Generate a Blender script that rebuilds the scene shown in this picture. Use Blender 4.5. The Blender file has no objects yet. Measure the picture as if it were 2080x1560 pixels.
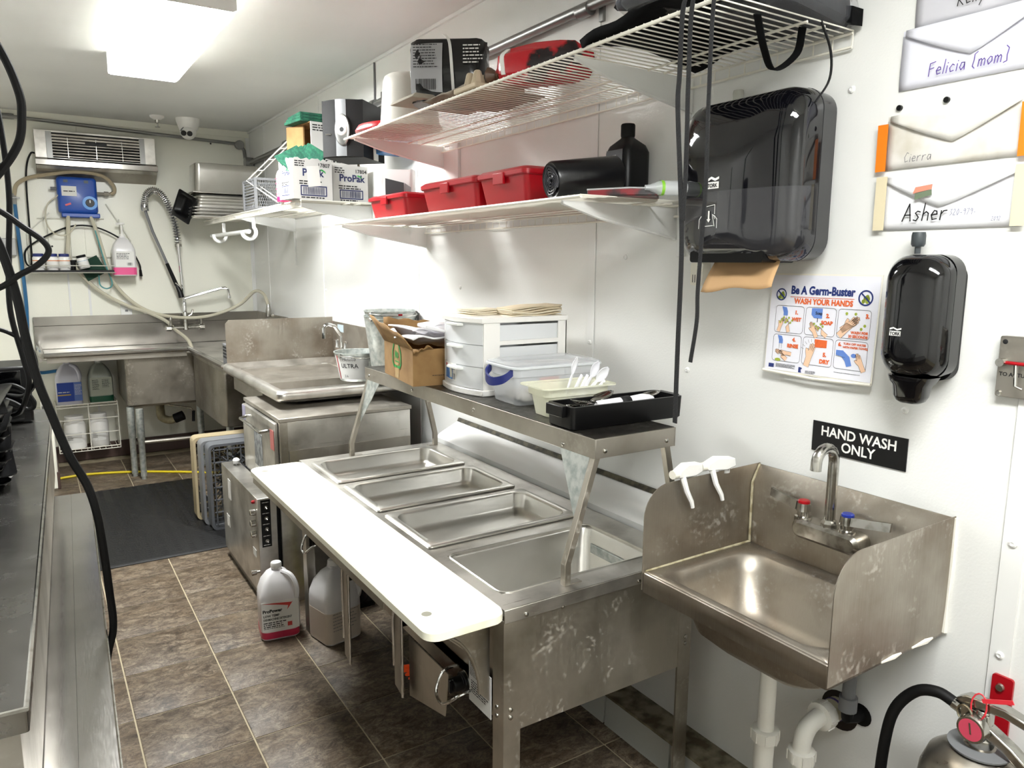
import bpy, bmesh, math, random
from mathutils import Vector, Matrix
S = bpy.context.scene
COL = S.collection
random.seed(7)
# ---------------------------------------------------------------- camera, world, exposure
FPX, YAW, PITCH, ROLL = 1516.69, 0.5721, 0.1609, 0.006
CAM = Vector((-1.6225, 0.0, 1.53))
_f = Vector((math.sin(YAW)*math.cos(PITCH), math.cos(YAW)*math.cos(PITCH), -math.sin(PITCH)))
_r = Vector((math.cos(YAW), -math.sin(YAW), 0)); _u = _r.cross(_f)
_r, _u = math.cos(ROLL)*_r + math.sin(ROLL)*_u, -math.sin(ROLL)*_r + math.cos(ROLL)*_u
cd = bpy.data.cameras.new('camera'); cam = bpy.data.objects.new('camera', cd); COL.objects.link(cam)
M = Matrix.Identity(4)
for i in range(3):
    M[i][0], M[i][1], M[i][2], M[i][3] = _r[i], _u[i], -_f[i], CAM[i]
cam.matrix_world = M
cd.sensor_width = 36.0; cd.lens = 36.0*FPX/2080; cd.clip_start = 0.02
S.camera = cam
W = bpy.data.worlds.new('world'); S.world = W; W.use_nodes = True
W.node_tree.nodes['Background'].inputs[0].default_value = (0.9, 0.95, 1, 1)
W.node_tree.nodes['Background'].inputs[1].default_value = 0.05
S.view_settings.view_transform = 'Standard'; S.view_settings.look = 'None'
S.view_settings.gamma = 1.0; S.view_settings.use_curve_mapping = False
S.view_settings.exposure = 1.75
LAMP = 26.0            # brightness of the ceiling light diffusers
S.cycles.max_bounces = 10; S.cycles.diffuse_bounces = 6; S.cycles.glossy_bounces = 5
S.cycles.transparent_max_bounces = 16; S.cycles.transmission_bounces = 6
S.cycles.caustics_reflective = False; S.cycles.caustics_refractive = False
S.cycles.use_denoising = True; S.cycles.sample_clamp_indirect = 12.0

# ---------------------------------------------------------------- mesh builder
class MB:
    def __init__(s): s.v = []; s.f = []
    def add(s, vs, fs):
        n = len(s.v); s.v += [tuple(p) for p in vs]; s.f += [tuple(i+n for i in f) for f in fs]; return s
    def box(s, x0, x1, y0, y1, z0, z1):
        return s.add([(x0,y0,z0),(x1,y0,z0),(x1,y1,z0),(x0,y1,z0),(x0,y0,z1),(x1,y0,z1),(x1,y1,z1),(x0,y1,z1)],
                     [(0,3,2,1),(4,5,6,7),(0,1,5,4),(1,2,6,5),(2,3,7,6),(3,0,4,7)])
    def obox(s, c, ax, ay, az):
        c, ax, ay, az = Vector(c), Vector(ax), Vector(ay), Vector(az)
        vs = [c+i*ax+j*ay+k*az for k in (-1,1) for j in (-1,1) for i in (-1,1)]
        return s.add(vs, [(0,2,3,1),(4,5,7,6),(0,1,5,4),(1,3,7,5),(3,2,6,7),(2,0,4,6)])
    def loft(s, loops, cap0=True, cap1=True, closed=True):
        n = len(loops[0]); b = len(s.v)
        for l in loops: s.v += [tuple(p) for p in l]
        for k in range(len(loops)-1):
            for i in range(n if closed else n-1):
                j = (i+1) % n
                s.f.append((b+k*n+i, b+k*n+j, b+(k+1)*n+j, b+(k+1)*n+i))
        if cap0: s.f.append(tuple(b+i for i in reversed(range(n))))
        if cap1: s.f.append(tuple(b+(len(loops)-1)*n+i for i in range(n)))
        return s
    def tube(s, pts, r, n=8, cap=True, closed=False, flat=None):
        pts = [Vector(p) for p in pts]; m = len(pts)
        rs = r if isinstance(r, (list, tuple)) else [r]*m
        loops = []; up = None
        for i in range(m):
            if closed: t = pts[(i+1) % m]-pts[i-1]
            else: t = pts[min(i+1, m-1)]-pts[max(i-1, 0)]
            if t.length < 1e-9: t = Vector((0,0,1))
            t.normalize()
            if up is None:
                up = Vector((0,0,1)) if abs(t.z) < .9 else Vector((0,1,0))
                if flat: up = Vector(flat)
            up = up-t*up.dot(t); up.normalize(); w = t.cross(up)
            if isinstance(rs[i], tuple): ra, rb = rs[i]
            else: ra = rb = rs[i]
            loops.append([pts[i]+up*math.cos(2*math.pi*k/n)*ra+w*math.sin(2*math.pi*k/n)*rb for k in range(n)])
        if closed: loops.append(loops[0]); return s.loft(loops, False, False)
        return s.loft(loops, cap, cap)
    def strap(s, pts, w, wd, t=.0012):
        """flat band of width w along wd"""
        pts = [Vector(p) for p in pts]; loops = []
        for i, p in enumerate(pts):
            d = Vector(wd[i] if isinstance(wd, list) else wd).normalized()
            tg = (pts[min(i+1, len(pts)-1)]-pts[max(i-1, 0)]).normalized(); nn = tg.cross(d).normalized()
            loops.append([p-d*w/2-nn*t, p+d*w/2-nn*t, p+d*w/2+nn*t, p-d*w/2+nn*t])
        return s.loft(loops)
    def lathe(s, prof, c=(0,0,0), ax='z', n=24, cap0=True, cap1=True):
        loops = []
        for r, h in prof:
            l = []
            for k in range(n):
                a = 2*math.pi*k/n; u, v = r*math.cos(a), r*math.sin(a)
                p = {'z': (u, v, h), 'x': (h, u, v), 'y': (v, h, u)}[ax]
                l.append((p[0]+c[0], p[1]+c[1], p[2]+c[2]))
            loops.append(l)
        return s.loft(loops, cap0, cap1)
    def prism(s, poly, ax, a, b):
        def q(p, h): return {'x': (h, p[0], p[1]), 'y': (p[0], h, p[1]), 'z': (p[0], p[1], h)}[ax]
        return s.loft([[q(p, a) for p in poly], [q(p, b) for p in poly]])
    def grid(s, fn, nu, nv):
        b = len(s.v)
        for j in range(nv+1):
            for i in range(nu+1): s.v.append(tuple(fn(i/nu, j/nv)))
        for j in range(nv):
            for i in range(nu):
                k = b+j*(nu+1)+i; s.f.append((k, k+1, k+nu+2, k+nu+1))
        return s
    def sphere(s, c, r, n=12, m=8, sz=1.0):
        prof = [(r*math.sin(math.pi*k/m)+1e-5, -r*sz*math.cos(math.pi*k/m)) for k in range(m+1)]
        return s.lathe(prof, c, 'z', n)
    def xf(s, mat, k=0):
        for i in range(k, len(s.v)): s.v[i] = tuple(mat @ Vector(s.v[i]))
        return s

def rr(x0, x1, y0, y1, r, n=5, z=0.0, ax='z'):
    """rounded rectangle loop at height z (ax z: xy; x: yz; y: xz)"""
    r = min(r, (x1-x0)/2-1e-5, (y1-y0)/2-1e-5); out = []
    for cx, cy, a0 in ((x1-r, y1-r, 0), (x0+r, y1-r, 90), (x0+r, y0+r, 180), (x1-r, y0+r, 270)):
        for k in range(n+1):
            a = math.radians(a0+90*k/n); out.append((cx+r*math.cos(a), cy+r*math.sin(a)))
    return [{'z': (p[0], p[1], z), 'x': (z, p[0], p[1]), 'y': (p[0], z, p[1])}[ax] for p in out]

def arc(c, r, a0, a1, n, pl='xz'):
    out = []
    for k in range(n+1):
        a = math.radians(a0+(a1-a0)*k/n); u, v = r*math.cos(a), r*math.sin(a)
        out.append({'xz': (c[0]+u, c[1], c[2]+v), 'yz': (c[0], c[1]+u, c[2]+v), 'xy': (c[0]+u, c[1]+v, c[2])}[pl])
    return out

def spline(pts, n=6):
    """Catmull-Rom through pts"""
    P_ = [Vector(p) for p in pts]; P_ = [2*P_[0]-P_[1]]+P_+[2*P_[-1]-P_[-2]]; out = []
    for i in range(1, len(P_)-2):
        a, b, c, d = P_[i-1:i+3]
        for k in range(n):
            t = k/n
            out.append(.5*((2*b)+(c-a)*t+(2*a-5*b+4*c-d)*t*t+(3*b-a-3*c+d)*t**3))
    out.append(P_[-2]); return out

# ---------------------------------------------------------------- objects
ORG = {}
def tag(o, label=None, cat=None, group=None, kind=None):
    for k, v in (('label', label), ('category', cat), ('group', group), ('kind', kind)):
        if v: o[k] = v
    return o
def T(name, label, cat, loc=(0,0,0), rz=0, group=None, local=False, rx=0, ry=0):
    o = bpy.data.objects.new(name, None); COL.objects.link(o); o.empty_display_size = .05
    o.location = loc; o.rotation_euler = (math.radians(rx), math.radians(ry), math.radians(rz))
    ORG[o.name] = Vector((0,0,0)) if local else Vector(loc)
    return tag(o, label, cat, group)
def mk(name, mb, m, smooth=35, off=None):
    me = bpy.data.meshes.new(name)
    vs = mb.v if off is None else [(p[0]-off[0], p[1]-off[1], p[2]-off[2]) for p in mb.v]
    me.from_pydata(vs, [], mb.f)
    bm = bmesh.new(); bm.from_mesh(me); bmesh.ops.recalc_face_normals(bm, faces=bm.faces); bm.to_mesh(me); bm.free()
    for k in (m if isinstance(m, list) else [m]): me.materials.append(k)
    if smooth:
        me.polygons.foreach_set('use_smooth', [True]*len(me.polygons)); me.set_sharp_from_angle(angle=math.radians(smooth))
    me.update(); return me
def fin(o, bevel=0, solid=0, seg=2, soff=0):
    if solid:
        d = o.modifiers.new('thickness', 'SOLIDIFY'); d.thickness = solid; d.offset = soff
    if bevel:
        d = o.modifiers.new('bevel', 'BEVEL'); d.width = bevel; d.segments = seg; d.limit_method = 'ANGLE'; d.angle_limit = math.radians(40); d.harden_normals = False
    return o
def P(name, mb, m, parent, bevel=0, smooth=35, solid=0, label=None, kind=None, seg=2, soff=0):
    """one part (or sub-part) of a thing"""
    off = ORG[parent.name]
    if kind is None and name.split('_')[-1] in ('print', 'lettering', 'handwriting'): kind = 'stuff'      # flat print: many tiny marks
    o = bpy.data.objects.new(name, mk(name, mb, m, smooth, off)); COL.objects.link(o); o.parent = parent
    ORG[o.name] = off
    fin(o, bevel, solid, seg, soff); return tag(o, label, None, None, kind)
def O(name, label, cat, mb, m, group=None, bevel=0, smooth=35, solid=0, kind=None, seg=2, soff=0):
    """a thing that is one mesh"""
    xs = list(zip(*mb.v)); off = Vector(((min(xs[0])+max(xs[0]))/2, (min(xs[1])+max(xs[1]))/2, min(xs[2])))
    o = bpy.data.objects.new(name, mk(name, mb, m, smooth, off)); COL.objects.link(o); o.location = off
    ORG[o.name] = off
    fin(o, bevel, solid, seg, soff); return tag(o, label, cat, group, kind)
def ST(name, mb, m, bevel=0, smooth=35):
    o = bpy.data.objects.new(name, mk(name, mb, m, smooth)); COL.objects.link(o); o['kind'] = 'structure'
    ORG[o.name] = Vector((0,0,0)); return fin(o, bevel)
def piece(name, me, loc, parent, rot=None):
    """a repeat that shares a mesh"""
    o = bpy.data.objects.new(name, me); COL.objects.link(o); o.parent = parent
    o.location = Vector(loc)-ORG[parent.name]
    if rot: o.rotation_euler = rot
    ORG[o.name] = ORG[parent.name]; return o
def kids(o): return [c for c in bpy.data.objects if c.parent is o]
def dup(root, loc, rz=None, label=None):
    r = root.copy(); COL.objects.link(r); r.location = loc
    if rz is not None: r.rotation_euler[2] = math.radians(rz)
    if label: r['label'] = label
    for ch in root.children:
        c = ch.copy(); COL.objects.link(c); c.parent = r
        for g in ch.children:
            d = g.copy(); COL.objects.link(d); d.parent = c
    return r
# lettering: built-in font turned into flat mesh and laid on a plane
def text(mb, s, size, o, xd, yd, align='LEFT', bold=0.0, lift=.0006, shear=0, sx=1.0):
    cu = bpy.data.curves.new('t', 'FONT'); cu.body = s; cu.size = size; cu.align_x = align; cu.offset = bold; cu.shear = shear
    cu.resolution_u = 3; cu.fill_mode = 'FRONT'
    ob = bpy.data.objects.new('t', cu); me = bpy.data.meshes.new_from_object(ob)
    o, xd, yd = Vector(o), Vector(xd).normalized(), Vector(yd).normalized(); n = xd.cross(yd)
    mb.add([o+xd*v.co.x*sx+yd*v.co.y+n*lift for v in me.vertices], [tuple(p.vertices) for p in me.polygons])
    bpy.data.objects.remove(ob); bpy.data.curves.remove(cu); bpy.data.meshes.remove(me); return mb
class Pl:
    """flat print on a plane: (u, v) in metres"""
    def __init__(s, o, xd, yd, lift=.0006): s.o, s.x, s.y = Vector(o), Vector(xd).normalized(), Vector(yd).normalized(); s.n = s.x.cross(s.y); s.l = lift
    def p(s, u, v, k=1): return s.o+s.x*u+s.y*v+s.n*s.l*k
    def poly(s, mb, pts, k=1): mb.add([s.p(u, v, k) for u, v in pts], [tuple(range(len(pts)))]); return mb
    def rect(s, mb, u0, v0, u1, v1, k=1): return s.poly(mb, [(u0,v0),(u1,v0),(u1,v1),(u0,v1)], k)
    def line(s, mb, pts, w, k=1, closed=False):
        if closed: pts = pts+[pts[0]]
        for (a, b), (c, d) in zip(pts, pts[1:]):
            L = math.hypot(c-a, d-b)
            if L < 1e-9: continue
            nx, ny = -(d-b)/L*w/2, (c-a)/L*w/2; ex, ey = (c-a)/L*w*.3, (d-b)/L*w*.3
            s.poly(mb, [(a-ex+nx,b-ey+ny),(a-ex-nx,b-ey-ny),(c+ex-nx,d+ey-ny),(c+ex+nx,d+ey+ny)], k)
        return mb
    def disc(s, mb, u, v, r, k=1, n=20, ry=None):
        ry = ry or r
        return s.poly(mb, [(u+r*math.cos(2*math.pi*i/n), v+ry*math.sin(2*math.pi*i/n)) for i in range(n)], k)
    def text(s, mb, t, size, u, v, align='LEFT', bold=0, k=1, shear=0, sx=1.0): return text(mb, t, size, s.p(u, v, 0), s.x, s.y, align, bold, s.l*k, shear, sx)
    def barcode(s, mb, u0, v0, u1, v1, k=1, seed=1):
        rnd = random.Random(seed); u = u0
        while u < u1:
            w = rnd.choice((.0008, .0014, .0022)); s.rect(mb, u, v0, min(u+w, u1), v1, k); u += w+rnd.choice((.0009, .0015, .002))
    def small(s, mb, u0, u1, v, h, gap, n, k=1, seed=1):
        """small print too fine to read"""
        rnd = random.Random(seed)
        for i in range(n):
            u = u0; end = u1-rnd.random()*(u1-u0)*.25
            while u < end:
                w = min(h*rnd.uniform(1.2, 4.5), end-u); s.rect(mb, u, v-i*gap, u+w, v-i*gap+h, k); u += w+h*.7

# ---------------------------------------------------------------- materials
def hx(h):
    c = [int(h[i:i+2], 16)/255 for i in (0, 2, 4)]
    return tuple((x/12.92 if x <= .04045 else ((x+.055)/1.055)**2.4) for x in c)+(1,)
def mat(name, col, rough=.5, metal=0, bump=None, noise=None, alpha=None, spec=None, emit=None, coat=0, sss=0):
    """bump=(scale, strength); noise=(scale, colour2, lo, hi); alpha = share of light the skin lets straight through"""
    m = bpy.data.materials.new(name); m.use_nodes = True; nt = m.node_tree; N = nt.nodes; L = nt.links
    b = N['Principled BSDF']
    col = hx(col) if isinstance(col, str) else (tuple(col)+(1,) if len(col) == 3 else col)
    b.inputs['Base Color'].default_value = col; b.inputs['Roughness'].default_value = rough; b.inputs['Metallic'].default_value = metal
    if spec is not None: b.inputs['Specular IOR Level'].default_value = spec
    if coat: b.inputs['Coat Weight'].default_value = coat; b.inputs['Coat Roughness'].default_value = .05
    if emit: b.inputs['Emission Color'].default_value = col; b.inputs['Emission Strength'].default_value = emit
    if bump or noise: tc = N.new('ShaderNodeTexCoord')
    if bump:
        t = N.new('ShaderNodeTexNoise'); t.inputs['Scale'].default_value = bump[0]; t.inputs['Detail'].default_value = 3
        L.new(tc.outputs['Object'], t.inputs['Vector'])
        u = N.new('ShaderNodeBump'); u.inputs['Strength'].default_value = bump[1]; u.inputs['Distance'].default_value = .004
        L.new(t.outputs['Fac'], u.inputs['Height']); L.new(u.outputs['Normal'], b.inputs['Normal'])
    if noise:
        t = N.new('ShaderNodeTexNoise'); t.inputs['Scale'].default_value = noise[0]; t.inputs['Detail'].default_value = 5
        L.new(tc.outputs['Object'], t.inputs['Vector'])
        r = N.new('ShaderNodeMapRange'); r.inputs[1].default_value = noise[2]; r.inputs[2].default_value = noise[3]
        L.new(t.outputs['Fac'], r.inputs[0])
        x = N.new('ShaderNodeMix'); x.data_type = 'RGBA'; x.inputs[6].default_value = col
        c2 = noise[1]; x.inputs[7].default_value = hx(c2) if isinstance(c2, str) else c2
        L.new(r.outputs[0], x.inputs[0]); L.new(x.outputs[2], b.inputs['Base Color'])
    if alpha is not None:
        tr = N.new('ShaderNodeBsdfTransparent'); mx = N.new('ShaderNodeMixShader'); mx.inputs[0].default_value = 1-alpha
        L.new(tr.outputs[0], mx.inputs[1]); L.new(b.outputs[0], mx.inputs[2]); L.new(mx.outputs[0], N['Material Output'].inputs['Surface'])
    return m
METAL = .93             # worn, filmed sheet steel: not a perfect mirror
def steel(name, base='b9b6b0', rough=.3, stretch=(1, 1, 40), scale=6, spots=0, dark='928e87', bump=.015, rvar=.12):
    """brushed sheet steel: streaked roughness, soft blotches, optional water spots"""
    m = bpy.data.materials.new(name); m.use_nodes = True; nt = m.node_tree; N = nt.nodes; L = nt.links
    b = N['Principled BSDF']; b.inputs['Metallic'].default_value = METAL
    tc = N.new('ShaderNodeTexCoord'); mp = N.new('ShaderNodeMapping'); mp.inputs['Scale'].default_value = stretch
    L.new(tc.outputs['Object'], mp.inputs['Vector'])
    t = N.new('ShaderNodeTexNoise'); t.inputs['Scale'].default_value = scale; t.inputs['Detail'].default_value = 6; t.inputs['Roughness'].default_value = .65
    L.new(mp.outputs[0], t.inputs['Vector'])
    t2 = N.new('ShaderNodeTexNoise'); t2.inputs['Scale'].default_value = 5; t2.inputs['Detail'].default_value = 5
    L.new(tc.outputs['Object'], t2.inputs['Vector'])
    r = N.new('ShaderNodeMapRange'); r.inputs[1].default_value = .3; r.inputs[2].default_value = .7
    r.inputs[3].default_value = rough-rvar*.5; r.inputs[4].default_value = rough+rvar
    L.new(t.outputs['Fac'], r.inputs[0]); L.new(r.outputs[0], b.inputs['Roughness'])
    x = N.new('ShaderNodeMix'); x.data_type = 'RGBA'; x.inputs[6].default_value = hx(base); x.inputs[7].default_value = hx(dark)
    r2 = N.new('ShaderNodeMapRange'); r2.inputs[1].default_value = .42; r2.inputs[2].default_value = .72
    L.new(t2.outputs['Fac'], r2.inputs[0]); L.new(r2.outputs[0], x.inputs[0])
    u = N.new('ShaderNodeBump'); u.inputs['Strength'].default_value = bump; u.inputs['Distance'].default_value = .002
    L.new(t.outputs['Fac'], u.inputs['Height']); L.new(u.outputs['Normal'], b.inputs['Normal'])
    out = x.outputs[2]
    if spots:
        v = N.new('ShaderNodeTexNoise'); v.inputs['Scale'].default_value = 85; v.inputs['Detail'].default_value = 4
        L.new(tc.outputs['Object'], v.inputs['Vector'])
        w = N.new('ShaderNodeTexNoise'); w.inputs['Scale'].default_value = 9; w.inputs['Detail'].default_value = 3; L.new(tc.outputs['Object'], w.inputs['Vector'])
        a = N.new('ShaderNodeMath'); a.operation = 'MULTIPLY'; L.new(v.outputs['Fac'], a.inputs[0]); L.new(w.outputs['Fac'], a.inputs[1])
        q = N.new('ShaderNodeMapRange'); q.inputs[1].default_value = .31; q.inputs[2].default_value = .42; q.inputs[4].default_value = spots
        L.new(a.outputs[0], q.inputs[0])
        y = N.new('ShaderNodeMix'); y.data_type = 'RGBA'; y.inputs[7].default_value = hx('b9b4aa')
        L.new(q.outputs[0], y.inputs[0]); L.new(out, y.inputs[6]); out = y.outputs[2]
        mm = N.new('ShaderNodeMath'); mm.operation = 'SUBTRACT'; mm.inputs[0].default_value = METAL; L.new(q.outputs[0], mm.inputs[1]); L.new(mm.outputs[0], b.inputs['Metallic'])
    L.new(out, b.inputs['Base Color']); return m
M_ST = steel('steel_brushed', 'd9d6d0', .32, (1, 60, 60))
M_STV = steel('steel_vertical_grain', 'b7b1a6', .34, (60, 60, 1), spots=.5, dark='8a8478')
M_STP = steel('steel_polished_pan', 'd3d1cb', .3, (2, 2, 2), 3, dark='c6c3bc', rvar=.06, bump=0)
M_STS = steel('steel_stained', 'a8a196', .38, (50, 50, 2), spots=.5, dark='85796c', rvar=.15)
M_STD = steel('steel_dull', 'aca79e', .40, (2, 2, 2), spots=.25, dark='8f897f', bump=.01)
M_STR = steel('steel_counter', 'a7a49f', .16, (60, 4, 60), dark='94918c', rvar=.05, bump=0)
M_STK = steel('steel_dark_basin', '8f897f', .4, (3, 3, 3), spots=.3, dark='736d63', bump=.01)
M_STC = steel('steel_counter_dark_reflection', '7d7b77', .24, (3, 3, 3), 3, dark='6a6864', rvar=.06, bump=0)  # base colour darkened to stand in for dark equipment mirrored in the top
M_CHR = mat('chrome', 'd8d8d8', .08, 1)
M_CHW = mat('worn_chrome', 'b8b6b0', .2, 1, noise=(40, '8d8a84', .5, .7))
M_GALV = mat('galvanised', 'c4c8c4', .42, .7, noise=(45, '9fa6a4', .4, .65))
M_ALU = mat('aluminium_pipe', '8f8f8d', .35, .9)
M_WALL = mat('wall_panel_white', (.77, .77, .745), .2, bump=(170, .12))
M_WALLB = mat('wall_panel_back', (.82, .81, .71), .28, bump=(140, .1))
M_TRIM = mat('trim_white', (.78, .78, .76), .25)
M_CEIL = mat('ceiling_paint', (.82, .82, .80), .55, noise=(1.2, (.78, .78, .76, 1), .4, .6))
M_WHT = mat('white_plastic', 'eceae6', .3)
M_WHE = mat('white_wire_coating', 'e6e2d6', .35)
M_PAPER = mat('white_paper', 'e9e8ea', .75)
M_BLK = mat('black_plastic', '060607', .38, spec=.3)
M_BLKG = mat('black_gloss', '050507', .06, coat=.3)
M_BLKM = mat('black_rubber', '040404', .6, spec=.25)
M_GREY = mat('grey_plastic', '737476', .5)
M_INK = mat('black_ink', '101012', .7)
M_INKB = mat('blue_ink', '1d2f6e', .7)
M_RED = mat('red_plastic', 'a00415', .3)
M_GRN = mat('green_print', '1f8a3d', .7)
M_CARD = mat('corrugated_card', '927248', .88, noise=(14, '81613a', .4, .7))
M_CLEAR = mat('clear_plastic', 'e8ecee', .12, alpha=.62)
M_FROST = mat('frosted_plastic', 'e4e8ea', .3, alpha=.3)
M_BLUE = mat('blue_plastic', '1246a0', .3)
M_LBL = mat('label_white', 'dddcd8', .6)
M_BROWN = mat('baseboard_brown', '4c3a34', .5)
M_HOSE = mat('clear_hose', 'cfc9b4', .25, alpha=.25)
# ================================================================ SETTING
YB, XL, YN, H = 6.54, -2.6, -1.3, 2.575
m_floor = mat('grout', 'a89c82', .8, bump=(200, .2))
floor = ST('floor', MB().box(XL, .1, YN, YB+.1, -.1, -.003), m_floor)
def tile_mat():
    m = bpy.data.materials.new('stone_look_tile'); m.use_nodes = True; nt = m.node_tree; N = nt.nodes; L = nt.links; b = N['Principled BSDF']
    tc = N.new('ShaderNodeTexCoord'); oi = N.new('ShaderNodeObjectInfo'); sc = N.new('ShaderNodeVectorMath'); sc.operation = 'SCALE'; sc.inputs[3].default_value = 40
    cx = N.new('ShaderNodeCombineXYZ'); L.new(oi.outputs['Random'], cx.inputs[0]); L.new(oi.outputs['Random'], cx.inputs[1]); L.new(cx.outputs[0], sc.inputs[0])
    ad = N.new('ShaderNodeVectorMath'); L.new(tc.outputs['Object'], ad.inputs[0]); L.new(sc.outputs[0], ad.inputs[1])
    mp = N.new('ShaderNodeMapping'); mp.inputs['Scale'].default_value = (.85, 1.35, 1); mp.inputs['Rotation'].default_value = (0, 0, .5); L.new(ad.outputs[0], mp.inputs['Vector'])
    def noise(s, d, dist=0, rg=.6):
        t = N.new('ShaderNodeTexNoise'); t.inputs['Scale'].default_value = s; t.inputs['Detail'].default_value = d; t.inputs['Distortion'].default_value = dist; t.inputs['Roughness'].default_value = rg
        L.new(mp.outputs[0], t.inputs['Vector']); return t.outputs['Fac']
    def ramp(f, els):
        r = N.new('ShaderNodeValToRGB'); e = r.color_ramp.elements
        while len(e) < len(els): e.new(.5)
        for k, (p, c) in enumerate(els): e[k].position = p; e[k].color = hx(c) if isinstance(c, str) else (c, c, c, 1)
        L.new(f, r.inputs[0]); return r.outputs[0]
    base = ramp(noise(19, 12, .9, .75), [(.34, '2e251d'), (.43, '534739'), (.53, '6e6152'), (.62, '847866'), (.74, 'a2957f')])
    warm = ramp(noise(6.5, 5), [(.45, 0.), (.72, .35)])
    x = N.new('ShaderNodeMix'); x.data_type = 'RGBA'; L.new(warm, x.inputs[0]); L.new(base, x.inputs[6]); x.inputs[7].default_value = hx('604b30')
    vein = ramp(noise(17, 9, 2.0, .7), [(.455, 0.), (.495, .75), (.52, 0.)])
    y = N.new('ShaderNodeMix'); y.data_type = 'RGBA'; L.new(vein, y.inputs[0]); L.new(x.outputs[2], y.inputs[6]); y.inputs[7].default_value = hx('2a231d')
    L.new(y.outputs[2], b.inputs['Base Color']); b.inputs['Roughness'].default_value = .5; b.inputs['Specular IOR Level'].default_value = .35
    u = N.new('ShaderNodeBump'); u.inputs['Strength'].default_value = .25; u.inputs['Distance'].default_value = .004; L.new(noise(16, 6, .8), u.inputs['Height']); L.new(u.outputs[0], b.inputs['Normal'])
    return m
m_tile = tile_mat()
ts = .3146; g = .0027
tile = mk('floor_tile', MB().loft([rr(-ts/2+g, ts/2-g, -ts/2+g, ts/2-g, .001, 1, -.006), rr(-ts/2+g, ts/2-g, -ts/2+g, ts/2-g, .001, 1, -.0012), rr(-ts/2+g+.002, ts/2-g-.002, -ts/2+g+.002, ts/2-g-.002, .001, 1, 0)], False), m_tile)
for i in range(-1, 5):
    for j in range(-10, 13):
        x, y = -1.4388+(i+.5)*ts, 3.25-(j-.5)*ts
        if x < .12 and y < YB and y > -.6: piece('floor_tile', tile, (x, y, 0), floor)
ceil = ST('ceiling', MB().box(XL, .1, YN, YB+.1, H, H+.1), M_CEIL)
wr = ST('wall_right', MB().box(.004, .1, YN, YB+.1, 0, H), M_WALL)
seams = [YN, .664, 2.003, 3.372, 4.788, 6.09, YB]
for a, b in zip(seams, seams[1:]): P('wall_panel', MB().box(0, .006, a+.0015, b-.0015, .0, H-.002), M_WALL, wr, bevel=.001, seg=1)
for y, w in ((.655, .042), (2.018, .036)): P('divider_strip', MB().box(-.004, 0, y-w/2, y+w/2, .13, H-.002), M_TRIM, wr, bevel=.0015, seg=1)
for y in seams[3:6]: P('divider_strip', MB().box(-.003, 0, y-.006, y+.006, .13, H-.002), M_TRIM, wr)
P('cove_strip', MB().box(-.012, 0, .8, YB, H-.016, H-.001), M_TRIM, wr)
rv = mk('rivet', MB().lathe([(.0085, 0), (.0078, -.003), (.004, -.005), (.0035, -.0035)], ax='x', n=14, cap0=False), M_TRIM)
for y, z in ((1.09, 1.926), (2.018, 1.26), (2.018, 2.2), (.655, .98), (.655, .74), (1.56, 1.22), (1.85, 1.55), (2.34, 1.87), (2.95, 1.42), (3.4, 1.29), (3.4, 2.4), (3.55, 1.2), (.9, 1.21), (4.75, 1.35)):
    piece('rivet', rv, (-.004 if y in (2.018, .655) else 0, y, z), wr)
wb = ST('wall_back', MB().box(XL, .1, YB, YB+.1, 0, H), M_WALLB)
for a, b in ((XL, -1.235), (-1.235, -.02)): P('wall_panel', MB().box(a+.0015, b-.0015, YB-.006, YB, 0, H-.05), M_WALLB, wb, bevel=.001, seg=1)
P('divider_strip', MB().box(-1.243, -1.227, YB-.009, YB-.006, .13, 1.5), M_TRIM, wb)
P('corner_strip', MB().box(-.03, 0, YB-.012, YB, .13, H-.05), M_TRIM, wb)
P('top_strip', MB().box(XL, -.0, YB-.012, YB, H-.05, H-.001), M_WALLB, wb)
hole = mk('screw_hole', MB().lathe([(.007, 0), (.005, -.002)], ax='y', n=10, cap0=False), M_INK)
for x, z in ((-1.02, 2.452), (-.3, 2.458), (-.72, 2.27), (-1.36, 1.76), (-1.45, 1.63)): piece('screw_hole', hole, (x, YB-.0065, z), wb)
ST('wall_left', MB().box(XL-.1, XL, YN, YB+.1, 0, H), M_WALL)
ST('wall_front', MB().box(XL, .1, YN-.1, YN, 0, H), M_WALL)
lw = ST('wall_left_low', MB().box(-2.2, -1.555, 5.75, YB, 0, .44), M_WALLB, bevel=.01)
P('baseboard', MB().box(-1.565, -1.545, 5.75, YB, 0, .12), M_BROWN, lw, bevel=.004)
ST('baseboard_back', MB().box(-1.55, 0, YB-.025, YB-.006, 0, .125), M_BROWN, bevel=.004)
br = ST('baseboard_right', MB().box(-.10, 0, .2, 3.0, 0, .085), m_floor)
for k in range(9):
    y = .24+k*.305
    P('cove_tile', MB().prism([(-.113, 0), (-.100, 0), (-.100, .098), (-.107, .098), (-.110, .02)], 'y', y+.003, y+.299), mat('cove_tile_white', 'b9bab4', .35) if k == 0 else bpy.data.materials['cove_tile_white'], br)
P('top_cap', MB().box(-.106, 0, .24, 3.0, .098, .106), mat('grimy_cap', '8d8672', .6, noise=(20, '574b35', .4, .6)), br)
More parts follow.
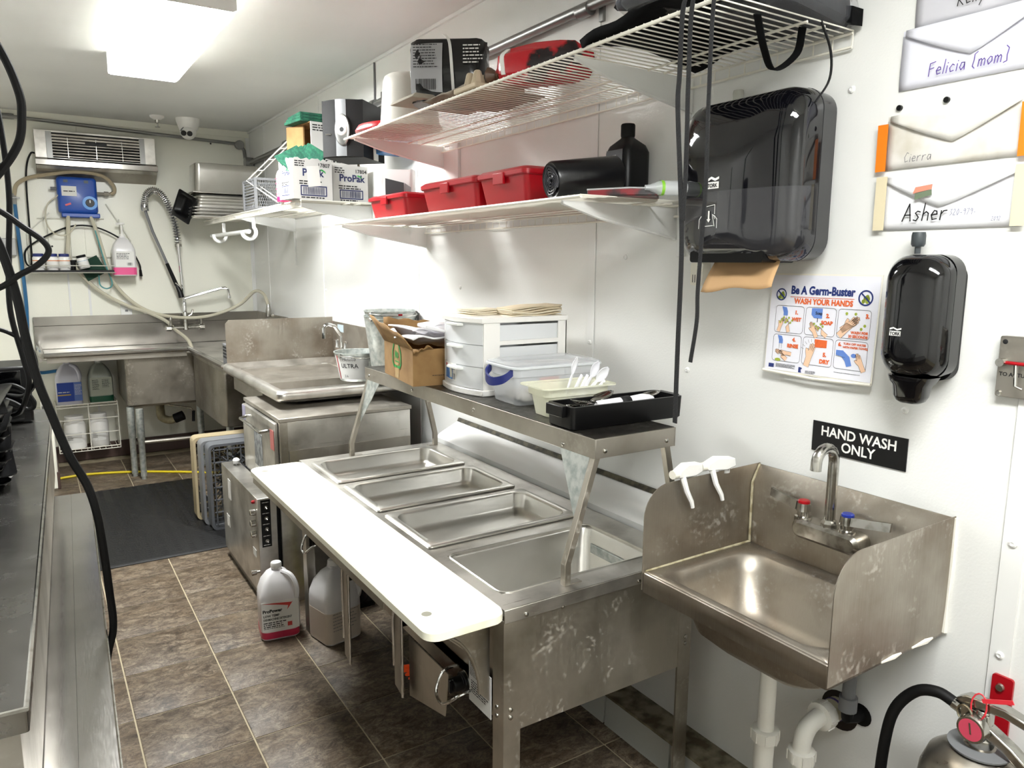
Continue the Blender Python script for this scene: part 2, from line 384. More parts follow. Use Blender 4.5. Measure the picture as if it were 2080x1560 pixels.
# ceiling lights
m_lamp = mat('light_diffuser', (.985, 1, .985), .5, emit=LAMP)
m_side = mat('diffuser_side', 'dcdcd8', .5, alpha=.16)
m_lamp2 = mat('light_diffuser_dim', (.985, 1, .985), .5, emit=LAMP*.68)
def ceiling_light(label, y0, y1, x0=-1.19, x1=-.868):
    t = T('ceiling_light', label, 'ceiling light', ((x0+x1)/2, (y0+y1)/2, H-.1))
    P('housing', MB().box(x0+.03, x1-.03, y0+.01, y1-.01, H-.05, H), M_WHT, t, bevel=.003)
    lp_ = [(x0, H-.062), (x0+.008, H-.098), (x0+.03, H-.105), (x1-.03, H-.105), (x1-.008, H-.098), (x1, H-.062)]
    P('diffuser', MB().box(x0+.006, x1-.006, y0+.008, y1-.008, H-.104, H-.099), m_lamp if y1 > 3 else m_lamp2, t)
    for x_ in (x0, x1): P('side_panel', MB().box(min(x_, x_+(.006 if x_ == x0 else -.006)), max(x_, x_+(.006 if x_ == x0 else -.006)), y0+.008, y1-.008, H-.106, H-.003), m_side, t)
    ep = [(x0-.002, H), (x0-.002, H-.10), (x0+.01, H-.108), (x1-.01, H-.108), (x1+.002, H-.10), (x1+.002, H)]
    P('end_cap', MB().prism(ep, 'y', y0, y0+.006), M_TRIM, t); P('end_cap', MB().prism(ep, 'y', y1-.006, y1), M_TRIM, t)
ceiling_light('lit wraparound fluorescent ceiling light with a white end cap, over the kitchen aisle', 3.13, 4.49)
ceiling_light('lit wraparound fluorescent ceiling light overhead near the hand wash sink', -.75, .6)
# conduits
cz_ = 2.345
t = T('wall_conduit', 'grey metal conduit running along the right wall under the ceiling', 'pipe', (-.03, 4, 2.33))
P('pipe', MB().tube([(-.03, .9, cz_+.003), (-.03, 3.0, cz_), (-.03, 6.4, cz_-.03)], .0175, 12), M_ALU, t)
for y in (2.05, 3.82, 5.4): P('coupling', MB().lathe([(.0225, -.03), (.0225, .03)], (-.03, y, cz_-.005), 'y', 12), M_ALU, t); P('strap', MB().box(-.012, 0, y-.07, y-.05, cz_-.05, cz_+.05), M_ALU, t)
P('corner_box', MB().lathe([(.045, -.035), (.045, .03)], (-.035, 6.42, cz_-.03), 'x', 14), M_ALU, t, bevel=.004)
t = T('back_conduit', 'thin grey metal conduit running along the back wall above the heater', 'pipe', (-.9, 6.5, 2.45))
P('pipe', MB().tube([(-1.75, 6.505, 2.527), (-.1, 6.505, 2.468)], .0125, 10), M_ALU, t)
P('pipe', MB().tube([(-.075, 6.5, 2.46), (-.05, 6.5, 2.42), (-.05, 6.47, 2.34)], .014, 10), M_ALU, t)
P('junction_box', MB().lathe([(.035, -.02), (.035, .03)], (-.085, 6.5, 2.462), 'y', 14), M_ALU, t, bevel=.003)
P('connector', MB().lathe([(.02, -.05), (.02, .03)], (-1.64, 6.505, 2.522), 'x', 10), M_ALU, t)
O('wall_cable', 'thin grey cable dropping from the ceiling to the wall conduit', 'cable', MB().tube([(-.006, 3.86, H-.002), (-.006, 3.862, 2.36)], .005, 6), M_GREY)
# sprinkler and camera
t = T('sprinkler_head', 'small white sprinkler head on the ceiling beside the dome camera', 'sprinkler', (-.73, 6.2, H-.08))
P('escutcheon', MB().lathe([(.05, H), (.048, H-.012), (.02, H-.03)], (-.73, 6.2, 0), n=20), M_WHT, t)
P('nozzle', MB().lathe([(.016, H-.03), (.013, H-.05), (.006, H-.055), (.006, H-.075), (.018, H-.078), (.018, H-.081)], (-.73, 6.2, 0), n=14), M_CHW, t)
t = T('security_camera', 'white dome security camera with two dark lenses on the ceiling', 'camera', (-.52, 6.2, H-.13))
P('base', MB().lathe([(.085, H), (.083, H-.02), (.065, H-.075), (.06, H-.085)], (-.52, 6.2, 0), n=28), M_WHT, t)
ball = P('ball', MB().sphere((-.525, 6.185, H-.095), .057, 24, 14), M_WHT, t)
for dx in (-.021, .021): P('lens', MB().lathe([(.02, 0), (.018, -.007)], (-.545+dx*1.0, 6.185-.052, H-.115), 'y', 16), M_BLKG, ball)
P('lens_hood', MB().tube(arc((-.535, 6.15, H-.115), .05, 20, 160, 10), .004, 6), M_GREY, ball)
# ================================================================ THINGS ON THE RIGHT WALL
YD, ZD = (0, -1, 0), (0, 0, 1)     # reading direction on the wall: towards the camera
def stroke_text(pl, mb, s, u, v, h, w=.0022, slant=.12, gap=.28):
    """handwriting from pen strokes; letters in a unit box (x height .55)"""
    G = {'A': [[(0,0),(.28,1),(.5,0)],[(.08,.35),(.45,.35)]], 's': [[(.36,.5),(.2,.55),(.08,.45),(.3,.2),(.2,.0),(.02,.05)]], 'h': [[(.05,1),(.03,0)],[(.03,.35),(.2,.5),(.34,.4),(.36,0)]],
         'e': [[(.03,.28),(.34,.33),(.3,.5),(.15,.54),(.02,.3),(.12,.03),(.36,.08)]], 'r': [[(.05,.52),(.05,0)],[(.05,.32),(.18,.5),(.36,.52)]], 'F': [[(.42,.98),(.02,.9),(.05,0)],[(.05,.5),(.36,.56)]],
         'l': [[(.08,1),(.04,0)]], 'i': [[(.06,.5),(.05,0)],[(.08,.68),(.09,.72)]], 'c': [[(.34,.45),(.2,.54),(.03,.3),(.12,.02),(.34,.08)]], 'a': [[(.34,.5),(.12,.52),(.03,.2),(.15,.0),(.32,.2),(.34,.5),(.38,0)]],
         'K': [[(.05,1),(.03,0)],[(.42,.95),(.06,.45),(.44,0)]], 'y': [[(.02,.5),(.18,.1)],[(.4,.5),(.1,-.35)]], 'C': [[(.4,.85),(.22,.95),(.03,.5),(.15,.03),(.42,.12)]],
         'm': [[(.03,.5),(.03,0)],[(.03,.35),(.16,.52),(.24,.4),(.24,0)],[(.24,.36),(.38,.5),(.46,.38),(.46,0)]], 'o': [[(.18,.52),(.02,.3),(.14,.0),(.34,.2),(.3,.48),(.18,.52)]],
         '(': [[(.25,1.05),(.06,.9),(.08,.5),(.03,.1),(.2,-.08)]], ')': [[(.05,1.05),(.25,.85),(.2,.4),(.26,.0),(.05,-.08)]], '-': [[(.05,.35),(.3,.36)]],
         '3': [[(.04,.9),(.3,.95),(.14,.55),(.34,.3),(.05,.0)]], '2': [[(.03,.8),(.2,.98),(.32,.75),(.03,.03),(.38,.05)]], '0': [[(.2,.95),(.03,.5),(.16,.0),(.36,.45),(.2,.95)]], '9': [[(.34,.8),(.15,.95),(.05,.65),(.3,.6),(.34,.85),(.28,0)]],
         '7': [[(.03,.92),(.36,.95),(.12,0)]], ' ': []}
    x = 0
    for ch in s:
        st = G[ch]; wd = .22 if ch == ' ' else max(p[0] for q in st for p in q)
        for q in st: pl.line(mb, [(u+(x+px+py*slant)*h, v+py*h) for px, py in q], w)
        x += wd+gap*.55
    return u+x*h
# ---- hand sink
hs = T('hand_sink', 'stained steel wall mounted hand sink with side splash guards and gooseneck faucet', 'sink', (0, 1.0245, .6))
y0, y1 = .77, 1.279
n = 6
P('apron', MB().loft([rr(-.415, -.004, y0, y1, .006, n, .735), rr(-.415, -.004, y0, y1, .006, n, .783), rr(-.412, -.006, y0+.003, y1-.003, .006, n, .787)], False, False), M_STS, hs, solid=.0016, smooth=30)
lo = [rr(-.412, -.006, y0+.003, y1-.003, .006, n, .7865), rr(-.385, -.07, .805, 1.245, .05, n, .784), rr(-.378, -.077, .812, 1.238, .06, n, .779), rr(-.368, -.09, .825, 1.225, .06, n, .74), rr(-.345, -.11, .85, 1.2, .07, n, .66), rr(-.31, -.14, .885, 1.165, .07, n, .628), rr(-.25, -.19, .98, 1.07, .028, n, .622)]
P('basin', MB().loft(lo, False, True), M_STS, hs, solid=.0016, smooth=60)
P('drain', MB().lathe([(.03, .6235), (.022, .6245), (.02, .62)], (-.22, 1.025, 0), n=20), M_CHW, hs)
pan = [(-.001, .74), (-.417, .74), (-.417, .9)]+[(-.417+.08-.08*math.cos(math.radians(a)), .92+.08*math.sin(math.radians(a))) for a in range(0, 91, 10)]+[(-.001, 1.003)]
for y in (y0-.0015, y1-.0005): P('splash_guard', MB().prism(pan, 'y', y, y+.002), M_STS, hs)
P('backsplash', MB().prism([(-.004, .78), (-.03, .784), (-.03, .958), (-.004, 1.002)], 'y', y0+.001, y1-.001), M_STS, hs, bevel=.003)
m_caulk = mat('aged_caulk', 'b3a98c', .6, noise=(40, '8c8062', .45, .6))
P('caulk', MB().tube([(-.41, y1-.003, .786), (-.2, y1-.002, .787), (-.033, y1-.004, .789), (-.033, y1-.003, .955), (-.005, y1-.002, 1.0)], .004, 6), m_caulk, hs)
P('caulk', MB().tube([(-.004, y0-.003, 1.0), (-.003, y0-.004, .9), (-.005, y0-.003, .80), (-.006, y0-.003, .742)], [.003, .005, .003, .007], 6), M_WHE, hs)
P('caulk', MB().tube([(-.05, y0-.002, .74), (-.08, y0-.003, .741), (-.13, y0-.002, .74)], [.002, .006, .002], 6), M_WHE, hs)
P('caulk', MB().tube([(-.17, y0-.002, .74), (-.2, y0-.003, .741), (-.24, y0-.002, .74)], [.002, .005, .002], 6), M_WHE, hs)
fc = P('faucet', MB().loft([rr(.935, 1.113, .868, .914, .022, 6, x, 'x') for x in (-.029, -.078)]+[rr(.943, 1.105, .876, .906, .015, 6, -.086, 'x')]), M_CHW, hs)
P('spout', MB().tube([(-.06, 1.024, .90), (-.06, 1.024, 1.07)]+arc((-.094, 1.024, 1.075), .034, 0, 165, 10)+[(-.1285, 1.024, 1.06)], .0125, 14), M_CHW, fc)
P('spout_nut', MB().lathe([(.02, .908), (.02, .922), (.016, .93)], (-.06, 1.024, 0), n=8), M_CHW, fc, smooth=0)
for y, cap, dy, lab in ((1.096, M_RED, .055, 'faucet handle with a red hot water button'), (.978, mat('blue_button', '1d2f86', .3), -.06, 'faucet handle with a blue cold water button')):
    h_ = P('handle', MB().lathe([(.02, .905), (.02, .918), (.014, .92), (.014, .93), (.018, .932), (.016, .952)], (-.06, y, 0), n=14).obox((-.065, y+dy, .95), (.002, -.0, .010), (.004, dy*.75, .006), (.0035, 0, 0)), M_CHW, fc, label=lab)
    P('button', MB().lathe([(.0145, .951), (.0145, .957), (.012, .959)], (-.06, y, 0), n=16), cap, h_)
# ---- spray triggers hung over the splash guard
def trigger(x, lab, tilt):
    t = T('spray_trigger', lab, 'spray trigger', (x, y1, 1.006), local=True, rz=tilt, group='spray triggers hung on the sink guard')
    P('head', MB().prism([(-.05, .005), (-.052, .022), (-.02, .036), (.035, .03), (.04, .008), (.01, .0)], 'y', -.013, .013), M_WHT, t, bevel=.003)
    P('nozzle', MB().lathe([(.011, -.066), (.012, -.05)], (0, 0, .014), 'x', 14), M_WHE, t)
    P('lever', MB().tube([(-.035, -.008, .004), (-.028, -.016, -.03), (-.012, -.02, -.06), (-.008, -.021, -.075)], [.008, .007, .006, .005], 8), M_WHT, t)
    P('collar', MB().lathe([(.014, -.012), (.014, .008)], (.022, .012, 0), n=14), M_WHT, t); return t
trigger(-.27, 'white spray bottle trigger hooked over the sink guard, the one farther from the wall', 6); trigger(-.155, 'white spray bottle trigger hooked over the sink guard, the one nearer the wall', -8)
# ---- drain trap and supply
m_pvc = mat('pvc_white', 'e4e2da', .3)
dt = T('drain_trap', 'white plastic drain trap under the hand sink running into the wall', 'drain pipe', (-.15, 1.03, .25))
P('tailpiece', MB().tube([(-.2, 1.06, .63), (-.2, 1.06, .40)], .02, 16), m_pvc, dt)
P('tailpiece_flange', MB().lathe([(.033, .612), (.028, .60), (.026, .59)], (-.2, 1.06, 0), n=18), M_STD, dt)
P('lower_pipe', MB().tube(spline([(-.2, 1.06, .40), (-.2, 1.06, .30), (-.188, 1.05, .25), (-.165, 1.03, .235), (-.14, 1.012, .25), (-.13, 1.005, .30), (-.13, 1.005, .345)], 5), .024, 16), m_pvc, dt)
P('elbow', MB().tube(spline([(-.13, 1.005, .34), (-.13, 1.005, .385), (-.115, 1.003, .42), (-.08, 1.0, .435), (-.05, 1.0, .435)], 6), .0215, 16), m_pvc, dt)
def slipnut(c, ax, r=.032):
    m_ = MB().lathe([(r*.8, -.016), (r, -.014), (r, .014), (r*.8, .016)], (0,0,0), 'z', 20)
    for k in range(8):
        a = k*math.pi/4; m_.obox((r*math.cos(a), r*math.sin(a), 0), (.0025*math.cos(a), .0025*math.sin(a), 0), (-.002*math.sin(a), .002*math.cos(a), 0), (0, 0, .013))
    q = Vector((0,0,1)).rotation_difference(Vector(ax)).to_matrix().to_4x4(); m_.xf(Matrix.Translation(c) @ q); return m_
P('slip_nut', slipnut((-.2, 1.06, .40), (0,0,1)), m_pvc, dt); P('slip_nut', slipnut((-.13, 1.005, .35), (0,0,1)), m_pvc, dt); P('slip_nut', slipnut((-.062, 1.0, .435), (1,0,0), .034), m_pvc, dt)
P('wall_adapter', MB().lathe([(.028, -.05), (.028, -.002)], (0, 1.0, .435), 'x', 20), mat('pvc_cream', 'c8c2a6', .35), dt)
P('primer_ring', MB().lathe([(.0295, -.022), (.0295, -.016)], (0, 1.0, .435), 'x', 20), mat('purple_primer', '4a3a78', .4), dt)
P('wall_hole', MB().lathe([(.05, -.0015), (.048, -.003)], (0, .995, .43), 'x', 24), mat('hole_dark', '241a14', .8), dt)
sp = T('supply_pipe', 'grey supply pipe from the hand sink with a dark elbow into the wall', 'pipe', (-.045, .93, .45))
P('pipe', MB().tube([(-.05, .945, .735), (-.05, .945, .49)], .015, 12), M_GREY, sp); P('collar', MB().lathe([(.021, .475), (.021, .51)], (-.05, .945, 0), n=14), M_GREY, sp)
P('elbow', MB().tube([(-.05, .945, .48), (-.048, .945, .455), (-.02, .94, .45), (-.001, .94, .45)], .015, 10), M_BLKM, sp); P('wall_ring', MB().lathe([(.028, -.004), (.02, -.006)], (0, .938, .45), 'x', 18), M_BLKM, sp)
# ---- HAND WASH ONLY sign
t = T('wash_sign', 'black HAND WASH ONLY sign with white capitals above the hand sink', 'sign', (0, 1.005, 1.07))
P('plate', MB().box(-.003, -.0002, .885, 1.126, 1.0725, 1.148), mat('sign_black', '08080a', .35), t)
pl = Pl((-.003, 1.126, 1.0725), YD, ZD); mb = MB()
pl.text(mb, 'HAND WASH', .0335, .1205, .0425, 'CENTER', .0007, sx=.95); pl.text(mb, 'ONLY', .0335, .1235, .0115, 'CENTER', .0007, sx=.95)
P('lettering', mb, M_WHT, t)
# ---- towel dispenser
td = T('towel_dispenser', 'big black glossy paper towel dispenser with brown paper hanging out', 'dispenser', (0, 1.28, 1.54))
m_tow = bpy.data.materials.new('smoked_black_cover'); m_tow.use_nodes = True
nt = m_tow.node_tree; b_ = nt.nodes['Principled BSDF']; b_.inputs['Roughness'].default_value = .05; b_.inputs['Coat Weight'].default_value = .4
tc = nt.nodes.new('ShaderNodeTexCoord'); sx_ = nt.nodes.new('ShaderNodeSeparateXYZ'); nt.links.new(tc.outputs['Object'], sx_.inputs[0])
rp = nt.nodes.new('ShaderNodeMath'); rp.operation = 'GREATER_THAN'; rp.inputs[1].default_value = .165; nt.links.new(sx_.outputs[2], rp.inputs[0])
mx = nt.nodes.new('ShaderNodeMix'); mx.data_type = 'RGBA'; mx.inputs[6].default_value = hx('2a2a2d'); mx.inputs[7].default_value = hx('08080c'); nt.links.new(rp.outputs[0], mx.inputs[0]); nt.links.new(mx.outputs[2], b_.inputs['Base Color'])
P('back_housing', MB().loft([rr(1.125, 1.435, 1.6, 1.885, .02, 6, -.001, 'x'), rr(1.125, 1.435, 1.6, 1.885, .02, 6, -.03, 'x')]), M_BLK, td)
P('housing', MB().loft([rr(1.105, 1.455, 1.54, 1.925, .05, 8, -.028, 'x'), rr(1.098, 1.462, 1.537, 1.93, .055, 8, -.085, 'x')]), mat('dark_grey_gloss', '2b2b2d', .15), td)
fr = [(-.087, 0, .058), (-.13, .002, .06), (-.155, .01, .065), (-.172, .028, .07), (-.179, .045, .07), (-.1838, .065, .06), (-.190, .098, .05), (-.1942, .13, .03), (-.196, .16, .02)]
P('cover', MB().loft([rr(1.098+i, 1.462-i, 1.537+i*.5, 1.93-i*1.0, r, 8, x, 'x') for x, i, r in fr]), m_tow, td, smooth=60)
P('outlet_slot', MB().loft([rr(1.17, 1.40, 1.534, 1.56, .008, 4, -.06, 'x'), rr(1.17, 1.40, 1.534, 1.562, .008, 4, -.176, 'x')]), M_BLKM, td)
m_kraft = mat('brown_paper_towel', 'b8946a', .85)
P('paper_towel', MB().grid(lambda u, v: (-.115-.075*v**1.6+.03*v**3, 1.165+.195*u+.012*v*(u-.5)*2, 1.556-.078*v-.018*u*v*v-.004*math.sin(u*9)*v), 12, 8), m_kraft, td, solid=.001)
pl = Pl((-.1965, 1.393, 1.7135), YD, ZD, .0008); mb = MB(); mw = MB()
lx = .062
pl.poly(mw, [(lx, .016), (lx+.012, .021), (lx+.024, .016), (lx+.036, .02), (lx+.036, .026), (lx+.024, .022), (lx+.012, .027), (lx, .022)]); pl.rect(mw, lx-.001, -.002, lx+.036, .014)
pl.text(mb, 'TORK', .0125, lx+.0005, .0015, bold=.0005, k=2, sx=.92)
ic = Pl((-.1965, 1.366, 1.617), YD, ZD, .0008)
for q in ([(.03, .052), (.062, .056), (.062, .034)], [(.012, .0), (.013, .022), (.02, .03)], [(.024, .005), (.03, .03)], [(.026, .005), (.058, .006)], [(.062, .005), (.056, .03)], [(.07, .0), (.07, .022), (.062, .03)], [(.02, .03), (.026, .033), (.03, .028)], [(.055, .033), (.06, .03), (.064, .022)]): ic.line(mw, q, .0016)
ic.rect(mw, .041, .022, .046, .042); ic.poly(mw, [(.037, .022), (.0435, .014), (.05, .022)])
P('print', mw, M_WHT, td); P('logo_lettering', mb, M_INK, td)
def disp_key(lab, y, z, m, r=.014):
    t = T('dispenser_key', lab, 'key', (-.03, y, z)); P('stem', MB().lathe([(.006, z), (.006, z+.018)], (-.03, y, 0), n=10), m, t)
    P('grip', MB().lathe([(r*.8, z+.015), (r, z+.02), (r, z+.038), (r*.9, z+.045), (r*.65, z+.045), (r*.6, z+.036)], (-.03, y, 0), n=18), m, t)
disp_key('clear plastic key standing on top of the big towel dispenser', 1.395, 1.93, mat('key_clear', 'c9c9bd', .2, alpha=.4))
disp_key('dark grey plastic key standing on top of the soap dispenser', .888, 1.554, mat('key_dark', '3c4144', .4))
# ---- soap dispenser
sd = T('soap_dispenser', 'tall black glossy soap dispenser beside the hand wash poster', 'dispenser', (0, .85, 1.24))
P('back_plate', MB().loft([rr(.795, .925, 1.29, 1.535, .03, 8, -.001, 'x'), rr(.795, .925, 1.29, 1.535, .03, 8, -.025, 'x')]), M_BLK, sd)
P('housing', MB().loft([rr(.787, .917, 1.296, 1.552, .04, 8, x, 'x') for x in (-.024, -.06)]), M_BLKG, sd)
P('cover', MB().loft([rr(.787+i, .917-i, 1.296+i, 1.552-i, .045, 8, x, 'x') for x, i in ((-.0615, 0), (-.085, .002), (-.102, .010), (-.112, .024), (-.115, .042))]), M_BLKG, sd, smooth=60)
P('nozzle', MB().loft([rr(-.10, -.03, .806, .898, .02, 5, 1.30), rr(-.10, -.035, .81, .893, .02, 5, 1.288), rr(-.098, -.04, .815, .887, .02, 5, 1.281), rr(-.097, -.045, .818, .884, .02, 5, 1.258), rr(-.094, -.05, .822, .88, .02, 5, 1.248), rr(-.088, -.058, .83, .872, .014, 5, 1.243)]), M_BLKG, sd, smooth=60)
pl = Pl((-.1152, .886, 1.385), YD, ZD, .0006); mw, mb = MB(), MB()
pl.rect(mw, .002, 0, .026, .010); pl.poly(mw, [(.002, .012), (.01, .015), (.018, .0115), (.027, .014), (.027, .017), (.018, .0145), (.01, .018), (.002, .0155)]); pl.text(mb, 'TORK', .0092, .003, .0016, bold=.0004, k=2, sx=.9)
P('print', mw, M_WHT, sd); P('logo_lettering', mb, M_INK, sd)
# ---- poster
po = T('wash_poster', 'Be A Germ-Buster hand washing poster in a clear holder beside the soap dispenser', 'poster', (-.01, 1.115, 1.26))
o_, dn = Vector((-.016, 1.272, 1.262)), Vector((.011, 0, .242))
pl = Pl(o_, YD, dn, .0004); pw, ph = .294, .242
m_ac = mat('acrylic', 'eef0f0', .08, alpha=.7)
P('holder_back', MB().obox(pl.p(pw/2, ph/2, -6), pl.x*(pw/2+.003), pl.y*(ph/2+.004), pl.n*.0008), M_WHE, po)
P('holder_lip', MB().tube([pl.p(-.004, -.004, 2), pl.p(pw/2, -.009, 8), pl.p(pw+.003, -.004, 4)], .004, 8), M_WHE, po)
P('sheet', MB().obox(pl.p(pw/2, ph/2, -1.4), pl.x*pw/2, pl.y*ph/2, pl.n*.0004), mat('poster_paper', 'e2e2ea', .35), po)
PB, PO, PK, PS, PU, PG, PGd = MB(), MB(), MB(), MB(), MB(), MB(), MB()
pl.text(PB, 'Be A Germ-Buster', .0275, .147, .196, 'CENTER', .0012, 2, sx=.83); pl.text(PO, 'WASH YOUR HANDS', .0185, .152, .172, 'CENTER', .0009, 2, sx=.9)
pl.line(PO, [(.06, .188), (.234, .189)], .0012, 2)
for u, r in ((.032, .0155), (.262, .0185)):
    for k in range(9): pl.disc(PG, u+.006*math.cos(k*.9), .19+.0065*math.sin(k*1.3), .0045, 1.5, 8)
    n_ = 24
    for k in range(n_):
        a, b2 = 2*math.pi*k/n_, 2*math.pi*(k+1)/n_
        pl.poly(PB, [(u+r*math.cos(a), .193+r*math.sin(a)), (u+r*math.cos(b2), .193+r*math.sin(b2)), (u+r*.8*math.cos(b2), .193+r*.8*math.sin(b2)), (u+r*.8*math.cos(a), .193+r*.8*math.sin(a))], 2)
    pl.line(PB, [(u-r*.65, .193+r*.6), (u+r*.65, .193-r*.6)], .0035, 2.4)
def rbox(u0, v0, u1, v1, r=.008):
    pts = []
    for cx, cy, a0 in ((u1-r, v1-r, 0), (u0+r, v1-r, 90), (u0+r, v0+r, 180), (u1-r, v0+r, 270)):
        for k in range(5): a = math.radians(a0+22.5*k); pts.append((cx+r*math.cos(a), cy+r*math.sin(a)))
    pl.line(PK, pts, .0008, 2, True)
cells = []
for k in range(6):
    c_, r_ = k % 3, k//3; u0 = .02+c_*.0885; v0 = .097-r_*.073
    rbox(u0, v0, u0+.083, v0+.068); cells.append((u0, v0))
def hand(u, v, s, rot, thumb=1):
    """drawn palm with four fingers and a thumb"""
    ca, sa = math.cos(rot), math.sin(rot); q = lambda a, b2: (u+s*(a*ca-b2*sa), v+s*(a*sa+b2*ca))
    out = [(-.3,-1.3), (-.3,-.4), (-.42*thumb-.1*(thumb > 0), .05), (-.5*thumb-.08, .35), (-.34*thumb, .38), (-.24, .2), (-.26, .85), (-.13, .88), (-.12, .3), (-.08, 1.0), (.05, 1.0), (.05, .3), (.1, .95), (.22, .93), (.2, .25), (.26, .72), (.37, .68), (.34, .1), (.3, -.4), (.3, -1.3)]
    P_ = [q(*p) for p in out]; pl.poly(PS, P_, 2.2); pl.line(PK, P_, .0006, 2.8)
def faucet_(u, v, s):
    pl.poly(PU, [(u, v), (u+s, v-.002), (u+s*1.3, v-s*.9), (u+s*.4, v-s*1.1)], 2.2); pl.rect(PU, u+s*.4, v-s*1.6, u+s*1.3, v-s*.9, 2.2)
    for du in (.55, 1.1): pl.line(PK, [(u+s*du, v-s*1.6), (u+s*du, v-s*2.6)], .0007, 2.4)
(u, v) = cells[0]; faucet_(u+.018, v+.066, .014); hand(u+.018, v+.022, .016, -.3); hand(u+.036, v+.022, .016, .3, -1)
for k in range(8): pl.disc(PG, u+.016+.005*k, v+.026+.006*((k*7) % 3), .003, 3, 8)
pl.text(PO, '1.', .013, u+.057, v+.048, 'LEFT', .0008, 3); pl.text(PO, 'WET', .0125, u+.05, v+.031, 'LEFT', .0007, 3)
(u, v) = cells[1]; pl.poly(PU, [(u+.016, v+.066), (u+.046, v+.066), (u+.046, v+.042), (u+.024, v+.042), (u+.016, v+.05)], 2.2); pl.text(PK, 'Soap', .010, u+.027, v+.051, 'LEFT', .0003, 3); pl.line(PK, [(u+.034, v+.042), (u+.034, v+.033)], .002, 3)
hand(u+.024, v+.016, .018, .5); hand(u+.044, v+.012, .017, 1.0, -1)
for k in range(5): pl.disc(PG, u+.026+.006*k, v+.028-.005*(k % 3), .003, 3, 8)
pl.text(PO, '2.', .013, u+.057, v+.045, 'LEFT', .0008, 3); pl.text(PO, 'SOAP', .0125, u+.045, v+.028, 'LEFT', .0007, 3)
(u, v) = cells[2]; hand(u+.03, v+.03, .027, -.75); hand(u+.036, v+.036, .024, -.95, -1)
for a, b2 in ((.022, .058), (.07, .032), (.062, .024), (.045, .058)): pl.disc(PG, u+a, v+b2, .0036, 3, 8)
pl.text(PO, '3.', .013, u+.07, v+.05, 'LEFT', .0008, 3); pl.text(PO, 'WASH FOR', .0085, u+.08, v+.012, 'RIGHT', .0004, 3); pl.text(PO, '20 SECONDS', .0085, u+.08, v+.003, 'RIGHT', .0004, 3)
(u, v) = cells[3]; faucet_(u+.012, v+.066, .013); hand(u+.024, v+.018, .018, 1.0, -1); hand(u+.036, v+.022, .016, 1.5)
pl.text(PO, '4.', .013, u+.057, v+.053, 'LEFT', .0008, 3); pl.text(PO, 'RINSE', .0125, u+.043, v+.037, 'LEFT', .0007, 3); pl.disc(PG, u+.018, v+.003, .009, 2.4, 14, .004)
(u, v) = cells[4]; hand(u+.022, v+.028, .026, -.25); pl.poly(PO, [(u+.034, v+.044), (u+.066, v+.045), (u+.066, v+.063), (u+.032, v+.064)], 2.4)
m_or = M_RED
for k in range(9): a = .6+k*.28; pl.line(PK, [(u+.028+.026*math.cos(a), v+.03+.026*math.sin(a)), (u+.028+.034*math.cos(a), v+.03+.034*math.sin(a))], .0006, 2.4)
pl.text(PO, '5.', .013, u+.058, v+.024, 'LEFT', .0008, 3); pl.text(PO, 'DRY', .0135, u+.05, v+.007, 'LEFT', .0008, 3)
(u, v) = cells[5]; pl.poly(PU, [(u+.004, v+.044), (u+.022, v+.044), (u+.04, v+.03), (u+.047, v+.01), (u+.034, v+.006), (u+.028, v+.02), (u+.018, v+.03), (u+.004, v+.032)], 2.2); pl.disc(PU, u+.05, v+.034, .007, 2.2, 12, .005)
pl.line(PK, [(u+.004, v+.03), (u+.028, v+.028)], .0006, 2.5); hand(u+.066, v+.022, .02, .5, 1)
pl.text(PO, '6.', .012, u+.008, v+.054, 'LEFT', .0007, 3); pl.text(PO, 'TURN OFF WATER', .0068, u+.021, v+.058, 'LEFT', .0003, 3); pl.text(PO, 'WITH PAPER TOWEL', .0068, u+.02, v+.050, 'LEFT', .0003, 3)
pl.rect(PB, .012, .0055, .028, .0155, 2); pl.small(PK, .034, .095, .016, .0012, .0026, 4, 2, 3); pl.small(PK, .122, .152, .007, .0012, .0026, 3, 2, 4); pl.small(PK, .2, .28, .014, .001, .0025, 1, 2, 5)
pl.poly(PB, [(.102, .0015), (.102, .015), (.109, .0145), (.113, .0125), (.109, .0095), (.109, .006), (.111, .0015)], 2)
for nm, q, m_ in (('blue_print', PB, M_INKB), ('orange_print', PO, mat('orange_print', 'd9622b', .6)), ('outline_print', PK, M_INK), ('skin_print', PS, mat('skin_print', 'e6bfa0', .6)), ('faucet_print', PU, mat('light_blue_print', '5f82c8', .6)), ('germ_print', PG, mat('germ_print', '9aa83a', .6))): P(nm, q, m_, po, smooth=0, kind='stuff')
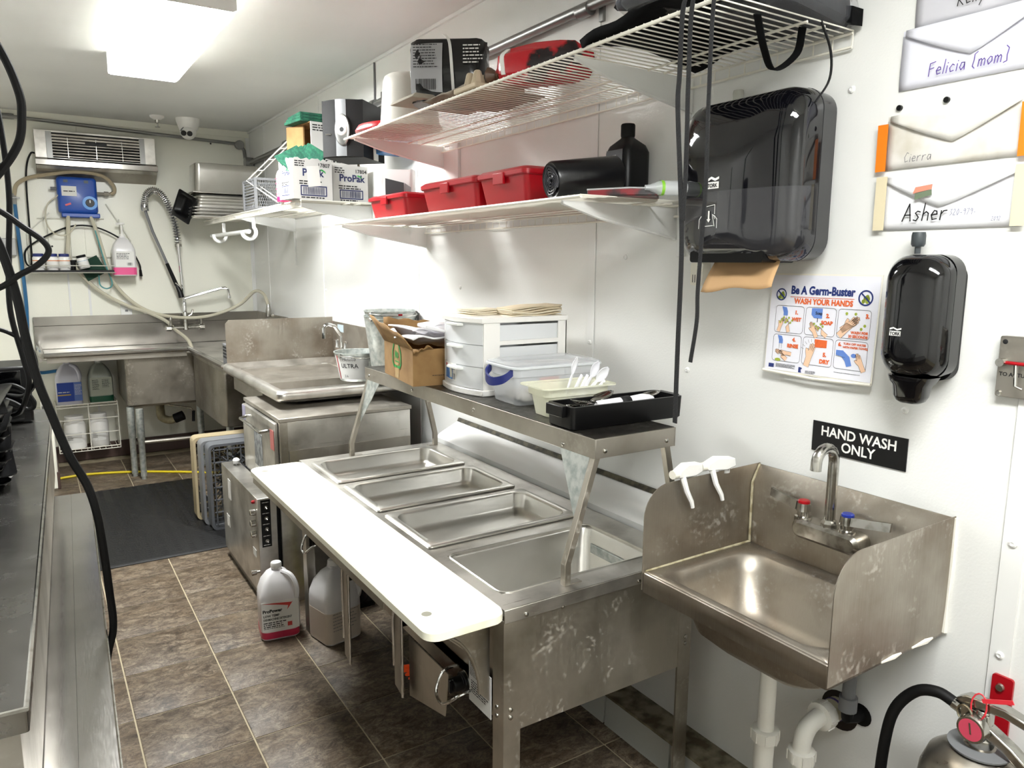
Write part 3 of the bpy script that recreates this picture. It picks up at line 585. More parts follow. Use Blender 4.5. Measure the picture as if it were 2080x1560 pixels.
# ---- envelopes
m_env = [mat('envelope_grey_white', 'c4c3c9', .7), mat('envelope_lilac_white', 'd9d9e2', .7), mat('envelope_soiled_white', 'd8d5cf', .7, noise=(9, 'c3bdae', .5, .7)), mat('envelope_crisp_white', 'e3e3e6', .7)]
m_tape = mat('masking_tape', 'd8ccac', .6); m_ora = mat('orange_tape', 'ee7a0c', .5)
def envelope(name_label, ya, yb, za, zb, m, name, size, nu, nv, pen, flap, tilt=0, pw=.0018, extra=None):
    w, h = ya-yb, zb-za
    t = T('envelope', name_label, 'envelope', (-.002, (ya+yb)/2, za), group='envelopes taped to the wall')
    pl = Pl((-.0025, ya, za), (0, -1, tilt), (0, tilt, 1), .0005)
    P('back_sheet', MB().obox(pl.p(w/2, h/2, -2), pl.x*w/2, pl.y*h/2, pl.n*.0007), m, t)
    fr_, k = MB(), 2
    fr_.grid(lambda u, v: pl.p(u*w, v*h*(.62+.3*abs(u-.5)*2), 1+5*math.sin(math.pi*min(1, v*1.2))*(.6+.4*math.sin(u*7))*(1-v*.3)), 14, 6)
    P('pocket', fr_, m, t, solid=.0004)
    fl = MB().grid(lambda u, v: pl.p(w*(.03+.94*u+(flap-.5)*v*.35*(1-abs(2*u-1))), h*(1-v*(.62-.52*abs(2*u-1)**1.1)), 10+3*v+2*math.sin(u*9)), 12, 4)
    P('flap', fl, m, t, solid=.0004)
    if name:
        mb = MB(); pp = Pl(pl.p(0, 0, 16), pl.x, pl.y, .0004); ue = stroke_text(pp, mb, name, nu, nv, size, pw); P('handwriting', mb, pen, t)
        if extra: mb = MB(); extra(pp, mb, ue); P('handwriting', mb, M_INKB, t)
    return t, pl, w, h
m_pur = mat('purple_ink', '5a3f9a', .6); m_pen = mat('grey_pencil', '5a5a60', .7)
envelope('grey looking envelope with black handwriting at the top right corner, highest of the four', .952, .69, 2.02, 2.135, m_env[0], 'Kelly', .026, .088, .022, M_INK, .5, .01)
envelope('crisp white envelope with purple handwriting, second from the top', .976, .695, 1.9, 2.022, m_env[1], 'Felicia (mom)', .027, .065, .018, m_pur, .55, .0)
t, pl, w, h = envelope('worn envelope held by orange tape at both ends above the bottom envelope', .993, .716, 1.736, 1.85, m_env[2], 'Cierra', .021, .046, .012, m_pen, .55, .01, .0011)
for u in (-.016, w-.006): P('tape', MB().obox(pl.p(u+.011, h*.42, 20), pl.x*.0115, pl.y*.05, pl.n*.0006), m_ora, t)
def phone(pp, mb, ue): stroke_text(pp, mb, '320-979-', ue+.002, .026, .013, .0007, .1, .3); stroke_text(pp, mb, '2092', .236, .012, .0085, .0006)
t, pl, w, h = envelope('white envelope taped with masking tape and black marker name, lowest of the four', .994, .706, 1.606, 1.722, m_env[3], 'Asher', .036, .055, .018, M_INK, .35, .0, .0026, phone)
for u in (-.006, w-.012): P('tape', MB().obox(pl.p(u+.008, h*.5, 20), pl.x*.0125, pl.y*.058, pl.n*.0006), m_tape, t)
mb = MB(); pp = Pl(pl.p(0, 0, 22), pl.x, pl.y, .0004); pp.poly(mb, [(.075, .075), (.115, .082), (.116, .092), (.08, .088)]); P('sticker_roof', mb, mat('coral_print', 'd98a72', .6), t)
mb = MB(); pp.poly(mb, [(.08, .062), (.116, .07), (.115, .081), (.08, .075)]); P('sticker_columns', mb, mat('green_grey_print', '6c7a63', .6), t)
for y, z, lab in ((.971, 1.866, 'small round black magnet on the wall, the left of two'), (.871, 1.866, 'small round black magnet on the wall, the right of two')): O('magnet', lab, 'magnet', MB().lathe([(.006, -.0002), (.006, -.006), (.005, -.007)], (0, y, z), 'x', 16), M_BLK, 'black magnets above the envelopes')
# ---- pull station plate
t = T('pull_station', 'steel manual pull station plate with a red rod at the right picture edge', 'pull station', (0, .66, 1.27))
P('plate', MB().loft([rr(.60, .714, 1.274, 1.394, .004, 3, -.0005, 'x'), rr(.60, .714, 1.274, 1.394, .004, 3, -.016, 'x'), rr(.602, .712, 1.276, 1.392, .004, 3, -.018, 'x')]), M_STD, t)
P('rod', MB().tube([(-.026, .698, 1.343), (-.026, .62, 1.342)], .0035, 8), M_RED, t); P('knob', MB().lathe([(.008, -.036), (.008, -.018)], (0, .703, 1.343), 'x', 14), M_CHW, t)
P('bail', MB().tube([(-.03, .676, 1.34), (-.032, .672, 1.30), (-.03, .66, 1.295)], .0035, 8), M_CHR, t)
for y, z in ((.706, 1.281), (.62, 1.281)): P('screw', MB().lathe([(.006, -.018), (.004, -.022)], (0, y, z), 'x', 10), M_CHW, t)
P('screw_hole', MB().lathe([(.005, -.0181), (.004, -.0185)], (0, .704, 1.383), 'x', 10), M_INK, t)
mb = MB(); text(mb, 'TO ACTUATE', .0105, (-.018, .709, 1.316), YD, ZD, bold=.0003); P('lettering', mb, M_INK, t)
# ---- small white cable box below the towel dispenser
t = T('sensor_box', 'little pale plastic box with two slots under the towel dispenser', 'box', (0, 1.51, 1.46)); P('body', MB().loft([rr(1.488, 1.538, 1.468, 1.535, .006, 3, -.001, 'x'), rr(1.49, 1.536, 1.47, 1.533, .006, 3, -.03, 'x')]), M_WHE, t)
for y in (1.526, 1.517): P('slot', MB().box(-.0306, -.03, y, y+.002, 1.478, 1.5), M_INK, t)
# ---- fire extinguisher
ex_ = 0
fe = T('fire_extinguisher', 'stainless wall hung fire extinguisher with black hose and red seal beside the wall', 'fire extinguisher', (-.125, .625, .1))
ex, ey = -.125, .622
P('tank', MB().lathe([(.098, .10), (.103, .12), (.103, .50), (.1, .53), (.088, .565), (.062, .588), (.034, .598), (.024, .605)], (ex, ey, 0), n=40), steel('tank_steel', 'aaa59c', .28, (6, 6, 6), 4, dark='7d766b'), fe, smooth=60)
P('collar', MB().lathe([(.055, .597), (.056, .601), (.02, .603)], (ex, ey, 0), n=30), M_GREY, fe)
vb = P('valve', MB().lathe([(.024, .60), (.024, .622), (.018, .628), (.018, .668), (.014, .678)], (ex, ey, 0), n=18).obox((ex-.0, ey+.01, .66), (.014, 0, 0), (0, .025, 0), (0, 0, .014)), M_CHW, fe, bevel=.001)
P('gauge', MB().lathe([(.0255, -.038), (.027, -.034), (.027, -.018), (.016, -.012)], (ex, ey+.004, .645), 'x', 24), M_CHW, vb)
P('gauge_face', MB().lathe([(.0215, -.0386), (.0212, -.0389)], (ex, ey+.004, .645), 'x', 24), mat('gauge_pink', 'c4465c', .25), vb)
P('gauge_needle', MB().obox((ex-.0394, ey+.004, .648), (.0003, 0, 0), (0, .0015, 0), (0, .002, .011)), M_CHW, vb)
P('pressure_handle', MB().prism([(ey+.05, .668), (ey+.03, .684), (ey-.04, .69), (ey-.11, .676), (ey-.16, .648), (ey-.158, .638), (ey-.105, .662), (ey-.04, .672), (ey+.02, .664)], 'x', ex-.013, ex+.013).xf(Matrix.Translation((0, 0, .012))), M_CHW, fe, bevel=.003)
P('carry_handle', MB().prism([(ey-.005, .645), (ey+.012, .628), (ey-.05, .60), (ey-.13, .545), (ey-.15, .555), (ey-.06, .618)], 'x', ex-.014, ex+.014).xf(Matrix.Translation((0, 0, .012))), M_CHW, fe, bevel=.003)
P('hose_coupling', MB().tube([(ex, ey+.025, .655), (ex-.002, ey+.055, .665)], .0125, 10), M_CHW, fe)
P('hose', MB().tube(spline([(ex-.002, ey+.05, .664), (ex-.006, ey+.085, .672), (ex-.012, ey+.125, .655), (ex-.02, ey+.16, .60), (ex-.02, ey+.175, .52), (ex-.018, ey+.18, .40), (ex-.015, ey+.17, .25)], 6), .0115, 14), M_BLKM, fe)
P('pull_ring', MB().tube([(ex-.02+.004*math.cos(a), ey+.024+.016*math.cos(a), .662+.017*math.sin(a)) for a in [k*math.pi/8 for k in range(16)]], .0022, 6, closed=True), mat('ring_steel', 'a89f8a', .3, 1), fe)
P('seal_tag', MB().tube([(ex-.018+.003*math.sin(a), ey+.002+.014*math.cos(a), .688+.026*math.sin(a)) for a in [k*math.pi/7 for k in range(14)]], .0016, 5, closed=True).obox((ex-.02, ey-.03, .716), (.001, 0, 0), (0, .026, -.012), (0, .002, .0035)), mat('seal_red', 'd8323e', .4), fe)
t = T('extinguisher_bracket', 'red wall bracket behind the fire extinguisher', 'bracket', (-.01, .64, .5)); P('plate', MB().loft([rr(.622, .662, .35, .70, .006, 3, -.004, 'x'), rr(.622, .662, .35, .70, .006, 3, -.01, 'x')]), M_RED, t); P('bolt', MB().lathe([(.009, -.01), (.007, -.015)], (0, .645, .675), 'x', 12), M_CHW, t)
P('strap', MB().lathe([(.1055, .38), (.1055, .41)], (ex, ey, 0), n=32, cap0=False, cap1=False), M_RED, t, solid=.001)
# ================================================================ WIRE SHELVES
def wire_shelf(label, ya, yb, z, brackets, poles, xf=-.43, xb=-.012, step=.0254, lip='back'):
    t = T('wire_shelf', label, 'shelf', (xf/2, (ya+yb)/2, z))
    P('front_rod', MB().tube([(xf, ya, z-.002), (xf, yb, z-.002)], .0048, 8), M_WHE, t)
    P('back_rod', MB().tube([(xb, ya, z-.004), (xb, yb, z-.004)], .0035, 6), M_WHE, t)
    lx = xb if lip == 'back' else xf
    P('lip_rod', MB().tube([(lx, ya, z-.034), (lx, yb, z-.034)], .0035, 6), M_WHE, t)
    for x in (-.175, -.115): P('middle_rod', MB().tube([(x, ya, z-.007), (x, yb, z-.007)], .0032, 6), M_WHE, t)
    mb = MB(); k = 0; y = ya
    while y <= yb+1e-6:
        pts = [(xf-.004, y, z+.001), (xb, y, z+.001)]
        if lip == 'back' and k % 2 == 0: pts += [(xb, y, z-.034)]
        if lip == 'front': pts = [(xf, y, z-.034)]+[(xf, y, z+.001), (xb, y, z+.001)]
        mb.tube(pts, .0019, 5); y += step; k += 1
    P('cross_wires', mb, M_WHE, t, kind='stuff')
    for y in brackets:
        P('bracket', MB().prism([(xf+.01, z-.006), (xf+.012, z-.014), (-.3, z-.045), (-.002, z-.098), (-.002, z-.008)], 'y', y-.0025, y+.0025).tube([(xf+.01, y, z-.012), (-.3, y, z-.045), (-.003, y, z-.098)], .005, 6), M_TRIM, t)
    for y, z0, z1 in poles: P('wall_standard', MB().box(-.014, 0, y-.0125, y+.0125, z0, z1), M_TRIM, t, bevel=.002)
    return t
wire_shelf('white wire shelf high on the right wall, the upper one nearest the camera', 1.09, 3.19, 2.05, (1.585, 3.10), ((2.955, 1.66, 2.04), (1.60, 1.55, 2.04)))
wire_shelf('white wire shelf under the upper shelf, holding the red tubs and black bag roll', 1.535, 3.34, 1.70, (1.63, 3.28), ())
fs = wire_shelf('white wire shelf in the far corner, holding the steel pans and white cartons', 3.83, 6.3, 1.838, (3.95, 5.35), ((5.37, 1.5, 1.83),), lip='front')
t = T('hanging_rod', 'white closet rod on a curled hook under the far corner shelf', 'rod', (-.43, 5.2, 1.66))
for y in (4.9, 5.75): P('hook', MB().tube([(-.40, y, 1.80), (-.40, y, 1.76)]+arc((-.43, y, 1.71), .042, 45, -190, 14), [(.005, .012)]*17, 8), M_TRIM, t)
P('rod', MB().tube([(-.445, 4.85, 1.712), (-.445, 5.95, 1.712)], .014, 12), M_TRIM, t)
t = T('wire_divider', 'bent white wire divider leaning by the cartons on the far shelf', 'wire rack', (-.43, 4.3, 1.85))
P('wire', MB().tube([(-.40, 4.35, 1.86), (-.43, 4.9, 2.02), (-.20, 4.55, 2.30)], .0045, 6), M_WHE, t); P('wire', MB().tube([(-.37, 4.35, 1.86), (-.40, 4.88, 2.02), (-.17, 4.55, 2.30)], .0035, 6), M_WHE, t)
for k in range(5): P('wire', MB().tube([(-.43+.05*k, 4.9-.075*k, 2.02+.06*k), (-.40+.05*k, 4.88-.075*k, 2.02+.06*k)], .003, 5), M_WHE, t)
# ---------------------------------------------------------------- cartons on the far shelf
m_wc = mat('white_carton', 'b9b7b4', .65)
def carton_print(b, w, h, num, seed, torn=False, tilt=None):
    """print on the front face of a carton in its own frame (face y = -d/2)"""
    pl = b; k, g_, n_ = MB(), MB(), MB()
    pl.text(k, num, .027, w*.63 if w > .15 else w*.5, h*.82, bold=.0005)
    pl.small(k, .012, w*.34, h*.92, .0055, .011, 3, 1, seed)
    if not torn: pl.text(n_, 'ProPak', .05, w*.18, h*.58, bold=.0015)
    else: pl.text(n_, 'P', .05, w*.24, h*.58, bold=.0015); pl.text(n_, 'k', .05, w*.66, h*.58, bold=.0015)
    pl.poly(g_, [(w*.66, h*.75), (w*.74, h*.77), (w*.82, h*.72), (w*.84, h*.66), (w*.79, h*.70), (w*.72, h*.73)])
    pl.small(k, w*.16, w*.8, h*.43, .006, .012, 2, 1, seed+1)
    pl.line(n_, [(w*.2, h*.1), (w*.84, h*.1), (w*.84, h*.33), (w*.2, h*.33)], .006, 1, True); pl.barcode(n_, w*.25, h*.125, w*.79, h*.305, 1, seed+2)
    pl.small(k, w*.2, w*.8, h*.03, .006, .01, 1, 1, seed+3)
    return k, g_, n_
def open_carton(name, label, loc, rz, w, d, h, m, torn=0.0, inner=None):
    t = T(name, label, 'box', loc, rz, local=True)
    def wall(x0, x1, y0, y1):
        n = 14; lo = [], []
        horiz = abs(x1-x0) > abs(y1-y0); mb = MB(); rnd = random.Random(int(1000*(x0+y0)))
        tops = [h+(rnd.uniform(-torn, torn) if torn else 0) for _ in range(n+1)]
        L = []
        for k in range(n+1):
            f = k/n
            if horiz: x = x0+(x1-x0)*f; L.append([(x, y0, .0), (x, y1, 0), (x, y1, tops[k]), (x, y0, tops[k])])
            else: y = y0+(y1-y0)*f; L.append([(x0, y, 0), (x1, y, 0), (x1, y, tops[k]), (x0, y, tops[k])])
        return mb.loft(L)
    e = .004
    for q in ((-w/2, w/2, -d/2, -d/2+e), (-w/2, w/2, d/2-e, d/2), (-w/2, -w/2+e, -d/2+e, d/2-e), (w/2-e, w/2, -d/2+e, d/2-e)): P('side', wall(*q), m, t, smooth=0)
    P('bottom', MB().box(-w/2+e, w/2-e, -d/2+e, d/2-e, .001, .005), m, t, smooth=0)
    return t
b7 = open_carton('scrubber_carton', 'white printed carton with a torn open top full of green scouring pads', (-.372, 3.92, 1.843), 7, .215, .165, .198, m_wc, .006)
k_, g_, n_ = carton_print(Pl((-.1075, -.0825, 0), (1,0,0), (0,0,1)), .215, .198, '17807', 11, True)
P('print', k_, M_INK, b7, smooth=0); P('green_swoosh', g_, M_GRN, b7, smooth=0); P('blue_print', n_, mat('navy_print', '1c2450', .7), b7, smooth=0)
k_, g_, n_ = MB(), MB(), MB(); pl = Pl((-.1075, .0825, 0), (0,-1,0), (0,0,1)); pl.text(n_, 'ProPak', .034, .035, .118, bold=.001); pl.poly(g_, [(.08, .142), (.1, .15), (.12, .14), (.122, .13), (.1, .141)]); pl.line(n_, [(.03, .02), (.12, .02), (.12, .065), (.03, .065)], .004, 1, True); pl.barcode(n_, .04, .028, .11, .06, 1, 4); pl.small(k_, .03, .12, .08, .005, .01, 2)
P('blue_print', n_, bpy.data.materials['navy_print'], b7, smooth=0); P('green_swoosh', g_, M_GRN, b7, smooth=0); P('print', k_, M_INK, b7, smooth=0)
P('torn_patch', MB().obox((.005, -.083, .115), (.034, 0, .004), (0, .0004, 0), (-.004, 0, .05)), mat('torn_paper', 'cbc8c4', .8), b7)
m_pad = mat('green_scour_pad', '24634a', .95, bump=(220, .6), noise=(60, '17493a', .4, .6))
for k, (x, y, rx, ry, rz) in enumerate(((-.06, .0, 52, -28, 20), (-.035, .02, 56, -30, 10), (-.005, .03, 60, -38, 5), (.02, .0, 62, -52, 0), (.04, .02, 66, -56, -5), (-.05, .045, 50, -22, 15))):
    o = O('scouring_pad', 'green scouring pad standing in the torn white carton, '+('leftmost', 'second from left', 'third from left', 'fourth from left', 'rightmost', 'flattest, at the back')[k], 'scouring pad', MB().box(-.075, .075, -.055, .055, -.004, .004), m_pad, 'green pads in the torn carton', bevel=.002)
    o.location = (-.372+x, 3.92+y, 2.045); o.rotation_euler = (math.radians(rx), math.radians(ry), math.radians(rz))
o = O('blue_cloth', 'folded blue cloth tucked in the torn white carton behind the green pads', 'cloth', MB().box(-.05, .05, -.04, .04, -.004, .004), mat('blue_cloth', '3a62b4', .8), bevel=.002); o.location = (-.30, 3.93, 2.0); o.rotation_euler = (1.0, -.9, .1)
b4 = open_carton('pad_carton', 'white printed carton standing nearer the wall beside the torn open carton', (-.145, 4.0, 1.843), 4, .2, .2, .185, m_wc)
P('lid_flap', MB().box(-.1, .1, -.1, .1, .185, .189), m_wc, b4, smooth=0)
k_, g_, n_ = carton_print(Pl((-.1, -.1, 0), (1,0,0), (0,0,1)), .2, .185, '17804', 23); P('print', k_, M_INK, b4, smooth=0); P('green_swoosh', g_, M_GRN, b4, smooth=0); P('blue_print', n_, bpy.data.materials['navy_print'], b4, smooth=0)
bu = T('opened_carton', 'white carton lying open sideways on the carton behind the speaker, brown inside', 'box', (-.17, 4.22, 2.035), 6, local=True)
P('side', MB().box(-.13, .14, -.13, -.126, 0, .235), m_wc, bu); P('side', MB().box(-.13, .14, .126, .13, 0, .235), M_CARD, bu); P('side', MB().box(.136, .14, -.126, .126, 0, .235), M_CARD, bu); P('bottom', MB().box(-.13, .136, -.126, .126, 0, .004), M_CARD, bu); P('top', MB().box(-.13, .136, -.126, .126, .231, .235), M_CARD, bu)
P('end_flap', MB().obox((-.135, .06, .115), (.004, .0, 0), (-.02, .066, 0), (0, 0, .115)), M_CARD, bu)
pl = Pl((-.13, -.13, 0), (1,0,0), (0,0,1)); k_, n_ = MB(), MB(); pl.text(n_, 'ProPak', .06, .085, .135, bold=.002); pl.small(k_, .01, .1, .215, .0065, .013, 3, 1, 8); pl.small(k_, .08, .2, .05, .009, .018, 2, 1, 9); P('blue_print', n_, bpy.data.materials['navy_print'], bu, smooth=0); P('print', k_, M_INK, bu, smooth=0)
for k in range(3): o = O('scouring_pad', f'green scouring pad lying flat on the highest carton, {("lowest", "middle", "topmost")[k]} of the stack', 'scouring pad', MB().box(-.155, .16, -.11, .11, 0, .016), m_pad, 'green pads stacked on the highest carton', bevel=.004); o.location = (-.19+.008*k, 4.22, 2.271+.0165*k); o.rotation_euler[2] = .1-.05*k
# speaker
sk = T('speaker', 'black bookshelf speaker with a silver stripe, mounted on the wall above the cartons', 'speaker', (-.215, 3.62, 2.02), -47, local=True)
m_spk = mat('speaker_cloth', '09090a', .85, bump=(400, .3))
fpts = [(-.105+.21*k/12, -.13-.035*math.sin(math.pi*k/12)) for k in range(13)]
P('cabinet', MB().prism([(-.105, -.13), (.105, -.13), (.10, .12), (-.10, .12)], 'z', 0, .26), mat('speaker_black', '060606', .55, spec=.3), sk)
P('grille', MB().prism(fpts+[(.105, -.128), (-.105, -.128)], 'z', .002, .258), m_spk, sk)
P('stripe', MB().prism([(x, y-.0025) for x, y in fpts[5:9]]+[(fpts[8][0], -.14), (fpts[5][0], -.14)], 'z', .002, .258), mat('silver_plastic', '707274', .4, .3), sk)
P('tweeter_plate', MB().lathe([(.048, -.171), (.044, -.175)], (0,0,0), 'y', 28).xf(Matrix.Translation((.018, 0, .12)) @ Matrix.Diagonal((.8, 1, 1.5, 1))), M_ALU, sk)
rg = P('tweeter', MB().lathe([(.027, -.176), (.022, -.181), (.02, -.178), (.008, -.176)], (.018, 0, .12), 'y', 24), M_WHT, sk); P('dome', MB().lathe([(.0185, -.1765), (.004, -.1766)], (.018, 0, .12), 'y', 20), M_BLK, rg)
P('badge', MB().box(-.075, -.045, -.159, -.157, .1, .106), M_CHR, sk)
P('wall_arm', MB().box(-.02, .02, .12, .19, .1, .2), M_BLK, sk); P('side_plate', MB().box(.1045, .108, -.02, .03, 0, .11), M_WHE, sk)
O('blue_folder', 'blue plastic piece sticking out behind the speaker by the wall', 'folder', MB().prism([(-.005, 3.35), (-.13, 3.42), (-.14, 3.58), (-.005, 3.58)], 'z', 2.052, 2.10), mat('blue_card', '1d6aa8', .4), bevel=.002)
# pink dotted bottle, basket, pans
t = T('dotted_bottle', 'white bottle with pink dots and pink base standing left of the torn carton', 'bottle', (-.485, 4.2, 1.845))
c_ = (-.425, 4.13, 0)
P('body', MB().lathe([(.038, 1.872), (.038, 1.985), (.03, 2.005), (.016, 2.015)], c_, n=20), M_WHT, t); P('base', MB().lathe([(.037, 1.845), (.0385, 1.848), (.0385, 1.872)], c_, n=20), mat('pink_plastic', 'd8265a', .35), t); P('cap', MB().lathe([(.018, 2.014), (.018, 2.04), (.01, 2.045)], c_, n=16), mat('orange_cap', 'e8a24a', .4), t)
mb = MB()
for k in range(7):
    for j in range(4):
        a = math.radians(150+k*28+14*(j % 2)); mb.sphere((c_[0]+.0382*math.cos(a), c_[1]+.0382*math.sin(a), 1.885+.027*j), .0035, 6, 4)
P('dots', mb, bpy.data.materials['pink_plastic'], t, kind='stuff')
t = T('mesh_basket', 'grey plastic mesh basket between the steel pans and the cartons', 'basket', (-.3, 4.9, 1.845))
x0, x1, y0, y1 = -.425, -.2, 4.72, 5.0
fr_, mb = MB(), MB()
for x in (x0, x1):
    fr_.obox((x, (y0+y1)/2, 1.852), (.003, 0, 0), (0, (y1-y0)/2, 0), (0, 0, .007)); fr_.obox((x, (y0+y1)/2, 2.02), (.006, 0, 0), (0, (y1-y0)/2+.006, 0), (0, 0, .007))
for y in (y0, y1): fr_.obox(((x0+x1)/2, y, 1.852), ((x1-x0)/2, 0, 0), (0, .003, 0), (0, 0, .007)); fr_.obox(((x0+x1)/2, y, 2.02), ((x1-x0)/2+.006, 0, 0), (0, .006, 0), (0, 0, .007))
for x in (x0, x1):
    for y in (y0, y1): fr_.obox((x, y, 1.935), (.008, 0, 0), (0, .008, 0), (0, 0, .09))
P('frame', fr_, M_GREY, t)
for k in range(18): f = (k+.5)/18; mb.obox((x0+(x1-x0)*f, y0, 1.935), (.0016, 0, 0), (0, .0012, 0), (.03, 0, .085)); mb.obox((x0+(x1-x0)*f, y0, 1.935), (.0016, 0, 0), (0, .0012, 0), (-.03, 0, .085))
for k in range(9): mb.obox((x0, (y0+y1)/2, 1.865+.018*k), (.0014, 0, 0), (0, (y1-y0)/2, 0), (0, 0, .0045))
P('mesh_walls', mb, M_GREY, t, kind='stuff'); P('floor_plate', MB().box(x0, x1, y0, y1, 1.845, 1.849), M_GREY, t)
def hotel_pan(name, label, cat, loc, rz, L_, W_, d, m, group=None, flip=False, r=.035):
    """full size steam table pan: rolled rim, drawn corners"""
    t = T(name, label, cat, loc, rz, group, local=True, rx=180 if flip else 0)
    a, b_ = L_/2, W_/2; z = .0
    lo = [rr(-a-.0, a, -b_, b_, .012, 6, z-.006), rr(-a, a, -b_, b_, .012, 6, z), rr(-a+.004, a-.004, -b_+.004, b_-.004, .012, 6, z+.003), rr(-a+.022, a-.022, -b_+.022, b_-.022, r+.01, 6, z+.0015), rr(-a+.027, a-.027, -b_+.027, b_-.027, r, 6, z-.004), rr(-a+.034, a-.034, -b_+.034, b_-.034, r, 6, -d*.75), rr(-a+.038, a-.038, -b_+.038, b_-.038, r, 6, -d+.008), rr(-a+.046, a-.046, -b_+.046, b_-.046, r, 6, -d+.001), rr(-a+.06, a-.06, -b_+.06, b_-.06, r, 6, -d)]
    P('pan_shell', MB().loft(lo, False, True), m, t, solid=.0012, smooth=45); return t
big = [( -.30, 5.62, 1.85+.155, .53, .325, .15), (-.30, 5.60, 1.85+.175, .53, .325, .15), (-.29, 5.62, 1.85+.195, .53, .325, .15)]
for k in range(4): hotel_pan('steel_pan', f'steel pan upside down in the far shelf stack, {("lowest", "second from the bottom", "third from the bottom", "right under the deepest")[k]}', 'pan', (-.305+.004*k, 6.10+.006*k, 1.853+.022*k), 1, .53, .325, .105, M_STP, 'steel pans stacked on the far shelf', True)
hotel_pan('steel_pan', 'deepest steel pan upside down on top of the far shelf pan stack', 'pan', (-.30, 6.11, 2.027), 0, .53, .33, .215, M_STP, None, True)
hotel_pan('black_pan', 'black plastic pan leaning on edge at the end of the steel pan stack', 'pan', (-.60, 6.12, 1.93), 0, .26, .2, .05, M_BLK)
bpy.data.objects[[o.name for o in COL.objects if o.name.startswith('black_pan')][0]].rotation_euler = (math.radians(78), math.radians(20), math.radians(-72))
# ---------------------------------------------------------------- near lower shelf
def tub(label, y0, y1, x0=-.335, x1=-.06, h=.118, taper=.018):
    t = T('red_tub', label, 'tub', ((x0+x1)/2, (y0+y1)/2, 1.703))
    z = 1.7032; m = M_RED
    P('bin', MB().loft([rr(x0+taper, x1-taper, y0+taper, y1-taper, .015, 4, z), rr(x0, x1, y0, y1, .02, 4, z+h*.78), rr(x0-.006, x1+.006, y0-.006, y1+.006, .022, 4, z+h*.79), rr(x0-.006, x1+.006, y0-.006, y1+.006, .022, 4, z+h*.83)]), m, t)
    P('lid', MB().loft([rr(x0-.009, x1+.009, y0-.009, y1+.009, .022, 4, z+h*.81), rr(x0-.009, x1+.009, y0-.009, y1+.009, .022, 4, z+h*.92), rr(x0+.004, x1-.004, y0+.004, y1-.004, .02, 4, z+h)]), m, t)
    P('latch', MB().box(x0-.014, x0-.004, (y0+y1)/2-.03, (y0+y1)/2+.03, z+h*.6, z+h*.9), m, t, bevel=.002)
    return t
tub('red lidded plastic tub next to the black bag roll, the nearest of three', 1.93, 2.21); tub('red lidded plastic tub in the middle of the row of three', 2.235, 2.64); tub('red lidded plastic tub at the far end of the row of three', 2.80, 3.16, h=.105)
def pillow(w, d, h, n=6, cr=.0):
    lo = []
    for k in range(9):
        f = k/8; s = math.sin(math.pi*(.14+.72*f))**.3; ww = w*(.90+.10*s); dd = d*(.25+.75*s) if f > .5 else d*(.6+.4*s)
        lo.append([(x+cr*math.sin(17*f+9*i), y+cr*math.cos(13*f+7*i), h*f+cr*.5*math.sin(5*i)) for i, (x, y, z_) in enumerate(rr(-ww/2, ww/2, -dd/2, dd/2, dd*.35, n, 0))])
    return MB().loft(lo)
t = T('white_package', 'white plastic wrapped package with a dark printed window on the shelf by the wall', 'package', (-.15, 3.285, 1.7035), -32, local=True)
P('bag', pillow(.17, .075, .245, 6, .003), mat('white_wrap', 'd3d6d6', .3), t, smooth=60)
P('window_print', MB().grid(lambda u, v: (-.045+.085*u, -.0395-.002*math.sin(math.pi*v), .12+.085*v-.02*u*v), 5, 5), mat('dark_print', '2f3134', .5), t)
P('grey_print', MB().grid(lambda u, v: (.042+.03*u, -.0393, .12+.065*v-.02*v*u), 3, 3), M_GREY, t); P('seam', MB().tube([(-.075, -.04, .112), (0, -.0425, .106), (.075, -.04, .114)], .0018, 5), M_GREY, t)
# roll of bags: axis towards the wall
q = Vector((.36, -.03, .05)).normalized(); a0 = Vector((-.36, 1.765, 1.758))
mb = MB(); R_ = Vector((0,0,1)).rotation_difference(q).to_matrix().to_4x4(); ML = Matrix.Translation(a0) @ R_
t = T('bag_roll', 'black roll of trash bags lying on the lower shelf beside the red tubs', 'roll', a0)
mb.lathe([(.042, .004), (.05, 0), (.054, .006), (.054, .222), (.05, .226), (.02, .226)], (0,0,0), 'z', 28); mb.xf(ML @ Matrix.Diagonal((1.0, .92, 1, 1))); P('roll', mb, mat('bag_film', '0c0c0e', .3, bump=(18, .35)), t)
mb = MB(); sp_ = []
for k in range(90): a = k*.34; r_ = .006+.036*k/90; sp_.append((r_*math.cos(a)*(1+.12*math.sin(3*a)), r_*math.sin(a)*.9, .001-.002*math.sin(a*5)))
mb.tube(sp_, .0022, 5); mb.xf(ML); P('spiral_edge', mb, mat('film_edge', '34343a', .3), t)
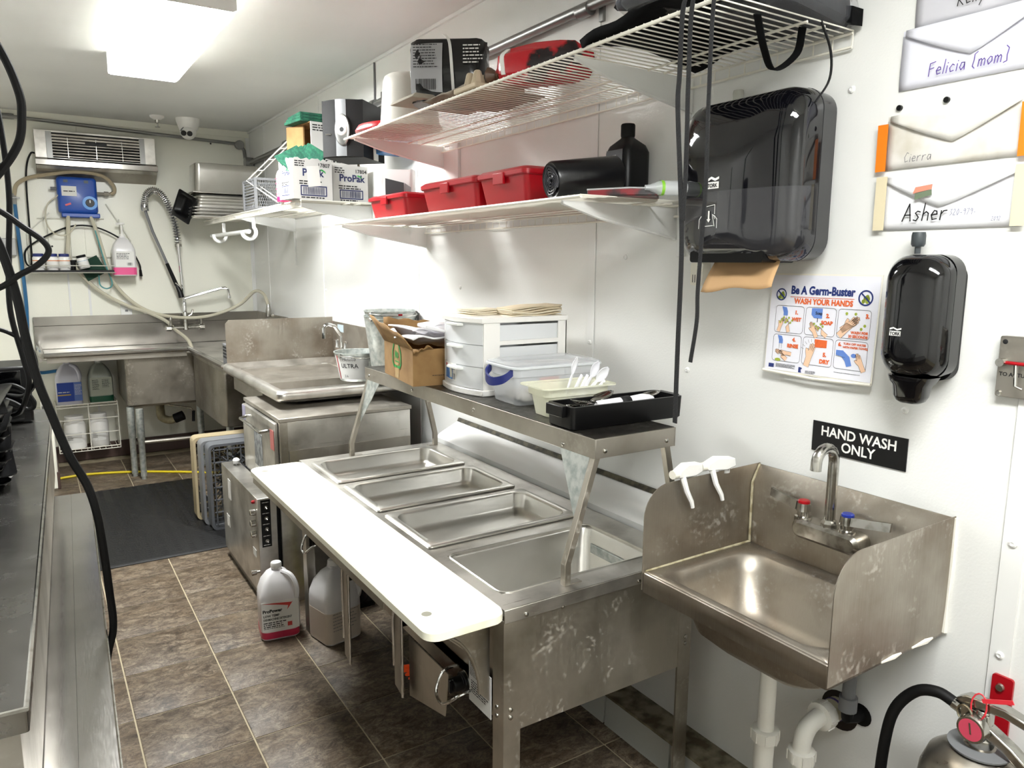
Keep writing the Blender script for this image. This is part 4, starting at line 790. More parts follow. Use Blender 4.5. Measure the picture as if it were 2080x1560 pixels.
# black bottle
t = T('black_bottle', 'black plastic bottle with a small label standing at the wall end of the bag roll', 'bottle', (-.075, 1.775, 1.703))
z = 1.703; k0 = .378
P('body', MB().loft([rr(-.118, -.022, 1.723, 1.828, .02, 5, z), rr(-.12, -.02, 1.721, 1.83, .022, 5, z+.008), rr(-.12, -.02, 1.721, 1.83, .022, 5, z+.155), rr(-.112, -.028, 1.728, 1.823, .022, 5, z+.175), rr(-.09, -.052, 1.753, 1.798, .018, 5, z+.197), rr(-.088, -.054, 1.757, 1.793, .016, 5, z+.202)]), M_BLK, t, smooth=50)
P('cap', MB().lathe([(.02, z+.2), (.0215, z+.205), (.0215, z+.235), (.019, z+.239)], (-.071, 1.775, 0), n=20), M_BLKM, t)
P('label', MB().box(-.1215, -.1202, 1.74, 1.812, z+.09, z+.16), mat('label_dark', '2c2c30', .5), t); P('label_window', MB().box(-.1222, -.1216, 1.768, 1.808, z+.11, z+.145), M_LBL, t)
mb = MB(); pl = Pl((-.1223, 1.806, z+.11), YD, ZD); pl.small(mb, .002, .03, .006, .003, .006, 1); P('label_print', mb, M_INK, t); P('label_band', MB().box(-.1224, -.1217, 1.768, 1.808, z+.10, z+.111), M_RED, t)
t = T('red_packet', 'flat red and dark packet lying at the near end of the lower shelf', 'packet', (-.28, 1.5, 1.703)); P('wrap', MB().prism([(-.36, 1.60), (-.30, 1.50), (-.24, 1.46), (-.14, 1.56), (-.25, 1.66)], 'z', 1.703, 1.722), mat('packet_red', '7c1c24', .4, noise=(18, '2a2426', .45, .6)), t, bevel=.003); P('edge_seal', MB().tube([(-.36, 1.60, 1.7215), (-.30, 1.50, 1.7225), (-.24, 1.46, 1.7215)], .0025, 6), M_CLEAR, t)
t = T('clear_bottle', 'small clear bottle with a green collar lying near the shelf end', 'bottle', (-.2, 1.45, 1.703)); q_ = Matrix.Translation((-.27, 1.475, 1.7225)) @ Vector((0,0,1)).rotation_difference(Vector((.9, -.42, 0))).to_matrix().to_4x4()
P('bottle', MB().lathe([(.007, 0), (.008, .012), (.018, .035), (.019, .06), (.019, .14), (.012, .145)], n=18).xf(q_), M_CLEAR, t); P('collar', MB().lathe([(.0195, .04), (.0195, .048)], n=18, cap0=False, cap1=False).xf(q_), mat('lime', '86c43a', .4), t)
# ---------------------------------------------------------------- upper shelf goods
zt_ = 2.0535
t = T('red_lid', 'round red plastic lid lying at the far end of the upper shelf', 'lid', (-.27, 3.0, zt_), 0, local=True, ry=-4); t.location.z += .012
P('disc', MB().lathe([(.165, .0), (.172, .004), (.172, .012), (.158, .03), (.15, .028), (.13, .026), (.02, .028)], n=40), M_RED, t, smooth=50)
t = T('clear_bucket', 'milky clear bucket standing upside down on the upper shelf', 'bucket', (-.29, 2.83, zt_))
P('shell', MB().lathe([(.127, zt_), (.13, zt_+.004), (.124, zt_+.014), (.117, zt_+.018), (.104, zt_+.175), (.098, zt_+.192), (.085, zt_+.2), (.02, zt_+.2)], (-.29, 2.83, 0), n=36, cap0=False), mat('milky_plastic', 'dfdcd4', .3, alpha=.12), t, smooth=50)
t = T('black_food_bag', 'black and silver printed food bag with a white tie on the upper shelf', 'bag', (-.30, 2.47, zt_+.03), -38, local=True)
m_bag = mat('black_foil_bag', '0a0a0c', .22, bump=(14, .4)); m_sil = mat('silver_print', 'a9a9ac', .35, .4)
P('bag', pillow(.27, .17, .205, 6, .004), m_bag, t, smooth=60)
P('silver_panel', MB().grid(lambda u, v: (-.128+.115*u, -.0885-.004+.03*abs(v-.45)**2*1.5+.022*(1-u)**3, .025+.165*v), 6, 6), m_sil, t)
mb = MB(); pl = Pl((-.125, -.094, .03), (1,0,0), (0,0,1), .0006); pl.small(mb, .012, .1, .15, .003, .009, 9, 2, 3); pl.barcode(mb, .02, .004, .09, .04, 2, 6); P('small_print', mb, M_INK, t)
mb = MB(); pl = Pl((.03, -.094, .1), (1,0,0), (0,0,1), .0006); pl.small(mb, .03, .1, .075, .004, .011, 6, 2, 5); P('white_print', mb, M_LBL, t)
P('tie', MB().strap(spline([(-.02, -.02, .235), (0, -.06, .213), (.014, -.088, .18), (.022, -.098, .1), (.026, -.094, .03)], 4), .010, (1,0,0)), M_LBL, t)
t = T('egg_tray', 'grey cardboard egg tray lying on the upper shelf under the black food bag', 'egg carton', (-.3, 2.35, zt_))
m_pulp = mat('pulp_grey', '8d8273', .9, noise=(30, '786c5e', .4, .6))
P('tray', MB().grid(lambda u, v: (-.435+.30*u, 2.12+.30*v, zt_+.018+.012*math.sin(u*6*math.pi)*math.sin(v*4*math.pi)), 36, 24), m_pulp, t, solid=.003)
P('lid', MB().prism([(-.47, zt_+.034), (-.455, zt_+.05), (-.16, zt_+.05), (-.15, zt_+.034)], 'y', 2.43, 2.62), mat('pulp_lid', '9a9284', .85), t, bevel=.004)
def cone_cells(t, c, nx, ny, m):
    mb = MB()
    for i in range(nx):
        for j in range(ny): mb.lathe([(.022, 0), (.012, .038), (.008, .042)], (c[0]+.046*i, c[1]+.046*j, c[2]), n=8)
    P('cell_peaks', mb, m, t)
t = T('egg_carton', 'beige egg carton with pointed cells standing between the two bags on the upper shelf', 'egg carton', (-.33, 2.18, zt_)); P('tray', MB().box(-.44, -.26, 2.05, 2.19, zt_, zt_+.016), mat('pulp_beige', 'b5a68e', .9), t, bevel=.004); cone_cells(t, (-.415, 2.08, zt_+.014), 4, 2, bpy.data.materials['pulp_beige'])
t = T('red_food_bag', 'crumpled red and black foil food bag lying on the upper shelf', 'bag', (-.30, 1.90, zt_), -65, local=True)
P('bag', MB().loft([[(x, y*s_+.006*math.sin(9*x/.1+i), max(0, .048+z_*s_*1.0+.006*math.sin(i*5+k))) for i, (x, y, z_) in enumerate(rr(-.07, .07, -.046, .046, .03, 5, xx, 'x')) for x, y, z_ in [(xx, y*1.0, z_)]] for k, (xx, s_) in enumerate(((-.15, .25), (-.12, .75), (-.08, .98), (0, 1.06), (.08, 1.0), (.13, .85), (.16, .35)))]), mat('red_foil', 'b01420', .2, bump=(22, .5), noise=(7, '180d10', .55, .6)), t, smooth=60)
P('tie', MB().strap(spline([(-.10, -.03, .10), (-.095, -.072, .07), (-.09, -.07, .02)], 4), .014, (1,0,0)), M_LBL, t)
P('twisted_end', MB().lathe([(.012, -.20), (.028, -.185), (.012, -.16), (.02, -.145)], (0, 0, .04), 'x', 9), mat('brown_foil', '5b4636', .3, bump=(30, .5)), t)
m_cloth = mat('black_cloth', '040405', .9, bump=(60, .3), spec=.15)
t = T('folded_apron', 'folded black apron lying along the front of the upper shelf', 'apron', (-.3, 1.4, zt_))
P('cloth', MB().grid(lambda u, v: (-.445+.40*u, 1.535-.43*v, zt_+.012+.022*math.sin(math.pi*u)+.055*v*(1-.3*math.sin(6*u))+.006*math.sin(14*v+4*u)), 16, 16), m_cloth, t, solid=.02, soff=-1, smooth=70)
P('fold', MB().grid(lambda u, v: (-.43+.36*u, 1.42-.12*v, zt_+.055+.045*math.sin(math.pi*v)+.008*math.sin(8*u)), 12, 8), m_cloth, t, solid=.015, smooth=70)
m_film = mat('clear_film', '9a9da6', .08, alpha=.84, bump=(25, .9))
def wrapped(label, c, s, tilt):
    t = T('wrapped_bundle', label, 'bundle', c, tilt, local=True, group='plastic wrapped black clothing on the upper shelf')
    P('clothing', MB().loft([rr(-s[0]*f, s[0]*f, -s[1]*f, s[1]*f, .03, 5, z_) for z_, f in ((.006, .9), (.02, 1), (s[2]*.7, .97), (s[2], .8))]), mat('wrapped_cloth', '08080a', .8) if 'wrapped_cloth' not in bpy.data.materials else bpy.data.materials['wrapped_cloth'], t)
    rnd = random.Random(3); lo = []
    for z_, f in ((.0, .95), (.015, 1.08), (s[2]*.4, 1.1), (s[2]*.8, 1.04), (s[2]+.01, .85)):
        lo.append([(x*(1+rnd.uniform(-.02, .05)), y*(1+rnd.uniform(-.02, .05)), z_) for x, y, _ in rr(-s[0]*f, s[0]*f, -s[1]*f, s[1]*f, .035, 6, z_)])
    P('plastic_wrap', MB().loft(lo), m_film, t, smooth=60); return t
wrapped('black clothing bundle in shiny clear plastic at the front of the upper shelf', (-.355, 1.28, zt_+.03), (.10, .11, .085), 4)
wrapped('black clothing bundle in shiny clear plastic at the shelf end near the envelopes', (-.17, 1.17, zt_), (.15, .105, .10), 10)
t = T('black_bundle', 'bunched black cloth with dangling ties pressed between the plastic wrapped bundles', 'cloth', (-.25, 1.17, zt_)); P('cloth', MB().grid(lambda u, v: (-.38+.36*u, 1.10+.12*v, zt_+.01+.05*math.sin(math.pi*v)*(.7+.3*math.sin(7*u))), 12, 8), m_cloth, t, solid=.012, smooth=70)
P('corner', MB().obox((-.03, 1.10, zt_+.03), (.02, 0, 0), (0, .03, .01), (0, 0, .018)), m_cloth, t)
# apron ties hanging over the shelf edge
m_web = mat('black_webbing', '121214', .8, bump=(300, .4))
def tie(label, pts, w):
    O('apron_tie', label, 'strap', MB().strap(spline(pts, 6), w, [(0, .9, .05)]*(6*(len(pts)-1)+1)), m_web, 'black apron ties hanging from the upper shelf', smooth=60)
XT = -.443
tie('long black webbing tie hanging from the upper shelf down past the cutlery bin', [(-.40, 1.19, zt_+.03), (XT, 1.188, zt_+.005), (XT-.002, 1.191, 1.92), (XT-.002, 1.192, 1.85), (XT, 1.175, 1.67), (XT, 1.166, 1.55), (XT, 1.166, 1.35), (XT, 1.165, 1.182)], .012)
tie('black webbing tie from the upper shelf ending level with the plastic drawers', [(-.40, 1.105, zt_+.03), (XT, 1.105, zt_+.005), (XT-.002, 1.107, 1.84), (XT-.002, 1.104, 1.69), (XT, 1.112, 1.556), (XT, 1.115, 1.47), (XT, 1.114, 1.41), (XT, 1.127, 1.322)], .0095)
tie('shorter black tie crossing the front of the towel dispenser', [(-.40, 1.163, zt_+.03), (XT, 1.163, zt_+.005), (XT-.004, 1.163, 1.90), (XT-.003, 1.162, 1.80), (XT-.002, 1.162, 1.70), (XT-.001, 1.166, 1.62)], .011)
O('cloth_loop', 'black fabric loop drooping through the upper shelf near the wall', 'strap', MB().strap(spline([(-.30, 1.12, zt_-.01), (-.26, 1.13, zt_-.07), (-.2, 1.15, zt_-.10), (-.14, 1.14, zt_-.06), (-.15, 1.12, zt_-.01)], 6), .02, (0, 1, .3)), m_cloth)
O('thin_tie', 'thin black tie end dangling at the near end of the upper shelf', 'strap', MB().strap(spline([(-.13, 1.09, zt_), (-.10, 1.082, zt_-.06), (-.10, 1.08, zt_-.12), (-.13, 1.09, zt_-.17)], 6), .006, (.3, .9, 0)), m_web)
# ================================================================ STEAM TABLE
zt = .734; X0, X1, Y0, Y1 = -.755, -.13, 1.375, 2.94
tb = T('steam_table', 'steel four well steam table with an open near well and white cutting board', 'steam table', (-.44, 2.15, 0))
py = [2.532-.3672*k for k in range(4)]
mb = MB(); o0, o1 = -.715, -.228
def strip(x0, x1, y0, y1): mb.box(x0, x1, y0, y1, zt-.016, zt)
strip(X0, o0, Y0, Y1); strip(o1, X1, Y0, Y1); edge = Y0
for y in reversed(py): strip(o0, o1, edge, y+.02); edge = y+.304
strip(o0, o1, edge, Y1)
P('top', mb, M_ST, tb, smooth=0)
mb = MB().prism([(X0, zt-.001), (X0, zt-.034), (X1, zt-.034), (X1, zt-.001)], 'y', Y0-.003, Y0); P('end_nosing', mb, M_ST, tb, bevel=.001)
P('far_nosing', MB().box(X0, X1, Y1, Y1+.003, zt-.034, zt-.001), M_ST, tb)
P('end_panel', MB().box(X0+.003, X1-.003, Y0+.002, Y0+.006, .415, zt-.02), M_STV, tb); P('end_panel', MB().box(X0+.003, X1-.003, Y1-.006, Y1-.002, .415, zt-.02), M_STV, tb)
P('front_panel', MB().box(X0+.012, X0+.016, Y0+.05, Y1-.045, .425, zt-.02), M_STV, tb); P('back_panel', MB().box(X1-.01, X1-.006, Y0+.006, Y1-.006, .415, zt-.02), M_STV, tb)
P('lower_front_panel', MB().prism([(X0+.012, .47), (X0+.012, .50), (X0+.06, .415), (X0+.05, .41)], 'y', Y0+.05, Y1-.045), M_STV, tb)
for x0, x1 in ((X0, X0+.048), (X1-.05, X1-.002)):
    for y0, y1 in ((Y0+.001, Y0+.05), (Y1-.048, Y1-.001)):
        a_, b_ = (x0, x1) if x0 < -.5 else (x1, x0); s_ = 1 if x0 < -.5 else -1
        yo, yi = (y0, y1) if y0 < 2 else (y1, y0); e_ = .003*(1 if y0 < 2 else -1)
        P('leg', MB().prism([(a_, yo), (b_, yo), (b_, yo+e_), (a_+.003*s_, yo+e_), (a_+.003*s_, yi), (a_, yi)], 'z', 0, zt-.03), M_STV, tb)
        P('foot', MB().lathe([(.016, .0), (.02, .004), (.018, .02), (.012, .022)], ((a_+b_)/2, (yo+yi)/2, 0), n=14), M_BLKM, tb)
# open well liner and shallow wells under the pans
y = py[3]
P('well_liner', MB().loft([rr(o0-.001, o1+.001, y+.019, y+.305, .03, 6, zt-.004), rr(o0, o1, y+.02, y+.304, .03, 6, zt-.012), rr(o0+.012, o1-.012, y+.03, y+.294, .03, 6, zt-.03), rr(o0+.014, o1-.014, y+.032, y+.292, .035, 6, zt-.17), rr(o0+.03, o1-.03, y+.048, y+.276, .03, 6, zt-.19)], False, True), M_STP, tb, solid=.0012, smooth=45)
P('well_bead', MB().tube(rr(o0-.001, o1+.001, y+.018, y+.306, .03, 6, zt+.001), .0028, 6, closed=True), M_STP, tb)
P('water_line', MB().box(o1-.02, o1-.0135, y+.08, y+.26, zt-.075, zt-.045), M_GALV, tb, bevel=.003)
scr = mk('screw', MB().lathe([(.006, 0), (.0055, -.003), (.003, -.0045)], ax='y', n=12, cap0=False), M_CHW)
for x, z in ((-.695, .71), (-.34, .71), (-.585, .70), (-.735, .475), (-.735, .455), (-.155, .50), (-.155, .48)): piece('screw', scr, (x, Y0-.003 if z > .705 else Y0+.001, z), tb)
for z in (.475, .452): piece('screw', scr, (X0, Y0+.03, z), tb, (0, 0, math.radians(-90)))
# cutting board and its shelf
P('board_shelf', MB().prism([(X0-.001, .715), (-.95, .708), (-.952, .684), (-.949, .684), (-.947, .705), (X0-.001, .712)], 'y', 1.62, 2.89), M_STD, tb)
for y in (1.44, 2.84): P('board_bracket', MB().prism([(X0+.0, .706), (-.93, .703), (-.93, .692), (-.88, .675), (-.82, .62), (-.79, .545), (-.785, .50), (X0, .47)], 'y', y, y+.003), M_STV, tb)
P('bracket_rib', MB().tube([(-.93, 1.439, .697)]+[(-.93+.145*math.sin(math.radians(a)), 1.439, .69-.19*(1-math.cos(math.radians(a)))) for a in range(10, 91, 10)], .004, 6), M_STV, tb)
m_board = mat('board_poly', 'f2efdc', .4, noise=(6, 'e6e2c4', .6, .75))
bd = P('cutting_board', MB().loft([[(x, y, z) for x, y, _ in rr(-.962+i, -.758-i*.3, 1.352+i, 2.905-i, .035, 6)] for z, i in ((.716, .002), (.718, 0), (.7355, 0), (.739, .003))]), m_board, tb)
for y in (1.445, 2.83): P('board_hole', MB().lathe([(.012, .7392), (.011, .7395)], (-.92, y, 0), n=18), mat('hole_grey', '8d8a7c', .7) if y < 2 else bpy.data.materials['hole_grey'], bd)
# control knobs with guards, deep bent guards at the two middle wells
for y, z, g in ((2.70, .475, 0), (2.29, .49, 1), (1.865, .51, 2), (1.565, .46, 0)):
    kb = P('knob', MB().lathe([(.026, X0-.002), (.026, X0-.010), (.019, X0-.012), (.018, X0-.036), (.015, X0-.038)], (0, y, z), 'x', 20).box(X0-.046, X0-.036, y-.005, y+.005, z-.018, z+.018), M_BLK, tb, bevel=.001)
    P('dial_ring', MB().lathe([(.03, X0-.0), (.03, X0-.003)], (0, y, z), 'x', 24), M_CHR, kb)
    if g == 0: P('knob_guard', MB().tube(spline([(X0+.01, y-.045, z+.0), (X0-.04, y-.048, z-.002), (X0-.062, y-.02, z-.03), (X0-.064, y+.012, z-.045), (X0-.06, y+.045, z-.03), (X0-.035, y+.05, z+.015), (X0+.01, y+.048, z+.02)], 5), .0042, 8), M_CHR, kb)
    else:
        zb = .195 if g == 1 else .30
        P('guard_plate', MB().prism([(y-.028, z+.035), (y+.02, z+.03), (y+.03, z-.0), (y+.03, zb), (y-.028, zb-.015)], 'x', X0-.052, X0-.049), M_STD, kb)
        P('guard_edge', MB().tube([(X0-.052, y+.032, zb+.06), (X0-.054, y+.032, z), (X0-.054, y+.018, z+.035), (X0-.054, y-.014, z+.04), (X0-.054, y-.03, z+.02), (X0-.054, y-.03, zb-.01)], .0045, 8), M_CHR, kb)
P('apron_plate', MB().prism([(1.60, .47), (1.84, .47), (1.84, .285), (1.62, .34)], 'x', X0-.03, X0-.027), M_STV, tb)
pt_ = P('rating_plate', MB().box(X0-.0012, X0+.0005, 1.432, 1.54, .424, .535), M_LBL, tb)
pl = Pl((X0-.0013, 1.54, .424), YD, ZD, .0005); mb = MB(); pl.small(mb, .006, .10, .102, .0018, .0042, 8, 1, 2); pl.small(mb, .012, .098, .058, .003, .0062, 6, 1, 4); P('small_print', mb, M_INK, pt_)
st_ = P('warning_sticker', MB().box(X0+.0105, X0+.012, 2.845, 2.885, .56, .635), M_LBL, tb); mb = MB(); pl = Pl((X0+.0103, 2.885, .56), YD, ZD); pl.small(mb, .005, .035, .034, .003, .007, 4); pl.disc(mb, .02, .055, .011, 1, 16); P('small_print', mb, M_INK, st_)
m_glow = mat('heater_glow', (1, .09, .012), .7, emit=.06); m_glow.node_tree.nodes['Principled BSDF'].inputs['Base Color'].default_value = (.02, .01, .008, 1)
P('heating_element', MB().tube([(-.745+.04*(k % 2), 1.90+.012*k, .285) for k in range(9)], .006, 6), m_glow, tb)
P('drain_pipe', MB().tube([(-.45, 1.75, .40), (-.45, 1.62, .34), (-.2, 1.60, .33), (-.1, 1.60, .33)], .022, 12), mat('rusty_pipe', '3c2a20', .55), tb)
P('drain_end', MB().lathe([(.026, -.13), (.032, -.10), (.034, -.05), (.02, -.045)], (0, 1.60, .33), 'x', 14), mat('rust_brown', '4a2617', .6), tb); P('drain_clamp', MB().lathe([(.027, -.142), (.027, -.132)], (0, 1.60, .33), 'x', 14), M_WHE, tb)
# pans in the wells
for k, nm in enumerate(('farthest', 'middle', 'nearest')): hotel_pan('steam_pan', f'shallow full size steel pan in the steam table, {nm} of the three' if k != 1 else 'shallow full size steel pan in the steam table between the other two', 'pan', (-.4725, py[k]+.162, zt+.007), 0, .527, .322, .058, M_STP, 'steel pans set in the steam table')
# splash ledge between table and wall
t = T('wall_ledge', 'glossy white ledge strip between the steam table and the wall', 'ledge', (-.06, 2.2, .74)); P('ledge', MB().prism([(-.122, .70), (-.122, .75), (-.105, .766), (-.004, .815), (0, .815), (0, .70)], 'y', 1.33, 2.96), mat('ledge_white', (.82, .82, .8), .12), t)
P('grimy_seal', MB().prism([(-.006, .812), (-.016, .812), (-.008, .826), (-.002, .826)], 'y', 1.33, 2.96), mat('grime', '55503f', .7, noise=(30, '2a261c', .4, .6)), t); P('support', MB().box(-.115, -.01, 1.36, 2.93, .60, .70), M_WHE, t)
# ---------------------------------------------------------------- overshelf
os_ = P('overshelf', MB().box(-.475, -.205, 1.40, 2.905, 1.098, 1.1), M_STD, tb)
P('shelf_edge', MB().box(-.477, -.474, 1.398, 2.907, 1.05, 1.1), M_STD, os_, bevel=.001); P('shelf_edge', MB().box(-.206, -.203, 1.398, 2.907, 1.05, 1.1), M_STD, os_); P('shelf_edge', MB().box(-.474, -.206, 1.398, 1.401, 1.05, 1.1), M_STD, os_, bevel=.001); P('shelf_edge', MB().box(-.474, -.206, 2.904, 2.907, 1.05, 1.1), M_STD, os_)
P('work_surface_mat', MB().box(-.474, -.206, 1.402, 2.903, 1.1, 1.1015), steel('overshelf_top', '5d5a54', .35, (3, 3, 3), 10, spots=.35, dark='38352f'), os_)
for y in (1.412, 2.888):
    for pts in ([(-.55, y, zt), (-.55, y, zt+.055), (-.462, y, 1.06)], [(-.166, y, zt), (-.166, y, zt+.055), (-.228, y, 1.06)]):
        lo = [[(px+s1*.0095, y+s2*.0095, pz) for s1, s2 in ((-1,-1), (1,-1), (1,1), (-1,1))] for px, _, pz in pts]; P('post', MB().loft(lo), M_STV, tb, bevel=.0015, smooth=0)
    P('post_foot', MB().box(-.54, -.505, y-.008, y+.012, zt, zt+.003), M_STD, tb); P('post_foot', MB().box(-.20, -.175, y-.008, y+.012, zt, zt+.003), M_STD, tb)
    s = 1 if y < 2 else -1
    P('gusset', MB().add([(-.4765, y+s*.009, 1.05), (-.4765, y+s*.13, 1.05), (-.513, y+s*.012, .88), (-.511, y+s*.009, .90)], [(0,1,2,3)]), M_GALV, tb, solid=.002, smooth=0)
for y, z in ((1.53, 1.062), (2.0, 1.075), (2.45, 1.07), (2.86, 1.07)): piece('screw', scr, (-.477, y, z), tb, (0, 0, math.radians(-90)))
for x in (-.445, -.235): piece('screw', scr, (x, 1.398, 1.068), tb)
ZS = 1.1018
# ---- cardboard box of napkins
m_cardi = mat('card_inside', '8a673c', .85)
cb = open_carton('napkin_box', 'torn brown cardboard box full of white napkins on the overshelf', (-.385, 2.50, ZS), -8, .21, .37, .13, M_CARD, .0)
cb.location = (-.394, 2.51, ZS)
def flap_(pts, nm='flap'): P(nm, MB().grid(lambda u, v: tuple((Vector(pts[0])*(1-u)+Vector(pts[1])*u)*(1-v)+(Vector(pts[3])*(1-u)+Vector(pts[2])*u)*v+Vector((0, 0, .004*math.sin(17*u)*v))), 10, 3), M_CARD, cb, solid=.004)
flap_([(-.105, .185, .13), (-.105, -.185, .13), (-.128, -.17, .168), (-.155, .20, .225)]); flap_([(.105, -.18, .13), (.105, .185, .13), (.13, .19, .20), (.12, -.02, .185)])
flap_([(-.105, .185, .13), (.105, .185, .13), (.10, .20, .195), (-.10, .21, .215)]); flap_([(-.105, -.185, .13), (-.03, -.185, .13), (-.05, -.205, .145), (-.11, -.215, .12)])
P('tape', MB().add([(-.1058, .035, .13), (-.1058, -.012, .13), (-.1058, -.012, .005), (-.1058, .035, .005)], [(0,1,2,3)]), mat('clear_brown_tape', 'b79a6a', .25), cb, smooth=0)
pl = Pl((-.1062, .07, .0), (0,-1,0), ZD, .0006); mb = MB()
pl.line(mb, [(.024, .128), (.008, .10), (.008, .062), (.022, .047), (.055, .047)], .0095); pl.line(mb, [(.088, .128), (.112, .10), (.112, .062), (.098, .047), (.068, .047)], .0095)
pl.line(mb, [(.035, .075), (.042, .105), (.052, .08), (.058, .104), (.066, .08)], .005); pl.line(mb, [(.066, .072), (.068, .1), (.08, .096), (.08, .085), (.07, .082)], .004); pl.line(mb, [(.04, .066), (.092, .066)], .004)
P('green_print', mb, M_GRN, cb, smooth=0)
mb = MB(); pl = Pl((-.105, -.1856, 0), (1,0,0), ZD); pl.small(mb, .07, .13, .035, .002, .006, 1); P('small_print', mb, M_INK, cb)
m_nap = mat('napkin_white', 'ecebee', .85)
for k, (x, y, z, rx, ry, rz) in enumerate(((0, .08, .125, 8, -5, 20), (.02, -.03, .13, -10, 8, -15), (-.03, .0, .135, 5, 12, 40), (.045, -.09, .135, -22, 14, 10), (.04, .11, .125, 4, -14, -30), (-.04, -.11, .12, -6, 4, 8))):
    o = O('napkin', 'white paper napkin in the torn cardboard box, '+('at the far side', 'in the middle', 'toward the left edge', 'at the near right corner', 'at the far right', 'at the near left corner')[k], 'napkin', MB().grid(lambda u, v: (-.08+.16*u, -.08+.16*v, .012*math.sin(3*u+2*v)+.006*math.sin(9*u)), 8, 8), m_nap, 'napkins in the cardboard box', solid=.006); o.location = cb.matrix_basis @ Vector((x, y, z+.02)); o.rotation_euler = [math.radians(a) for a in (rx, ry, rz-8)]
o = O('napkin_fan', 'white folded napkin jutting out over the near rim of the cardboard box', 'napkin', MB().add([(-.08, .03, .0), (.06, .055, .012), (.085, -.06, -.038), (-.06, -.03, -.004), (-.08, .03, .012), (.06, .055, .03), (.09, -.062, -.032), (-.06, -.03, .01)], [(0,1,2,3), (4,5,6,7), (0,1,5,4), (1,2,6,5), (2,3,7,6), (3,0,4,7)]), m_nap, bevel=.004); o.location = (-.405, 2.345, 1.268); o.rotation_euler[2] = -.25
# ---- drawer unit
du = T('drawer_unit', 'white plastic three drawer unit with clear drawers on the overshelf', 'drawer unit', (-.27, 2.17, ZS))
dz, DH = ZS, .236; dx0, dx1, dy0, dy1 = -.415, -.085, 2.045, 2.315
def bow(x, y): return x-.028*math.sin(math.pi*(y-dy0)/(dy1-dy0))
def bowslab(x0, x1, z0, z1, grow=0):
    ys = [dy0-grow+(dy1-dy0+2*grow)*k/12 for k in range(13)]
    return MB().prism([(bow(x0, min(max(y, dy0), dy1)), y) for y in ys]+[(x1, dy1+grow), (x1, dy0-grow)], 'z', z0, z1)
P('top', bowslab(dx0-.006, dx1+.004, dz+DH, dz+DH+.018, .004), M_WHT, du, bevel=.003); P('base', bowslab(dx0-.006, dx1+.004, dz, dz+.02, .004), M_WHT, du, bevel=.003)
for y in (dy0, dy1-.005):
    mb = MB().box(dx0+.002, dx0+.062, y, y+.005, dz+.02, dz+DH).box(dx1-.035, dx1, y, y+.005, dz+.02, dz+DH)
    for k in range(4): mb.box(dx0+.062, dx1-.035, y, y+.005, dz+.02+.072*k, min(dz+.034+.072*k, dz+DH))
    P('side_frame', mb, M_WHT, du, smooth=0)
P('back', MB().box(dx1-.004, dx1, dy0, dy1, dz+.02, dz+DH), M_WHT, du)
m_dr = mat('drawer_clear', 'eef0f2', .2, alpha=.25)
for k in range(3):
    z0 = dz+.022+.072*k
    dr = P('drawer', bowslab(dx0+.003, dx0+.009, z0, z0+.070, -.006).box(dx0+.01, dx1-.01, dy0+.008, dy0+.011, z0, z0+.062).box(dx0+.01, dx1-.01, dy1-.011, dy1-.008, z0, z0+.062).box(dx0+.01, dx1-.01, dy0+.008, dy1-.008, z0, z0+.003), m_dr, du)
    P('handle', MB().prism([(bow(dx0, 2.18)+.002, 2.13), (bow(dx0, 2.18)-.016, 2.145), (bow(dx0, 2.18)-.018, 2.18), (bow(dx0, 2.18)-.016, 2.215), (bow(dx0, 2.18)+.002, 2.23)], 'z', z0+.058, z0+.067), M_FROST if False else mat('handle_frost', 'e6e8e6', .3) if k == 0 else bpy.data.materials['handle_frost'], dr, bevel=.002)
    P('contents', MB().box(dx0+.03, dx1-.03, dy0+.03, dy1-.03, z0+.004, z0+.02+.012*(k % 2)), mat('drawer_contents', 'a9aba8', .8, noise=(20, '7d8084', .4, .6)) if k == 0 else bpy.data.materials['drawer_contents'], dr, bevel=.006)
lb = P('sticker', MB().grid(lambda u, v: (bow(dx0+.003, 2.285-.105*u)-.0012, 2.285-.105*u, dz+.036+.058*v), 6, 1), M_LBL, du)
P('sticker_blue', MB().grid(lambda u, v: (bow(dx0+.003, 2.282-.075*u)-.002, 2.282-.075*u, dz+.038+.044*v), 5, 1), mat('sticker_blue', '2a5fa8', .5, noise=(30, '4f93c8', .45, .6)), lb)
P('sticker_picture', MB().grid(lambda u, v: (bow(dx0+.003, 2.232-.022*u)-.0028, 2.232-.022*u, dz+.044+.03*v), 2, 1), mat('sticker_grey', 'b5b2a4', .6), lb); P('sticker_red', MB().grid(lambda u, v: (bow(dx0+.003, 2.28-.02*u)-.0028, 2.28-.02*u, dz+.076+.012*v), 2, 1), mat('sticker_red', 'd0606a', .5), lb)
mb = MB(); pl = Pl((bow(dx0+.003, 2.19)-.0026, 2.203, dz+.04), YD, ZD); pl.barcode(mb, 0, 0, .018, .02); pl.small(mb, 0, .018, .045, .002, .006, 3); P('sticker_print', mb, M_INK, lb)
